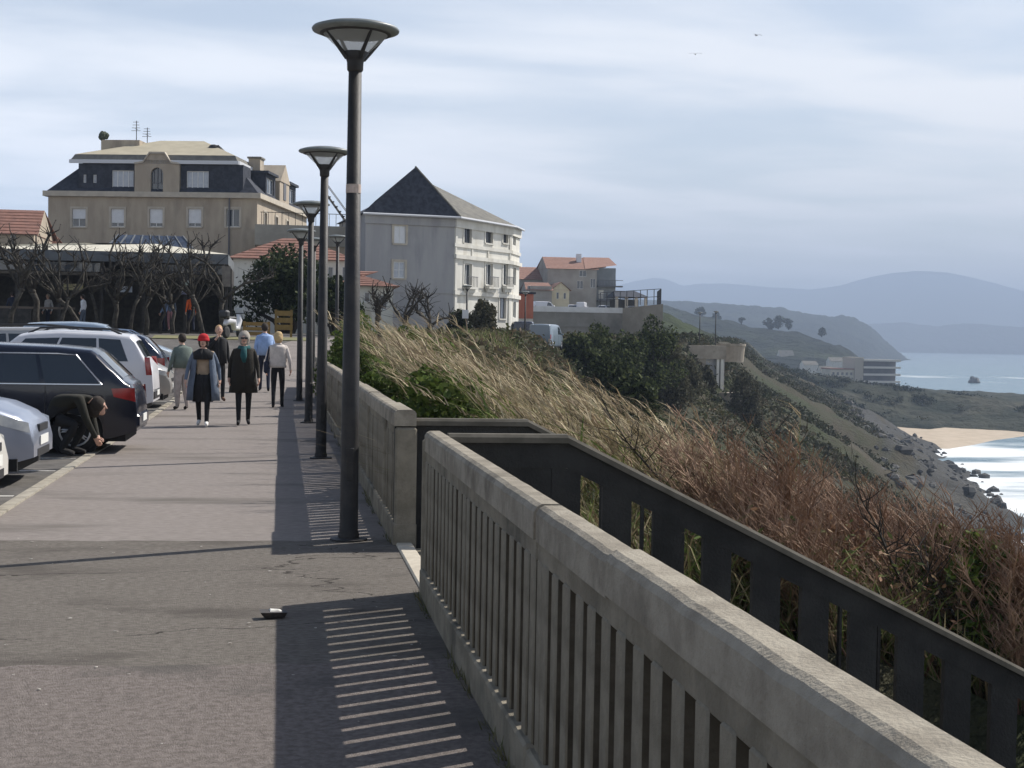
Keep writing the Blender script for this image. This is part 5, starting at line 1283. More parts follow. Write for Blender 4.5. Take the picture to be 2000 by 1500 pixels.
# ================================================================== PEOPLE
def skin_body(name, J, edges, rad, mats, regions, parent, fingers=(), head=None, extra=None, sub=2):
    """one continuous body grown over a skeleton; regions: bone -> material index"""
    names = list(J); idx = {n: i for i, n in enumerate(names)}
    me = bpy.data.meshes.new(name); me.from_pydata([J[n] for n in names], [(idx[a], idx[b]) for a, b in edges], []); me.update()
    o = bpy.data.objects.new(name, me); COL.objects.link(o)
    sk = o.modifiers.new('skin', 'SKIN'); sk.use_smooth_shade = True; sk.branch_smoothing = .3
    if not me.skin_vertices: me.attributes.new('skin', 'FLOAT', 'POINT') if False else None
    lay = me.skin_vertices[0].data
    for n in names:
        r = rad[n]; lay[idx[n]].radius = r if isinstance(r, tuple) else (r, r)
    lay[idx['pelvis']].use_root = True
    ss = o.modifiers.new('sub', 'SUBSURF'); ss.levels = sub; ss.render_levels = sub
    dg_ = bpy.context.evaluated_depsgraph_get(); ev = o.evaluated_get(dg_); em = ev.to_mesh()
    V = np.array([v.co[:] for v in em.vertices]); Fs = [tuple(p.vertices) for p in em.polygons]; ev.to_mesh_clear()
    COL.objects.unlink(o); bpy.data.objects.remove(o); bpy.data.meshes.remove(me)
    bones = [(np.array(J[a], float), np.array(J[b], float), regions.get((a, b), 0)) for a, b in edges]
    Cn = np.array([V[list(f)].mean(0) for f in Fs]); DD = []
    for a, b, r in bones:
        ab = b-a; tt = np.clip(((Cn-a) @ ab)/max(ab @ ab, 1e-9), 0, 1); DD.append(np.linalg.norm(Cn-(a+tt[:, None]*ab), axis=1))
    rr_ = np.array([r for _, _, r in bones]); mi = list(rr_[np.argmin(np.array(DD), 0)])
    mb = MB(); mb.v = [tuple(v) for v in V]; mb.f = list(Fs)
    for pts, r, m in fingers:
        n0 = len(mb.f); mb.tube(pts, r, 6); mi += [m]*(len(mb.f)-n0)
    if head:
        for fn, m in head:
            n0 = len(mb.f); fn(mb); mi += [m]*(len(mb.f)-n0)
    bo = mb.build(name, mats, parent, smooth=True)
    bo.data.polygons.foreach_set('material_index', np.array(mi, np.int32)); bo.data.update()
    return bo
m_skin = M('skin', (.50, .30, .22), (.56, .34, .25), 8, .6)
def cloth(n, c, c2=None): return M('cloth '+n, c, c2 or tuple(min(1, v*1.25) for v in c), 9, .95, .25, 30)
def head_parts(hc, fwd, mats, s=1.0):
    """face details: fwd is the unit facing direction (xy), hc head centre"""
    hc = np.array(hc, float); f = np.array([fwd[0], fwd[1], 0.0]); r_ = np.array([f[1], -f[0], 0.0]); up = np.array([0, 0, 1.0])
    def skull(mb):
        mb.ell(tuple(hc), (.078*s, .078*s, .115*s), 14, 10); mb.ell(tuple(hc+f*.022*s), (.07*s, .07*s, .10*s), 12, 8)
        mb.ell(tuple(hc+f*.045*s-up*.07*s), (.042*s, .042*s, .045*s), 10, 6)
        mb.tube([hc+f*.085*s+up*.015*s, hc+f*.104*s-up*.022*s, hc+f*.08*s-up*.03*s], [.009*s, .016*s, .01*s], 6)
        for sd in (-1, 1): mb.ell(tuple(hc+r_*sd*.08*s-up*.005*s-f*.005*s), (.014*s, .02*s, .032*s), 8, 6)
    def eyes(mb):
        for sd in (-1, 1): mb.ell(tuple(hc+f*.083*s+r_*sd*.032*s+up*.012*s), (.011*s, .011*s, .008*s), 8, 5)
        mb.tube([hc+f*.092*s+r_*-.024*s-up*.055*s, hc+f*.096*s-up*.056*s, hc+f*.092*s+r_*.024*s-up*.055*s], .005*s, 5)
    return skull, eyes
def hand(w, d, side, s=1.0):
    """five bent fingers from the wrist along d; returns finger tubes"""
    w = np.array(w, float); d = np.array(d, float); d /= np.linalg.norm(d); sd = np.cross(d, (0, 1, 0)); sd = sd/np.linalg.norm(sd) if np.linalg.norm(sd) > .1 else np.array([1., 0, 0]); nrm = np.cross(sd, d)
    fs = []
    for k, (o_, L) in enumerate(((-.028, .062), (-.010, .074), (.009, .07), (.027, .055))):
        b = w+d*.075*s+nrm*o_*s; fs.append(([b, b+d*L*.55*s+sd*side*.008*s, b+d*L*s+sd*side*.03*s], [.0095*s, .009*s, .007*s]))
    b = w+d*.03*s+nrm*.028*s; fs.append(([b, b+d*.03*s+nrm*.03*s, b+d*.065*s+nrm*.034*s], [.011*s, .01*s, .008*s]))
    return fs
STD_E = [('pelvis', 'waist'), ('waist', 'chest'), ('chest', 'neck'), ('neck', 'skullbase'), ('chest', 'shl'), ('shl', 'ell'), ('ell', 'wrl'), ('wrl', 'hal'), ('chest', 'shr'), ('shr', 'elr'), ('elr', 'wrr'), ('wrr', 'har'),
         ('pelvis', 'hpl'), ('hpl', 'knl'), ('knl', 'anl'), ('anl', 'tol'), ('pelvis', 'hpr'), ('hpr', 'knr'), ('knr', 'anr'), ('anr', 'tor')]
STD_R = dict(pelvis=(.15, .11), waist=(.135, .10), chest=(.16, .115), neck=.055, skullbase=.055, shl=.062, ell=.045, wrl=.03, hal=(.034, .02), shr=.062, elr=.045, wrr=.03, har=(.034, .02),
             hpl=.09, knl=.06, anl=.042, tol=(.042, .03), hpr=.09, knr=.06, anr=.042, tor=(.042, .03))
def person(label, loc, rz, H, J, top, bottom, shoes, hair=None, scale_r=1.0, name='person', fat=None, headc=None, bareleg=False, group=None, sleeve=None, looks=(0, 1)):
    t = thing(name, label, 'person', loc, rz, group); s = H/1.75
    Jn = {k: tuple(np.array(v, float)*s) for k, v in J.items() if k != 'head'}
    rd = dict(STD_R)
    if fat: rd.update(fat)
    rd = {k: (tuple(q*s*scale_r for q in v) if isinstance(v, tuple) else v*s*scale_r) for k, v in rd.items()}
    reg = {}
    for a, b in STD_E:
        if a in ('pelvis',) and b in ('hpl', 'hpr') or a in ('hpl', 'hpr', 'knl', 'knr'): reg[(a, b)] = 1
        elif a in ('anl', 'anr'): reg[(a, b)] = 2
        elif a == 'neck' or a in ('wrl', 'wrr'): reg[(a, b)] = 3
        elif a in ('shl', 'ell', 'shr', 'elr') and sleeve: reg[(a, b)] = 5
        else: reg[(a, b)] = 0
    hc = np.array(J['head'], float)*s
    sk_, ey = head_parts(hc, unit(looks), None, s)
    fg = []
    for a, b, sd_ in (('wrl', 'hal', 1), ('wrr', 'har', -1)):
        dv = np.array(Jn[b])-np.array(Jn[a])
        for pts, r in hand(Jn[a], dv, sd_, s): fg.append((pts, r, 3))
    mats = [top, bottom, shoes, m_skin, M('eye dark', (.02, .015, .012), None, rough=.3)]+([sleeve] if sleeve else [])
    skin_body('body', Jn, STD_E, rd, mats, reg, t, fg, [(sk_, 3), (ey, 4)])
    if hair:
        hm = MB(); kind, hmat = hair; f = unit(looks)
        c = hc-np.array([f[0], f[1], 0])*.018*s+np.array([0, 0, .018*s])
        if kind == 'short': hm.ell(tuple(c), (.092*s, .092*s, .112*s), 14, 9, .03); hm.ell(tuple(c-np.array([f[0], f[1], .3])*.03*s), (.085*s, .085*s, .10*s), 12, 8, .03)
        if kind == 'bob': hm.ell(tuple(c), (.105*s, .105*s, .12*s), 14, 9, .05); hm.ell(tuple(c-np.array([f[0]*.03, f[1]*.03, .05])*s), (.10*s, .10*s, .11*s), 14, 8, .06)
        if kind == 'crop': hm.ell(tuple(c+np.array([0, 0, .01*s])), (.086*s, .086*s, .105*s), 14, 9, .02)
        hm.build('hair', hmat, t, smooth=True)
    return t, s, Jn, hc
def loft(rings, name, mat, parent, n=20, open_f=0.0, jit=.0, thick=.02, seed=1):
    """garment: rings=(cx,cy,z,rx,ry); open_f = half opening angle at the front"""
    rs = np.random.default_rng(seed); V = []; Fq = []; m = n+1
    off = rs.normal(0, jit, (len(rings), m))
    for layer in (0, 1):
        for i, (cx, cy, z, rx, ry, *op) in enumerate(rings):
            of = op[0] if op else open_f
            for k in range(m):
                a = math.pi/2+of+(2*math.pi-2*of)*k/n
                q = 1+off[i, k if k < n or of > 0 else 0]+.03*math.sin(a*5+i*.4)*(i/len(rings))
                V.append((cx+(rx*q-thick*layer)*math.cos(a), cy+(ry*q-thick*layer)*math.sin(a), z))
    L = len(rings)*m
    for i in range(len(rings)-1):
        for k in range(n):
            a = i*m+k; Fq.append((a, a+m, a+m+1, a+1)); Fq.append((L+a+1, L+a+m+1, L+a+m, L+a))
    for k in range(n):
        a = (len(rings)-1)*m+k; Fq.append((a, L+a, L+a+1, a+1)); Fq.append((k, k+1, L+k+1, L+k))
    for i in range(len(rings)-1):
        Fq.append((i*m, L+i*m, L+(i+1)*m, (i+1)*m)); Fq.append((i*m+n, (i+1)*m+n, L+(i+1)*m+n, L+i*m+n))
    return arr_mesh(name, V, Fq, mat, parent, smooth=True)
# walking skeletons (local +y is forward, +x the person's right)
def walk(step=.26, arm=.18, sp=.0, lift='l', armout=.0):
    f = 1 if lift == 'l' else -1
    L = dict(hpl=(-.09, 0, .90), hpr=(.09, 0, .90))
    def leg(x, fy):
        kn = (x*1.05, fy*.45+.06, .49); an = (x*1.0, fy, .095 if fy < 0 else .075); to = (x*1.15, fy+.17, .045 if fy > 0 else .035)
        return kn, an, to
    a, b = (step, -step) if f > 0 else (-step, step)
    kl, al_, tl_ = leg(-.09, a); kr, ar_, tr_ = leg(.09, b)
    J = dict(pelvis=(0, 0, .96), waist=(0, .01, 1.14), chest=(0, .02, 1.34), neck=(0, .03, 1.50), skullbase=(0, .04, 1.565), head=(0, .06, 1.64),
             shl=(-.175, .015, 1.42), shr=(.175, .015, 1.42), ell=(-.235-armout, -arm*.5*f-.02, 1.13), elr=(.235+armout, arm*.5*f-.02, 1.13),
             wrl=(-.25-armout*1.3, -arm*f+.09, .89), wrr=(.25+armout*1.3, arm*f+.09, .89), hal=(-.25-armout*1.3, -arm*f+.12, .81), har=(.25+armout*1.3, arm*f+.12, .81),
             hpl=(-.09, 0, .90), knl=kl, anl=al_, tol=tl_, hpr=(.09, 0, .90), knr=kr, anr=ar_, tor=tr_)
    return J
gl = lambda px, py: gnd(px, py)
# woman with red hat
c_black = cloth('black', (.012, .012, .013)); c_navy = cloth('navy', (.018, .022, .04)); c_brown = cloth('dark brown', (.018, .015, .010)); c_slate = cloth('slate blue', (.10, .125, .165)); c_beige = cloth('beige knit', (.30, .23, .16))
c_red = cloth('red wool', (.42, .012, .018)); c_shoe_w = cloth('white shoe', (.62, .60, .56)); c_dshoe = cloth('dark shoe', (.015, .014, .014)); c_greyw = cloth('light grey', (.40, .40, .41)); c_cream = cloth('cream quilted', (.47, .42, .38))
c_blue = cloth('pale blue', (.26, .36, .56)); c_green = cloth('grey green', (.10, .125, .11)); c_trs = cloth('pale trousers', (.36, .32, .30)); c_olive = cloth('dark olive', (.016, .015, .010)); c_teal = cloth('teal scarf', (.012, .07, .075))
h_bl = cloth('blond hair', (.40, .29, .15)); h_gr = cloth('grey hair', (.30, .27, .23)); h_or = cloth('sandy hair', (.42, .27, .15)); h_dk = cloth('dark hair', (.03, .022, .016))
g_ = gl(396, 833)
t, s, J, hc = person('woman in a red knitted hat and open slate blue coat walking towards us', (g_[0], g_[1], .004), math.pi-.05, 1.60, walk(.20, .10, lift='l', armout=.05), c_beige, c_black, c_shoe_w, ('bob', h_dk), sleeve=c_slate)
loft([(0, .02*s, 1.47*s, .09*s, .08*s, .5), (0, .01*s, 1.42*s, .21*s, .13*s, .55), (0, 0, 1.25*s, .23*s, .16*s, .6), (0, 0, 1.0*s, .26*s, .19*s, .62), (0, -.01*s, .75*s, .30*s, .23*s, .62), (0, -.02*s, .50*s, .33*s, .26*s, .6)], 'coat', c_slate, t, jit=.02)
loft([(0, .02*s, 1.0*s, .165*s, .13*s), (0, .02*s, .8*s, .185*s, .16*s), (0, .02*s, .48*s, .20*s, .18*s)], 'skirt', c_black, t, jit=.02)
loft([(0, .03*s, 1.5*s, .085*s, .08*s), (0, .035*s, 1.42*s, .20*s, .14*s), (0, .04*s, 1.29*s, .19*s, .15*s)], 'yoke', c_black, t)
mb = MB(); mb.ell((hc[0], hc[1]-.012, hc[2]+.05), (.108*s, .108*s, .10*s), 14, 9, .03); mb.lathe([(.105*s, hc[2]+.005), (.115*s, hc[2]+.01), (.115*s, hc[2]+.045), (.105*s, hc[2]+.05)], 16, c=(hc[0], hc[1]-.01, 0)); mb.build('hat', c_red, t, smooth=True)
# woman in long dark coat
g_ = gl(475, 831)
t, s, J, hc = person('woman in a long dark brown coat, grey hood and sunglasses walking towards us', (g_[0], g_[1], .004), math.pi+.04, 1.66, walk(.17, .08, lift='r', armout=.02), c_brown, c_black, c_dshoe, ('bob', h_gr), sleeve=c_brown)
loft([(0, .02*s, 1.49*s, .085*s, .08*s), (0, .01*s, 1.43*s, .205*s, .13*s), (0, 0, 1.2*s, .215*s, .16*s), (0, 0, .95*s, .24*s, .18*s), (0, 0, .62*s, .27*s, .20*s)], 'coat', c_brown, t, jit=.015)
mb = MB(); mb.tube([(0, .12*s, 1.2*s), (0.01, .15*s, 1.33*s), (0, .12*s, 1.47*s)], [.045, .06, .05], 8); mb.tube([(-.1*s, .06*s, 1.47*s), (0, .11*s, 1.45*s), (.1*s, .06*s, 1.47*s)], .045, 8); mb.build('scarf', c_teal, t, smooth=True)
mb = MB(); mb.box((hc[0], hc[1]+.092*s, hc[2]+.012*s), (.135*s, .02, .04*s), bev=.008); mb.build('sunglasses', m_black, t)
mb = MB(); mb.ell((hc[0], hc[1]-.035, hc[2]+.03), (.112*s, .10*s, .125*s), 14, 9, .03); mb.build('hood', h_gr, t, smooth=True)
# man behind, hand at face
Jm = walk(.12, .05, lift='l'); Jm.update(elr=(.27, .16, 1.20), wrr=(.12, .24, 1.42), har=(.06, .22, 1.50))
Jm['head'] = (0, .07, 1.64)
yM = 35.6; q = at(425, 772, yM)
t, s, J, hc = person('sandy haired man in a dark jacket raising a hand to his face', (q[0], yM, float(pz(yM))), math.pi+.25, 1.78, Jm, c_black, c_black, cloth('brown shoe', (.14, .07, .04)), ('crop', h_or))
loft([(0, .02*s, 1.5*s, .085*s, .08*s), (0, .01*s, 1.43*s, .21*s, .14*s), (0, 0, 1.2*s, .20*s, .15*s), (0, 0, .88*s, .205*s, .155*s)], 'jacket', c_black, t, jit=.02)
# couple walking away
g_ = gl(542, 797)
t, s, J, hc = person('blond woman in a cream quilted jacket and black trousers walking away', (g_[0], 33.4, .002), -.05, 1.69, walk(.15, .10, lift='r', armout=.03), c_cream, c_black, c_dshoe, ('bob', h_bl), sleeve=c_cream)
rg = []
for k in range(11):
    z = 1.46-k*.052; rr = .195+.012*(k % 2); rg.append((0, .0, z*s, (rr if k > 0 else .12)*s, (.145+.012*(k % 2) if k > 0 else .09)*s))
loft(rg, 'quilted_jacket', c_cream, t)
mb = MB(); mb.tube([(-.2*s, -.02, 1.42*s), (-.25*s, -.03, 1.15*s), (-.26*s, -.03, .98*s)], .022, 6); mb.box((-.27*s, -.03, .95*s), (.10, .26, .28), bev=.04); mb.build('shoulder_bag', c_navy, t)
yB = 39.0; q = at(516, 757, yB)
t, s, J, hc = person('man in a pale blue shirt and dark cap walking ahead of the blond woman', (q[0], yB, float(pz(yB))), .05, 1.76, walk(.28, .12, lift='l'), c_blue, c_navy, c_dshoe, ('short', h_dk), sleeve=c_blue)
loft([(0, .0, 1.47*s, .11*s, .09*s), (0, 0, 1.42*s, .22*s, .14*s), (0, 0, 1.2*s, .22*s, .155*s), (0, 0, .93*s, .215*s, .16*s)], 'shirt', c_blue, t, jit=.02)
# person with bags, back turned
yC = 32.2; q = at(354, 797, yC)
t, s, J, hc = person('person in a grey green top and pale trousers beside the bonnets, holding a bag', (q[0]+.02, yC, .002), .5, 1.62, walk(.06, .02, lift='l', armout=.05), c_green, c_trs, c_dshoe, ('short', h_dk), fat=dict(pelvis=(.18, .14), waist=(.17, .14), hpl=.12, hpr=.12, knl=.09, knr=.09))
loft([(0, .0, 1.47*s, .11*s, .09*s), (0, 0, 1.42*s, .22*s, .15*s), (0, 0, 1.2*s, .22*s, .17*s), (0, 0, .97*s, .23*s, .18*s)], 'sweater', c_green, t, jit=.02)
hx = J['har']
bgt = thing('shopping_bag', 'small white and pink carrier bag held low by the person at the bonnets', 'bag', (q[0]+.24, yC-.12, .26), .3)
mb = MB(); mb.add([(-.11, -.05, 0), (.11, -.05, 0), (.11, .05, 0), (-.11, .05, 0), (-.12, -.06, .26), (.12, -.06, .27), (.12, .06, .25), (-.12, .06, .28)], [(3, 2, 1, 0), (0, 1, 5, 4), (1, 2, 6, 5), (2, 3, 7, 6), (3, 0, 4, 7)]); mb.build('bag_body', M('white pink plastic', (.72, .66, .66), (.55, .25, .27), 7, .5), bgt)
mb = MB(); mb.tube([(-.06, 0, .26), (-.03, 0, .45), (.03, 0, .45), (.06, 0, .26)], .008, 5); mb.build('bag_handle', m_plate, bgt)
# crouching man at the rear wheel
yK = 20.15; q = gl(168, 886)
JK = dict(pelvis=(0, -.30, .52), waist=(0, -.15, .70), chest=(0, .07, .80), neck=(0, .25, .73), skullbase=(0, .295, .69), head=(0, .345, .645), shl=(-.17, .14, .75), shr=(.17, .14, .75),
          ell=(-.21, .22, .47), elr=(.2, .24, .48), wrl=(-.10, .31, .25), wrr=(.08, .33, .25), hal=(-.06, .34, .17), har=(.04, .36, .17),
          hpl=(-.10, -.28, .50), knl=(-.16, .14, .44), anl=(-.12, -.02, .085), tol=(-.14, .16, .035), hpr=(.10, -.28, .50), knr=(.17, .10, .42), anr=(.12, -.10, .085), tor=(.14, .08, .035))
t, s, J, hc = person('man in a dark olive jacket crouching at the black estate\'s rear wheel', (at(138, 880, yK)[0], yK+.06, .0), -math.pi/2-.12, 1.78, JK, c_olive, c_black, c_dshoe, ('bob', h_dk), scale_r=1.12, fat=dict(waist=(.17, .14), chest=(.19, .14), pelvis=(.17, .14)), looks=(0, 1))
# people at the cafe
def small_person(label, px, py, Y, H, top, bottom, hairm, rz=0.0, sit=False, H2=None):
    zf = 1.70; x = at(px, py, Y)[0]
    J0 = walk(.08, .04)
    if sit:
        J0.update(knl=(-.1, .42, .50), anl=(-.1, .44, .08), tol=(-.1, .6, .04), knr=(.1, .42, .50), anr=(.1, .44, .08), tor=(.1, .6, .04)); 
        J0 = {k: ((v[0], v[1], v[2]-.40) if k not in ('knl', 'anl', 'tol', 'knr', 'anr', 'tor') else v) for k, v in J0.items()}
    return person(label, (x, Y, zf), rz, H, J0, top, bottom, c_dshoe, ('short', hairm), group='people at the cafe')
small_person('person in a bright orange jacket at the cafe entrance', 374, 600, 70.4, 1.78, cloth('orange', (.72, .13, .03)), c_navy, h_dk, .4)
small_person('person in pink trousers standing in the cafe doorway', 333, 620, 71.6, 1.70, c_slate, cloth('dusty rose', (.34, .17, .18)), h_dk, 3.0)
small_person('person in a pale blue top in the shade left of the doorway', 322, 600, 72.6, 1.72, c_blue, c_navy, h_gr, 2.0)
small_person('person in a white shirt lit by the sun at the cafe front', 163, 612, 70.6, 1.62, cloth('white', (.72, .73, .75)), c_slate, h_dk, 1.2)
small_person('person in faded blue jeans near the left post of the cafe', 24, 612, 71.4, 1.70, c_navy, cloth('faded denim', (.16, .20, .30)), h_dk, .3)
small_person('person in a light grey sweater seated deep in the cafe', 95, 575, 74.5, 1.70, c_greyw, c_navy, h_gr, 2.5)

# ================================================================== VEGETATION
m_leaf = M('leaf', (.1, .1, .1), None, rough=.8, spec=.12, attr=True, trans=.25)
m_leaf_dull = M('dry leaf', (.1, .1, .1), None, rough=.85, spec=.2, attr=True, trans=.18)
m_gloss = M('glossy sword leaf', (.1, .1, .1), None, rough=.27, spec=.6, attr=True)
m_twig = M('reddish twig', (.175, .098, .062), (.35, .235, .155), 6, .9)
m_bark = M('grey brown bark', (.028, .023, .018), (.07, .062, .048), 7, .95, .5, 30)
m_bark_dk = M('dark bark', (.022, .018, .014), (.045, .038, .03), 7, .95, .4, 30)
def blades(P, Ld, lean, width, rs, seg=3, droop=.5):
    """P base points (n,3); Ld lengths; lean (n,2) horizontal lean per metre; returns V,F"""
    n = len(P); ang = rs.uniform(0, 2*np.pi, n); side = np.stack([np.cos(ang), np.sin(ang), np.zeros(n)], 1)
    V = np.zeros((n, seg+1, 2, 3))
    for k in range(seg+1):
        s = k/seg; up = Ld*s*(1-droop*.25*s*s); off = lean*(Ld*(s*.55+droop*s*s))[:, None]
        c = P.copy(); c[:, 0] += off[:, 0]; c[:, 1] += off[:, 1]; c[:, 2] += up
        w = width*(1-s**1.6*.92)
        V[:, k, 0] = c-side*w[:, None]; V[:, k, 1] = c+side*w[:, None]
    b = np.arange(n)[:, None]*(seg+1)*2
    Fq = []
    for k in range(seg): Fq.append(np.concatenate([b+2*k, b+2*k+1, b+2*k+3, b+2*k+2], 1))
    return V.reshape(-1, 3), np.concatenate(Fq)
def cards(P, size, rs, flat=.0, aspect=.55):
    n = len(P); a = rs.normal(size=(n, 3)); a[:, 2] *= (1-flat); a /= np.linalg.norm(a, axis=1)[:, None]
    b = rs.normal(size=(n, 3)); b -= a*(a*b).sum(1)[:, None]; b /= np.linalg.norm(b, axis=1)[:, None]
    s = np.asarray(size)*np.ones(n); A = a*s[:, None]; B = b*(s*aspect)[:, None]
    V = np.stack([P-A, P-B*.9+A*.1, P+A, P+B*.9+A*.1], 1).reshape(-1, 3)
    return V, (np.arange(n)[:, None]*4+np.arange(4)[None])
def pal(n, cols, rs, w=None, var=.18):
    c = np.array(cols)[rs.choice(len(cols), n, p=w)]; return np.clip(c*(1+rs.normal(0, var, (n, 1))), .004, 1)
# ---- reed and grass bank
def zone(n, ylo, yhi, xlo, xhi, rs, bias=1.0):
    y = ylo+(yhi-ylo)*rs.random(n)**bias; x = xlo(y)+(xhi(y)-xlo(y))*rs.random(n); return x, y
def grass(name, label, x, y, cols, w, L, wd, lean, rs, mat=m_leaf_dull, droop=.85, kind='stuff'):
    n = len(x); P = np.stack([x, y, hz(x, y)-.03], 1); Ld = rs.uniform(L[0], L[1], n)*(1+.5*fbm(x/2.2, y/2.2, 3))
    ln = np.stack([lean[0]+rs.normal(0, lean[2], n), lean[1]+rs.normal(0, lean[2], n)], 1)
    V, Fq = blades(P, Ld, ln, np.full(n, wd)*rs.uniform(.6, 1.4, n), rs, droop=droop)
    c = np.repeat(pal(n, cols, rs, w), 8, 0); o = arr_mesh(name, V, Fq, mat, col=c); setlab(o, label, 'grass', kind=kind); return o
rs = np.random.default_rng(11)
STRAW, TAN, BROWN, OLIVE, GREEN, DGREEN = (.39, .335, .20), (.25, .20, .12), (.10, .074, .047), (.14, .145, .058), (.12, .165, .042), (.05, .07, .026)
x, y = zone(30000, 12.4, 48, lambda y: 1.75+bend(y), lambda y: np.minimum(ex(y)+9, 1.0+.42*y+1.5), rs, 1.3)
grass('dry_grass', 'mass of windswept dry and green grass on the bank behind the wall', x, y, (STRAW, TAN, BROWN, OLIVE, GREEN), (.10, .16, .18, .27, .29), (.45, 1.2), .010, (-.22, .05, .38), rs)
x, y = zone(15000, 40, 95, lambda y: 1.6+bend(y), lambda y: ex(y)+14, rs, 1.0)
grass('rough_grass', 'rough grass on the farther part of the bank towards the white house', x, y, (STRAW, TAN, BROWN, OLIVE, GREEN), (.05, .15, .25, .32, .23), (.25, .75), .020, (-.2, .05, .35), rs)
x, y = zone(9000, 8, 24, lambda y: 2.6+0*y, lambda y: 3.5+.52*y, rs, 1.0)
sel = (y > 12.3); grass('undergrowth', 'brown undergrowth on the slope among the red shrubs', x[sel], y[sel], (TAN, BROWN, (.24, .14, .10), OLIVE, GREEN), (.25, .15, .25, .2, .15), (.35, 1.0), .010, (-.3, .1, .5), rs)
# tall reed stalks with feathery plumes
def reeds(n, xlo, xhi, ylo, yhi, rs, L=(1.5, 2.5)):
    x, y = zone(n*2, ylo, yhi, xlo, xhi, rs, 1.1); kp = np.argsort(-fbm(x/1.6+3, y/2.4, 3)+rs.normal(0, .05, 2*n))[:n]; x, y = x[kp], y[kp]
    P = np.stack([x, y, hz(x, y)-.03], 1); Ld = rs.uniform(*L, n); ln = np.stack([rs.normal(-.36, .12, n), rs.normal(.05, .12, n)], 1)
    V1, F1 = blades(P, Ld, ln, np.full(n, .011), rs, seg=4, droop=.85); nv = 10
    c1 = np.repeat(pal(n, (STRAW, TAN, OLIVE), rs), nv, 0)
    # plume: strands leaving the upper third of the stalk
    m = 20; idx = np.repeat(np.arange(n), m); s = rs.uniform(.60, 1.0, n*m)
    off = ln[idx]*(Ld[idx]*(s*.55+.85*s*s))[:, None]; up = Ld[idx]*s*(1-.85*.25*s*s)
    Pp = P[idx].copy(); Pp[:, 0] += off[:, 0]; Pp[:, 1] += off[:, 1]; Pp[:, 2] += up
    l2 = np.stack([rs.normal(-.75, .35, n*m), rs.normal(.05, .4, n*m)], 1)
    V2, F2 = blades(Pp, rs.uniform(.12, .28, n*m), l2, np.full(n*m, .008), rs, seg=2, droop=.9)
    c2 = np.repeat(pal(n*m, ((.45, .38, .25), (.33, .265, .17), (.22, .17, .115)), rs), 6, 0)
    # leaves on the stalk
    m = 5; idx = np.repeat(np.arange(n), m); s = rs.uniform(.05, .6, n*m); off = ln[idx]*(Ld[idx]*(s*.55+.85*s*s))[:, None]
    Pl = P[idx].copy(); Pl[:, 0] += off[:, 0]; Pl[:, 1] += off[:, 1]; Pl[:, 2] += Ld[idx]*s*(1-.85*.25*s*s)
    V3, F3 = blades(Pl, rs.uniform(.3, .6, n*m), np.stack([rs.normal(-.6, .5, n*m), rs.normal(0, .5, n*m)], 1), np.full(n*m, .012), rs, seg=3, droop=.9)
    c3 = np.repeat(pal(n*m, (STRAW, TAN, OLIVE, GREEN, GREEN), rs), 8, 0)
    return np.concatenate([V1, V2, V3]), np.concatenate([F1, F2+len(V1), F3+len(V1)+len(V2)]), np.concatenate([c1, c2, c3])
V, Fq, c = reeds(520, lambda y: 2.5+bend(y)+0*y, lambda y: np.minimum(ex(y)+5, 1+.33*y), 14, 36, rs, (1.7, 2.9))
setlab(arr_mesh('plumed_reeds', V, Fq, m_leaf_dull, col=c), 'tall plumed reeds bent left by the wind on the bank', 'reeds', kind='stuff')
V, Fq, c = reeds(130, lambda y: 3.4+0*y, lambda y: 1.2+.36*y, 14.5, 24, rs, (1.5, 2.3))
setlab(arr_mesh('plumed_reeds', V, Fq, m_leaf_dull, col=c), 'scattered long reeds leaning over the red shrubs and the pines', 'reeds', kind='stuff')
# ---- glossy sword leaved plants
def flax_mesh(name, seed, n=30, L=(.6, 1.25)):
    rs = np.random.default_rng(seed); a = rs.uniform(0, 2*np.pi, n); r = rs.uniform(.2, .9, n)
    P = np.stack([.06*np.cos(a), .06*np.sin(a), np.zeros(n)], 1); ln = np.stack([np.cos(a)*r-.25, np.sin(a)*r], 1)
    V, Fq = blades(P, rs.uniform(*L, n), ln, rs.uniform(.02, .036, n), rs, seg=5, droop=.8)
    c = np.repeat(pal(n, ((.10, .135, .04), (.16, .175, .07), (.42, .38, .26), (.06, .085, .035), (.30, .27, .15)), rs), 12, 0)
    return arr_mesh(name, V, Fq, m_gloss, col=c)
flx = [flax_mesh('sword_leaf_plant', 60+i) for i in range(4)]
rs = np.random.default_rng(21); nfl = 0
for px_, py_, Y_ in [(rs.uniform(720, 1180), 0, rs.uniform(13, 24)) for _ in range(42)]+[(rs.uniform(1100, 1450), 0, rs.uniform(13, 19)) for _ in range(22)]:
    x = float(at(px_, 700, Y_)[0])
    if x < 3.1: continue
    o = flx[nfl] if nfl < 4 else copy_obj(flx[nfl % 4]); s = rs.uniform(1.0, 1.5) if (px_ < 1150) else rs.uniform(.55, .85)
    o.location = (x, Y_, float(hz(x, Y_))+.12); o.scale = (s, s, s); o.rotation_euler = (0, 0, rs.uniform(-.6, .6)); nfl += 1
    setlab(o, 'glossy sword leaved plant among the dry grass on the bank', 'plant', 'sword leaved plants on the bank')
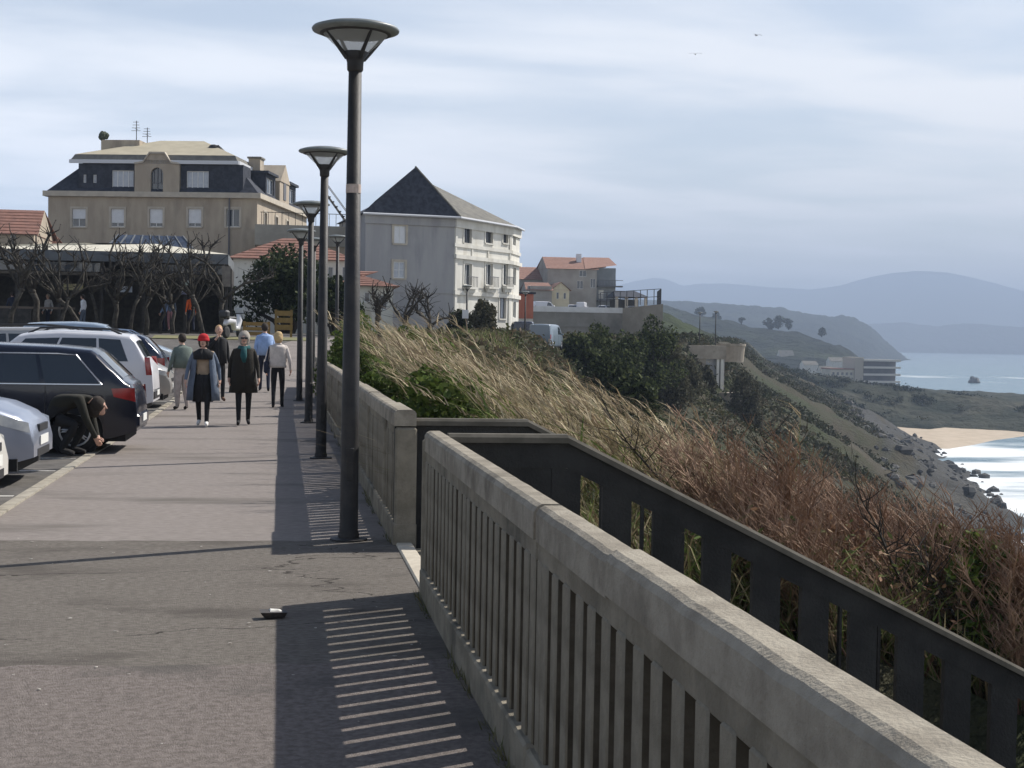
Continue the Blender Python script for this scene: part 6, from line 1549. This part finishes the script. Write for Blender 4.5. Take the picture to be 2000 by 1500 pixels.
# ---- broad leaves between the blades: too many to count
def litter_leaves(name, label, n, ylo, yhi, xlo, xhi, zr, size, cols, w, seed, mat):
    rs = np.random.default_rng(seed); x, y = zone(n*2, ylo, yhi, xlo, xhi, rs, 1.15); kp = (fbm(x/1.1+9, y/1.4, 4) > -.02); x, y = x[kp][:n], y[kp][:n]
    P = np.stack([x, y, hz(x, y)+zr[0]+(zr[1]-zr[0])*rs.random(len(x))**1.4], 1); V, Fq = cards(P, size*rs.uniform(.5, 1.5, len(x)), rs, aspect=.4)
    tint = 1+.9*fbm(x/.8, y/.8, 3); c = pal(len(x), cols, rs, w, .2)*tint[:, None]
    setlab(arr_mesh(name, V, Fq, mat, col=np.repeat(np.clip(c, .004, 1), 4, 0)), label, 'leaves', kind='stuff')
litter_leaves('ground_cover', 'leafy green ground cover among the grass of the bank', 16000, 12.6, 40, lambda y: 1.45+bend(y), lambda y: np.minimum(ex(y)+8, 1.5+.40*y), (0, .85), .055, ((.10, .14, .04), (.07, .095, .032), (.15, .16, .06), (.20, .15, .085)), (.35, .3, .2, .15), 71, m_leaf)
litter_leaves('dry_leaves', 'dry russet leaves hanging in the shrubs on the slope', 15000, 12.4, 24, lambda y: 2.6+.12*y, lambda y: 3.0+.52*y, (.1, 1.15), .034, ((.22, .13, .08), (.15, .085, .055), (.30, .21, .13), (.10, .12, .042)), (.32, .25, .2, .23), 72, m_leaf_dull)
# ---- reddish twiggy shrubs
def twig_mesh(name, seed, H=1.5, n=34):
    rd = random.Random(seed); mb = MB()
    for i in range(n):
        a = rd.uniform(0, 6.283); r = rd.uniform(.1, .75); h = H*rd.uniform(.55, 1.05); p = Vector((rd.gauss(0, .08), rd.gauss(0, .08), 0)); pts = [p]
        for k in range(1, 5):
            s = k/4; pts.append(p+Vector((math.cos(a)*r*s**1.3*h*.6-.22*s*h+rd.gauss(0, .03), math.sin(a)*r*s**1.3*h*.6+rd.gauss(0, .03), h*s)))
        mb.tube(pts, [.012, .010, .008, .005, .003], 3, cap=False)
        for q in range(12):
            s = rd.uniform(.35, .98); k = min(int(s*4), 3); b = pts[k].lerp(pts[k+1], s*4-k); a2 = rd.uniform(0, 6.283); l2 = rd.uniform(.12, .34)
            e = b+Vector((math.cos(a2)*l2*.6-.08, math.sin(a2)*l2*.6, l2*.75)); m_ = b.lerp(e, .5)+Vector((rd.gauss(0, .02), rd.gauss(0, .02), .02))
            mb.tube([b, m_, e], [.005, .004, .002], 3, cap=False)
            for z_ in range(2):
                a3 = rd.uniform(0, 6.283); mb.tube([m_, m_+Vector((math.cos(a3)*.08, math.sin(a3)*.08, .11))], [.003, .0015], 3, cap=False)
    return mb.build(name, m_twig)
tws = [twig_mesh('red_twig_shrub', 80+i, H=1.35+.12*i) for i in range(4)]; nt_ = 0
rs = np.random.default_rng(31)
spots = []
for _ in range(400):
    Y_ = rs.uniform(12.3, 22); px_ = rs.uniform(1260, 2120); x = float(at(px_, 700, Y_)[0])
    if Y_ < 12.3 or x < 3.0: continue
    if px_ < 1500 and rs.random() < .45: continue
    if px_ < 1330+ (Y_-14)*14: continue
    spots.append((x, Y_))
    if len(spots) >= 110: break
for x, Y_ in spots:
    o = tws[nt_] if nt_ < 4 else copy_obj(tws[nt_ % 4]); s = rs.uniform(.75, 1.25)
    o.location = (x, Y_, float(hz(x, Y_))-.05); o.scale = (s*1.1, s*1.1, s); o.rotation_euler = (0, rs.uniform(-.15, .05), rs.uniform(-.7, .7)); nt_ += 1
    setlab(o, 'bare reddish twiggy shrub on the slope behind the stairs', 'shrub', 'reddish shrubs on the slope')
# ---- leafy bushes and trees
def crown_points(blobs, n, rs, shell=.55):
    P = []; tot = sum(b[3]*b[4]+b[4]*b[5]+b[3]*b[5] for b in blobs)
    for (cx, cy, cz, rx, ry, rz_) in blobs:
        k = int(n*(rx*ry+ry*rz_+rx*rz_)/tot); v = rs.normal(size=(k, 3)); v /= np.linalg.norm(v, axis=1)[:, None]
        r = shell+(1-shell)*rs.random(k)**.6; r *= 1+.22*rs.normal(size=k)*.5
        P.append(np.stack([cx+v[:, 0]*rx*r, cy+v[:, 1]*ry*r, cz+v[:, 2]*rz_*r], 1))
    return np.concatenate(P)
def bush(name, label, loc, W_, D_, H_, n, size, cols, w, seed, blobsn=14, group=None, cat='bush', mat=None, lean=0.0, trunk=.1, low=.25, sub=.33, barkm=None):
    rs = np.random.default_rng(seed); t = thing(name, label, cat, loc, 0, group)
    bl = []
    for k in range(blobsn):
        a = rs.uniform(0, 6.283); r = rs.random()**.6*.62; z = rs.uniform(low, .82); q = sub*rs.uniform(.65, 1.25)*(1.15-.5*z)
        bl.append((math.cos(a)*r*W_/2*(1.25-.6*z)-lean*z*H_, math.sin(a)*r*D_/2*(1.25-.6*z), z*H_, q*W_/2, q*D_/2, q*H_*.62))
    for zz_, q in ((.72, .30), (.86, .20), (.94, .12)): bl.append((rs.normal(0, .05)*W_-lean*zz_*H_, rs.normal(0, .05)*D_, zz_*H_, q*W_/2*1.2, q*D_/2*1.2, q*H_*.7))
    P = crown_points(bl, n, rs); P[:, 2] = np.maximum(P[:, 2], .02)
    V, Fq = cards(P, size*rs.uniform(.6, 1.4, len(P)), rs)
    # whole sprays share a tint, so clumps differ in leaf colour
    tint = 1+.35*fbm(P[:, 0]/(W_*.12)+seed, (P[:, 2]+P[:, 1])/(W_*.12), 3)*2
    c = pal(len(P), cols, rs, w, .2)*tint[:, None]
    arr_mesh('crown', V, Fq, mat or m_leaf, t, col=np.repeat(np.clip(c, .004, 1), 4, 0))
    mb = MB(); base = Vector((0, 0, -.2))
    for b in bl[:min(9, blobsn)]:
        e = Vector((b[0], b[1], b[2])); mid = Vector((e.x*.35+rs.normal(0, .03)*W_, e.y*.35+rs.normal(0, .03)*W_, e.z*.5))
        mb.tube([base, mid, e], [trunk, trunk*.6, trunk*.22], 6)
    mb.build('trunk', barkm or m_bark_dk, t, smooth=True)
    return t
EV = ((.022, .032, .016), (.040, .052, .024), (.065, .078, .034)); EVW = (.4, .4, .2)
q = at(563, 600, 78.0)
bush('evergreen_tree', 'big dark evergreen tree between the cafe and the lamp posts', (q[0], 78, 1.55), 7.0, 6.0, 4.7, 9000, .13, EV, EVW, 1, 26, cat='tree', trunk=.22)
q = at(655, 600, 72.0)
bush('evergreen_tree', 'smaller dark bush at the right foot of the big evergreen, behind the lamps', (q[0], 72, 1.5), 3.4, 3.0, 3.0, 4500, .11, EV, EVW, 2, 14, cat='tree', trunk=.12)
GB = ((.085, .125, .028), (.12, .155, .04), (.055, .085, .024)); GW = (.45, .3, .25)
k = 0
for px_, Y_, W_, H_, lab in ((590, 44, 2.0, 1.9, 'bright green shrub beside the third lamp post'), (612, 37, 1.5, 1.7, 'green shrub hanging over the wall by the fourth lamp post'), (650, 31, 1.7, 2.0, 'yellow green shrub between the two nearest lamp posts'),
                            (668, 36, 2.3, 2.35, 'tall green shrub behind the nearest lamp post'), (725, 34, 2.2, 2.3, 'rounded green shrub just right of the nearest lamp post'), (640, 24, 1.0, 1.2, 'low green shrub against the wall by the second lamp'),
                            (1110, 29, 2.8, 2.2, 'bright green bush in the dip below the grey van'), (1165, 26, 2.6, 2.1, 'green bush below the dark pines at the edge of the reeds'), (1370, 22, 2.4, 1.8, 'green bush under the clifftop platform'), (1440, 22, 2.2, 1.6, 'small green bush right of the one under the platform'),
                            (1900, 13.2, 1.8, 1.6, 'low green bush among the red shrubs near the right edge'), (800, 16.5, 2.2, 1.5, 'dark green bush low behind the corner of the far balustrade'), (760, 15, 1.6, 1.0, 'dark leafy clump just above the far balustrade coping'),
                            (880, 15.5, 1.8, 1.5, 'leafy green clump above the stair landing'), (845, 24, 2.3, 2.1, 'olive green bush among the reeds below the white gable'), (960, 21, 2.0, 1.8, 'green bush in the middle of the reed bank'), (1040, 24, 2.2, 1.9, 'olive green bush on the reed bank below the grey van'),
                            (1230, 20, 2.0, 1.6, 'green bush at the upper edge of the red shrubs')):
    x = float(at(px_, 700, Y_)[0]); x = max(x, 1.25+float(bend(Y_))+W_*.28)
    cols = GB if 'dark' not in lab else ((.05, .07, .025), (.08, .10, .04))
    bush('green_shrub', lab, (x, Y_, float(hz(x, Y_))-.1), W_, W_, H_, 3200, .05, cols, GW if 'dark' not in lab else None, 100+k, 14, trunk=.05, lean=.12); k += 1
# dark pines on the slope below the terrace wall
PN = ((.030, .040, .018), (.05, .065, .026), (.10, .118, .045), (.02, .027, .014)); PW = (.3, .3, .22, .18)
for i, (px_, pyt, pyb, Y_, W_, lab) in enumerate(((1128, 652, 760, 118, 6.5, 'dark pine at the left of the clump below the terrace wall'), (1175, 632, 790, 124, 8, 'dark pine second from the left in the clump below the terrace wall'), (1222, 650, 800, 126, 8, 'dark pine in the middle of the clump below the terrace wall'),
                              (1272, 618, 770, 132, 8.5, 'tallest dark pine, right end of the clump under the bastion'), (1190, 690, 830, 98, 6, 'dark low pine in front of the clump below the terrace wall'), (1310, 668, 800, 138, 7, 'greyish scrubby pine right of the dark clump'), (1340, 700, 850, 150, 7, 'scrubby grey green bush left of the clifftop platform'),
                              (1240, 730, 850, 84, 5, 'dark bush lowest on the slope under the pines'), (1455, 722, 800, 176, 6, 'grey green bush just right of the clifftop platform'), (1378, 715, 800, 170, 4.5, 'grey green bush against the white pillars of the platform'))):
    q = at(px_, pyt, Y_); zb = at(px_, pyb, Y_)[2]; zg_ = float(hz(q[0], Y_)); zb = min(zb, zg_+1.0)
    cols = PN if i not in (5, 6, 8, 9) else ((.075, .072, .045), (.105, .098, .065), (.05, .052, .032), (.04, .04, .025))
    bush('pine_tree', lab, (q[0], Y_, zb-.3), W_, W_*.9, q[2]-zb+.3, 6000, .17, cols, PW, 200+i, 34, cat='tree', trunk=.22, low=.12, sub=.24)
# tamarisk and hedge in front of the white house
q = at(940, 640, 97); zg_ = at(940, 662, 97)[2]
bush('tamarisk_tree', 'feathery grey green tamarisk in front of the white house', (q[0], 97, zg_), 2.6, 2.4, at(940, 585, 97)[2]-zg_, 4200, .10, ((.085, .08, .05), (.12, .11, .075), (.06, .062, .035)), None, 301, 16, cat='tree', trunk=.14, lean=-.05)
q = at(898, 640, 99); zg_ = at(898, 668, 99)[2]
bush('dark_hedge', 'dark clipped hedge at the foot of the white house', (q[0], 99, zg_), 2.6, 2.0, at(898, 604, 99)[2]-zg_, 2600, .10, EV, EVW, 302, 12, cat='hedge', trunk=.06)
# scrub on the far slopes: too many to count
def scrub(name, label, n, pts, size, cols, w, rs):
    m = 16; idx = np.repeat(np.arange(len(pts)), m); P = pts[idx]+rs.normal(0, 1, (len(idx), 3))*np.array([.6, .6, .3])*size; P[:, 2] += size*.28
    V, Fq = cards(P, size*.36*rs.uniform(.5, 1.3, len(P)), rs); base = pal(len(pts), cols, rs, w, .25)[idx]
    setlab(arr_mesh(name, V, Fq, m_leaf_dull, col=np.repeat(base, 4, 0)), label, 'scrub', kind='stuff')
rs = np.random.default_rng(41)
y = 45+(200-45)*rs.random(7000); x = ex(y)-2+rs.random(7000)**1.2*np.minimum(tx(y)-ex(y), 45)
keep = fbm(x/11, y/15, 4) > -.04; x, y = x[keep], y[keep]
scrub('scrub', 'low brown green scrub covering the middle of the bluff', 0, np.stack([x, y, hz(x, y)], 1), .55, ((.10, .09, .05), (.075, .08, .035), (.13, .10, .065), (.05, .055, .028)), None, rs)
y = 150+(640-150)*rs.random(9000); x = ex(y)-3+rs.random(9000)**1.3*np.maximum(tx(y)-ex(y), 20)*.62
keep = fbm(x/24+7, y/30, 4) > -.02; x, y = x[keep], y[keep]
scrub('scrub', 'dark scrub patches on the far cliff face', 0, np.stack([x, y, hz(x, y)], 1), 1.0, ((.06, .06, .038), (.05, .055, .03), (.09, .08, .055), (.035, .042, .022)), None, rs)
# scrub on the promontory, rooted on its sheet
pm = bpy.data.objects['promontory'].data; pv = np.empty(len(pm.vertices)*3, np.float32); pm.vertices.foreach_get('co', pv); pv = pv.reshape(-1, 3)
pv = pv[(pv[:, 2] > SEA+4) & (pv[:, 1] < 700)]; k_ = rs.choice(len(pv), 6000); pts = pv[k_]+np.stack([rs.normal(0, 2.5, 6000), rs.normal(0, 1.2, 6000), np.zeros(6000)], 1)
keep = fbm(pts[:, 0]/22, pts[:, 1]/22, 4) > -.03
scrub('scrub', 'dark scrub clinging to the promontory above the cove', 0, pts[keep], 1.6, ((.02, .028, .014), (.034, .042, .02), (.06, .058, .034), (.015, .02, .012)), None, rs)
# fallen rocks on the lower slope
mbr = MB(); random.seed(9)
for k in range(420):
    y_ = random.uniform(150, 560); e_, t_ = float(ex(y_)), float(tx(y_)); x_ = e_+(t_-e_)*random.uniform(.45, .97); z_ = float(hz(x_, y_)); s_ = random.choice((.5, .8, .8, 1.2, 2.0))
    mbr.ell((x_, y_, max(z_, SEA)), (s_*random.uniform(.7, 1.3), s_*random.uniform(.7, 1.3), s_*.6), 6, 4, .25)
setlab(mbr.build('rubble', M('cliff rock', (.075, .073, .07), (.13, .125, .115), .5, .95, spec=.08)), 'fallen grey rocks strewn over the foot of the cliff', 'rubble', kind='stuff')
# tree clumps on the hill across the bay
def hill_tree(label, px_, py_, Y_, W_, H_, seed):
    q = at(px_, py_, Y_); bush('hill_tree', label, (q[0], Y_, q[2]-H_*.15), W_, W_, H_, 260, W_*.09, ((.03, .04, .022), (.045, .055, .03)), None, seed, 7, cat='tree', trunk=W_*.03)
for i, (a_, b_, c_, d_, e_) in enumerate(((1502, 640, 1425, 17, 11), (1520, 638, 1420, 20, 13), (1540, 640, 1416, 16, 11), (1370, 617, 1460, 18, 10), (1400, 622, 1450, 14, 8), (1605, 655, 1385, 14, 9), (1448, 632, 1440, 12, 7))):
    hill_tree(['left tree of the close triple clump on the far hill crest', 'middle and tallest tree of the triple clump on the far hill crest', 'right tree of the close triple clump on the far hill crest', 'dark tree on the far hill right beside the platform lamps', 'small dark tree on the far hill, right of the platform lamps', 'lone dark tree on the far hill, right of the triple clump', 'small lone tree on the far hill, left of the triple clump'][i], a_, b_, c_, d_, e_, 400+i)

# ---- pollarded bare trees before the cafe
def pollard(label, px_, Y_, H_, lean, seed, r0=.16, gnarl=1.0):
    rd = random.Random(seed); z0 = float(pz(Y_)); t = thing('pollarded_tree', label, 'tree', (at(px_, 640, Y_)[0], Y_, z0), 0, 'pollarded trees by the cafe')
    tr = MB(); h = H_*rd.uniform(.28, .45); fork = Vector((lean*h, rd.uniform(-.2, .2), h))
    tr.tube([Vector((0, 0, -.2)), Vector((lean*h*.25+rd.gauss(0, .06), 0, h*.4)), Vector((lean*h*.7+rd.gauss(0, .08), 0, h*.75)), fork], [r0*1.25, r0, r0*.88, r0*.95], 9)
    tr.ell(tuple(fork), (r0*1.25, r0*1.25, r0*1.1), 9, 7, .12); tr.build('trunk', m_bark, t, smooth=True)
    br = MB(); tg = MB()
    for k in range(rd.choice((4, 5, 5))):
        a = rd.uniform(0, 6.283); L = (H_-h)*rd.uniform(.65, 1.0); out = rd.uniform(.25, .7)
        pts = [fork]; p = fork.copy(); d = Vector((math.cos(a)*out+lean*.4, math.sin(a)*out*.6, 1.0)).normalized()
        for s in range(4):
            d = (d+Vector((rd.gauss(0, .34), rd.gauss(0, .22), rd.gauss(.05, .16)))).normalized(); p = p+d*L/4; pts.append(p.copy())
        br.tube(pts, [r0*.72, r0*.55, r0*.46, r0*.40, r0*.42], 7); br.ell(tuple(p), (r0*.62, r0*.62, r0*.6), 8, 6, .2)
        for q in range(14):
            b = pts[rd.randint(1, 4)]; e = b+Vector((rd.gauss(0, .35), rd.gauss(0, .25), rd.uniform(.05, .6))); m_ = b.lerp(e, .5)+Vector((rd.gauss(0, .1), 0, rd.gauss(0, .06))); tg.tube([b, m_, e], [r0*.16, r0*.12, r0*.05], 4)
        for q in range(rd.randint(3, 6)):
            b = pts[-1] if rd.random() < .65 else pts[rd.randint(2, 3)]; e = b+Vector((rd.gauss(0, .28), rd.gauss(0, .2), rd.uniform(.25, .75))); m_ = b.lerp(e, .5)+Vector((rd.gauss(0, .08), 0, 0))
            tg.tube([b, m_, e], [r0*.28, r0*.2, r0*.12], 5); tg.ell(tuple(e), (r0*.2,)*3, 6, 4, .2)
    br.build('limb', m_bark, t, smooth=True); setlab(tg.build('shoots', m_bark_dk, t, smooth=True), kind='stuff')
for i, (px_, Y_, H_, ln, lab) in enumerate(((18, 66, 4.4, .25, 'pollarded tree at the far left edge of the cafe'), (72, 68, 4.6, -.12, 'pollarded tree second from the left before the cafe'), (165, 67, 3.9, -.75, 'strongly leaning pollarded tree left of the cafe middle'), (222, 69, 4.5, .06, 'pollarded tree before the middle of the cafe, left of the paired trunks'),
                                       (284, 66, 4.4, .10, 'twisted pollarded tree right of the cafe middle'), (338, 69, 4.2, -.08, 'slim pollarded tree beside the cafe doorway'), (398, 67, 4.2, -.30, 'leaning pollarded tree right of the orange jacket'), (430, 68, 4.3, .05, 'pollarded tree at the right corner of the cafe'), (118, 65, 4.0, .2, 'thin pollarded tree between the second and the strongly leaning one'), (192, 70, 4.4, -.2, 'slim dark tree close left of the cafe middle'), (252, 65.5, 4.1, .25, 'slim dark tree close right of the cafe middle'), (312, 70, 4.3, .12, 'slim dark tree left of the cafe doorway'), (366, 70, 4.2, .2, 'slim dark tree right beside the orange jacket'))):
    pollard(lab, px_, Y_, H_, ln, 500+i, r0=(.11, .14, .10, .12, .10, .09, .10, .12, .08, .08, .08, .07, .07)[i])
# bare dark shrubs before the white gable
for i, (px_, Y_, H_, lab) in enumerate(((742, 62, 2.3, 'forked bare tree at the left foot of the white gable'), (792, 66, 2.6, 'bare dark tree before the middle of the white gable'), (838, 68, 2.2, 'bare dark tree near the right edge of the white gable'))):
    pollard(lab, px_, Y_, H_-.2, -.1+.1*i, 520+i, r0=.11)
# ochre barriers and grass verge by the tree
def barrier(label, px0, px1, py0, py1, Y_, mat):
    a, b = at(px0, py1, Y_), at(px1, py0, Y_); t = thing('barrier', label, 'barrier', (a[0], Y_, float(pz(Y_)))); w = b[0]-a[0]; h = b[2]-float(pz(Y_))
    for k in range(3):
        MB().bx(0, w, 0, .05, h*(.30+.24*k), h*(.30+.24*k)+h*.18).build('board', mat, t)
    for x in (.06, w-.06): MB().bx(x-.05, x+.05, .053, .13, 0, h).build('post', mat, t)
m_och = M('ochre boards', (.19, .115, .03), (.25, .155, .045), 5, .8)
barrier('low ochre barrier behind the walking couple', 474, 528, 628, 655, 60, m_och)
barrier('taller ochre barrier at the green shrubs beside the lamp row', 536, 572, 605, 640, 63, M('dull ochre boards', (.15, .10, .03), (.20, .13, .04), 5, .8))
# verge
V = []; n = 30
for i in range(n):
    x = at(300, 640, 62)[0]+i*.22
    for j in range(3): V.append((x, 61.0+j*1.6, float(pz(61.0+j*1.6))+.02+.05*(j == 1)))
I = (np.arange(n-1)[:, None]*3+np.arange(2)[None]).ravel()
setlab(arr_mesh('verge', V, np.stack([I, I+3, I+4, I+1], 1), M('short turf', (.13, .135, .05), (.18, .16, .075), 2, .95)), 'strip of short worn turf before the cafe', 'verge', kind='structure')
# two gulls
for (px_, py_, Y_, lab, rz_) in ((1478, 69, 160, 'gull gliding high above the bay, upper of the two', .4), (1358, 106, 150, 'gull gliding lower left of the other one', -.3)):
    q = at(px_, py_, Y_); g = thing('gull', lab, 'bird', tuple(q), rz_)
    mb = MB(); mb.tube([(0, -.22, 0), (0, -.1, .01), (0, .1, .01), (0, .24, .02), (0, .3, .01)], [.02, .06, .07, .045, .012], 7)
    mb.add([(0, .10, .03), (0, -.06, .03), (.32, -.06, .12), (.32, .10, .14), (.68, -.16, .05), (.66, -.05, .05)], [(0, 1, 2, 3), (3, 2, 4, 5)]); mb.add([(0, .10, .03), (0, -.06, .03), (-.32, -.06, .12), (-.32, .10, .14), (-.68, -.16, .05), (-.66, -.05, .05)], [(3, 2, 1, 0), (5, 4, 2, 3)])
    mb.add([(0, -.2, .0), (.06, -.34, 0), (-.06, -.34, 0)], [(0, 1, 2)]); mb.build('body', M('gull feathers', (.45, .45, .46), (.6, .6, .6), 6, .8), g)

# dark woody saplings standing in the red shrubs
def sapling(label, px_, Y_, H_, seed):
    rd = random.Random(seed); x = float(at(px_, 700, Y_)[0]); t = thing('bare_sapling', label, 'tree', (x, Y_, float(hz(x, Y_))), 0)
    st_ = MB(); p = Vector((0, 0, -.1)); pts = [p.copy()]; d = Vector((-.35, 0, 1)).normalized()
    for k in range(6):
        d = (d+Vector((rd.gauss(-.03, .12), rd.gauss(0, .1), 0))).normalized(); p = p+d*H_/6; pts.append(p.copy())
    st_.tube(pts, [.022, .02, .018, .015, .012, .008, .004], 6); st_.build('trunk', m_bark_dk, t, smooth=True)
    tw = MB()
    for k in range(26):
        i = rd.randint(2, 5); b = pts[i].lerp(pts[i+1], rd.random()); e = b+Vector((rd.gauss(-.1, .22), rd.gauss(0, .2), rd.uniform(.1, .42))); m_ = b.lerp(e, .5)+Vector((rd.gauss(0, .03), 0, -.02))
        tw.tube([b, m_, e], [.007, .005, .002], 4)
        for q in range(3): tw.tube([m_.lerp(e, rd.random()), e+Vector((rd.gauss(0, .1), rd.gauss(0, .1), rd.uniform(0, .14)))], [.003, .0015], 3)
    setlab(tw.build('twigs', m_bark_dk, t), kind='stuff')
for i, a_ in enumerate(((1425, 14.2, 2.4, 'dark bare sapling rising left of the middle of the red shrubs'), (1640, 13.6, 2.2, 'dark bare sapling in the middle of the red shrubs'), (1890, 12.9, 2.3, 'dark bare sapling near the right edge among the red shrubs'), (1980, 12.6, 1.9, 'short dark sapling at the right edge of the picture'))):
    sapling(a_[3], a_[0], a_[1], a_[2], 600+i)

# ================================================================== HAZE
def haze():
    x0, x1, y0, y1, z0, z1 = -9000, 16000, -300, 14500, SEA-3, 560
    mb = MB(); mb.bx(x0, x1, y0, y1, z0, z1)
    m = bpy.data.materials.new('sea haze'); m.use_nodes = True; t = m.node_tree; t.nodes.clear()
    o = t.nodes.new('ShaderNodeOutputMaterial'); v = t.nodes.new('ShaderNodeVolumePrincipled')
    v.inputs['Color'].default_value = (.56, .69, .90, 1); v.inputs['Density'].default_value = HAZE; v.inputs['Anisotropy'].default_value = 0.0
    t.links.new(v.outputs[0], o.inputs['Volume'])
    setlab(mb.build('haze', m), 'thin blue sea haze filling the air over the bay', 'haze', kind='stuff')
HAZE = 2.1e-4
haze()
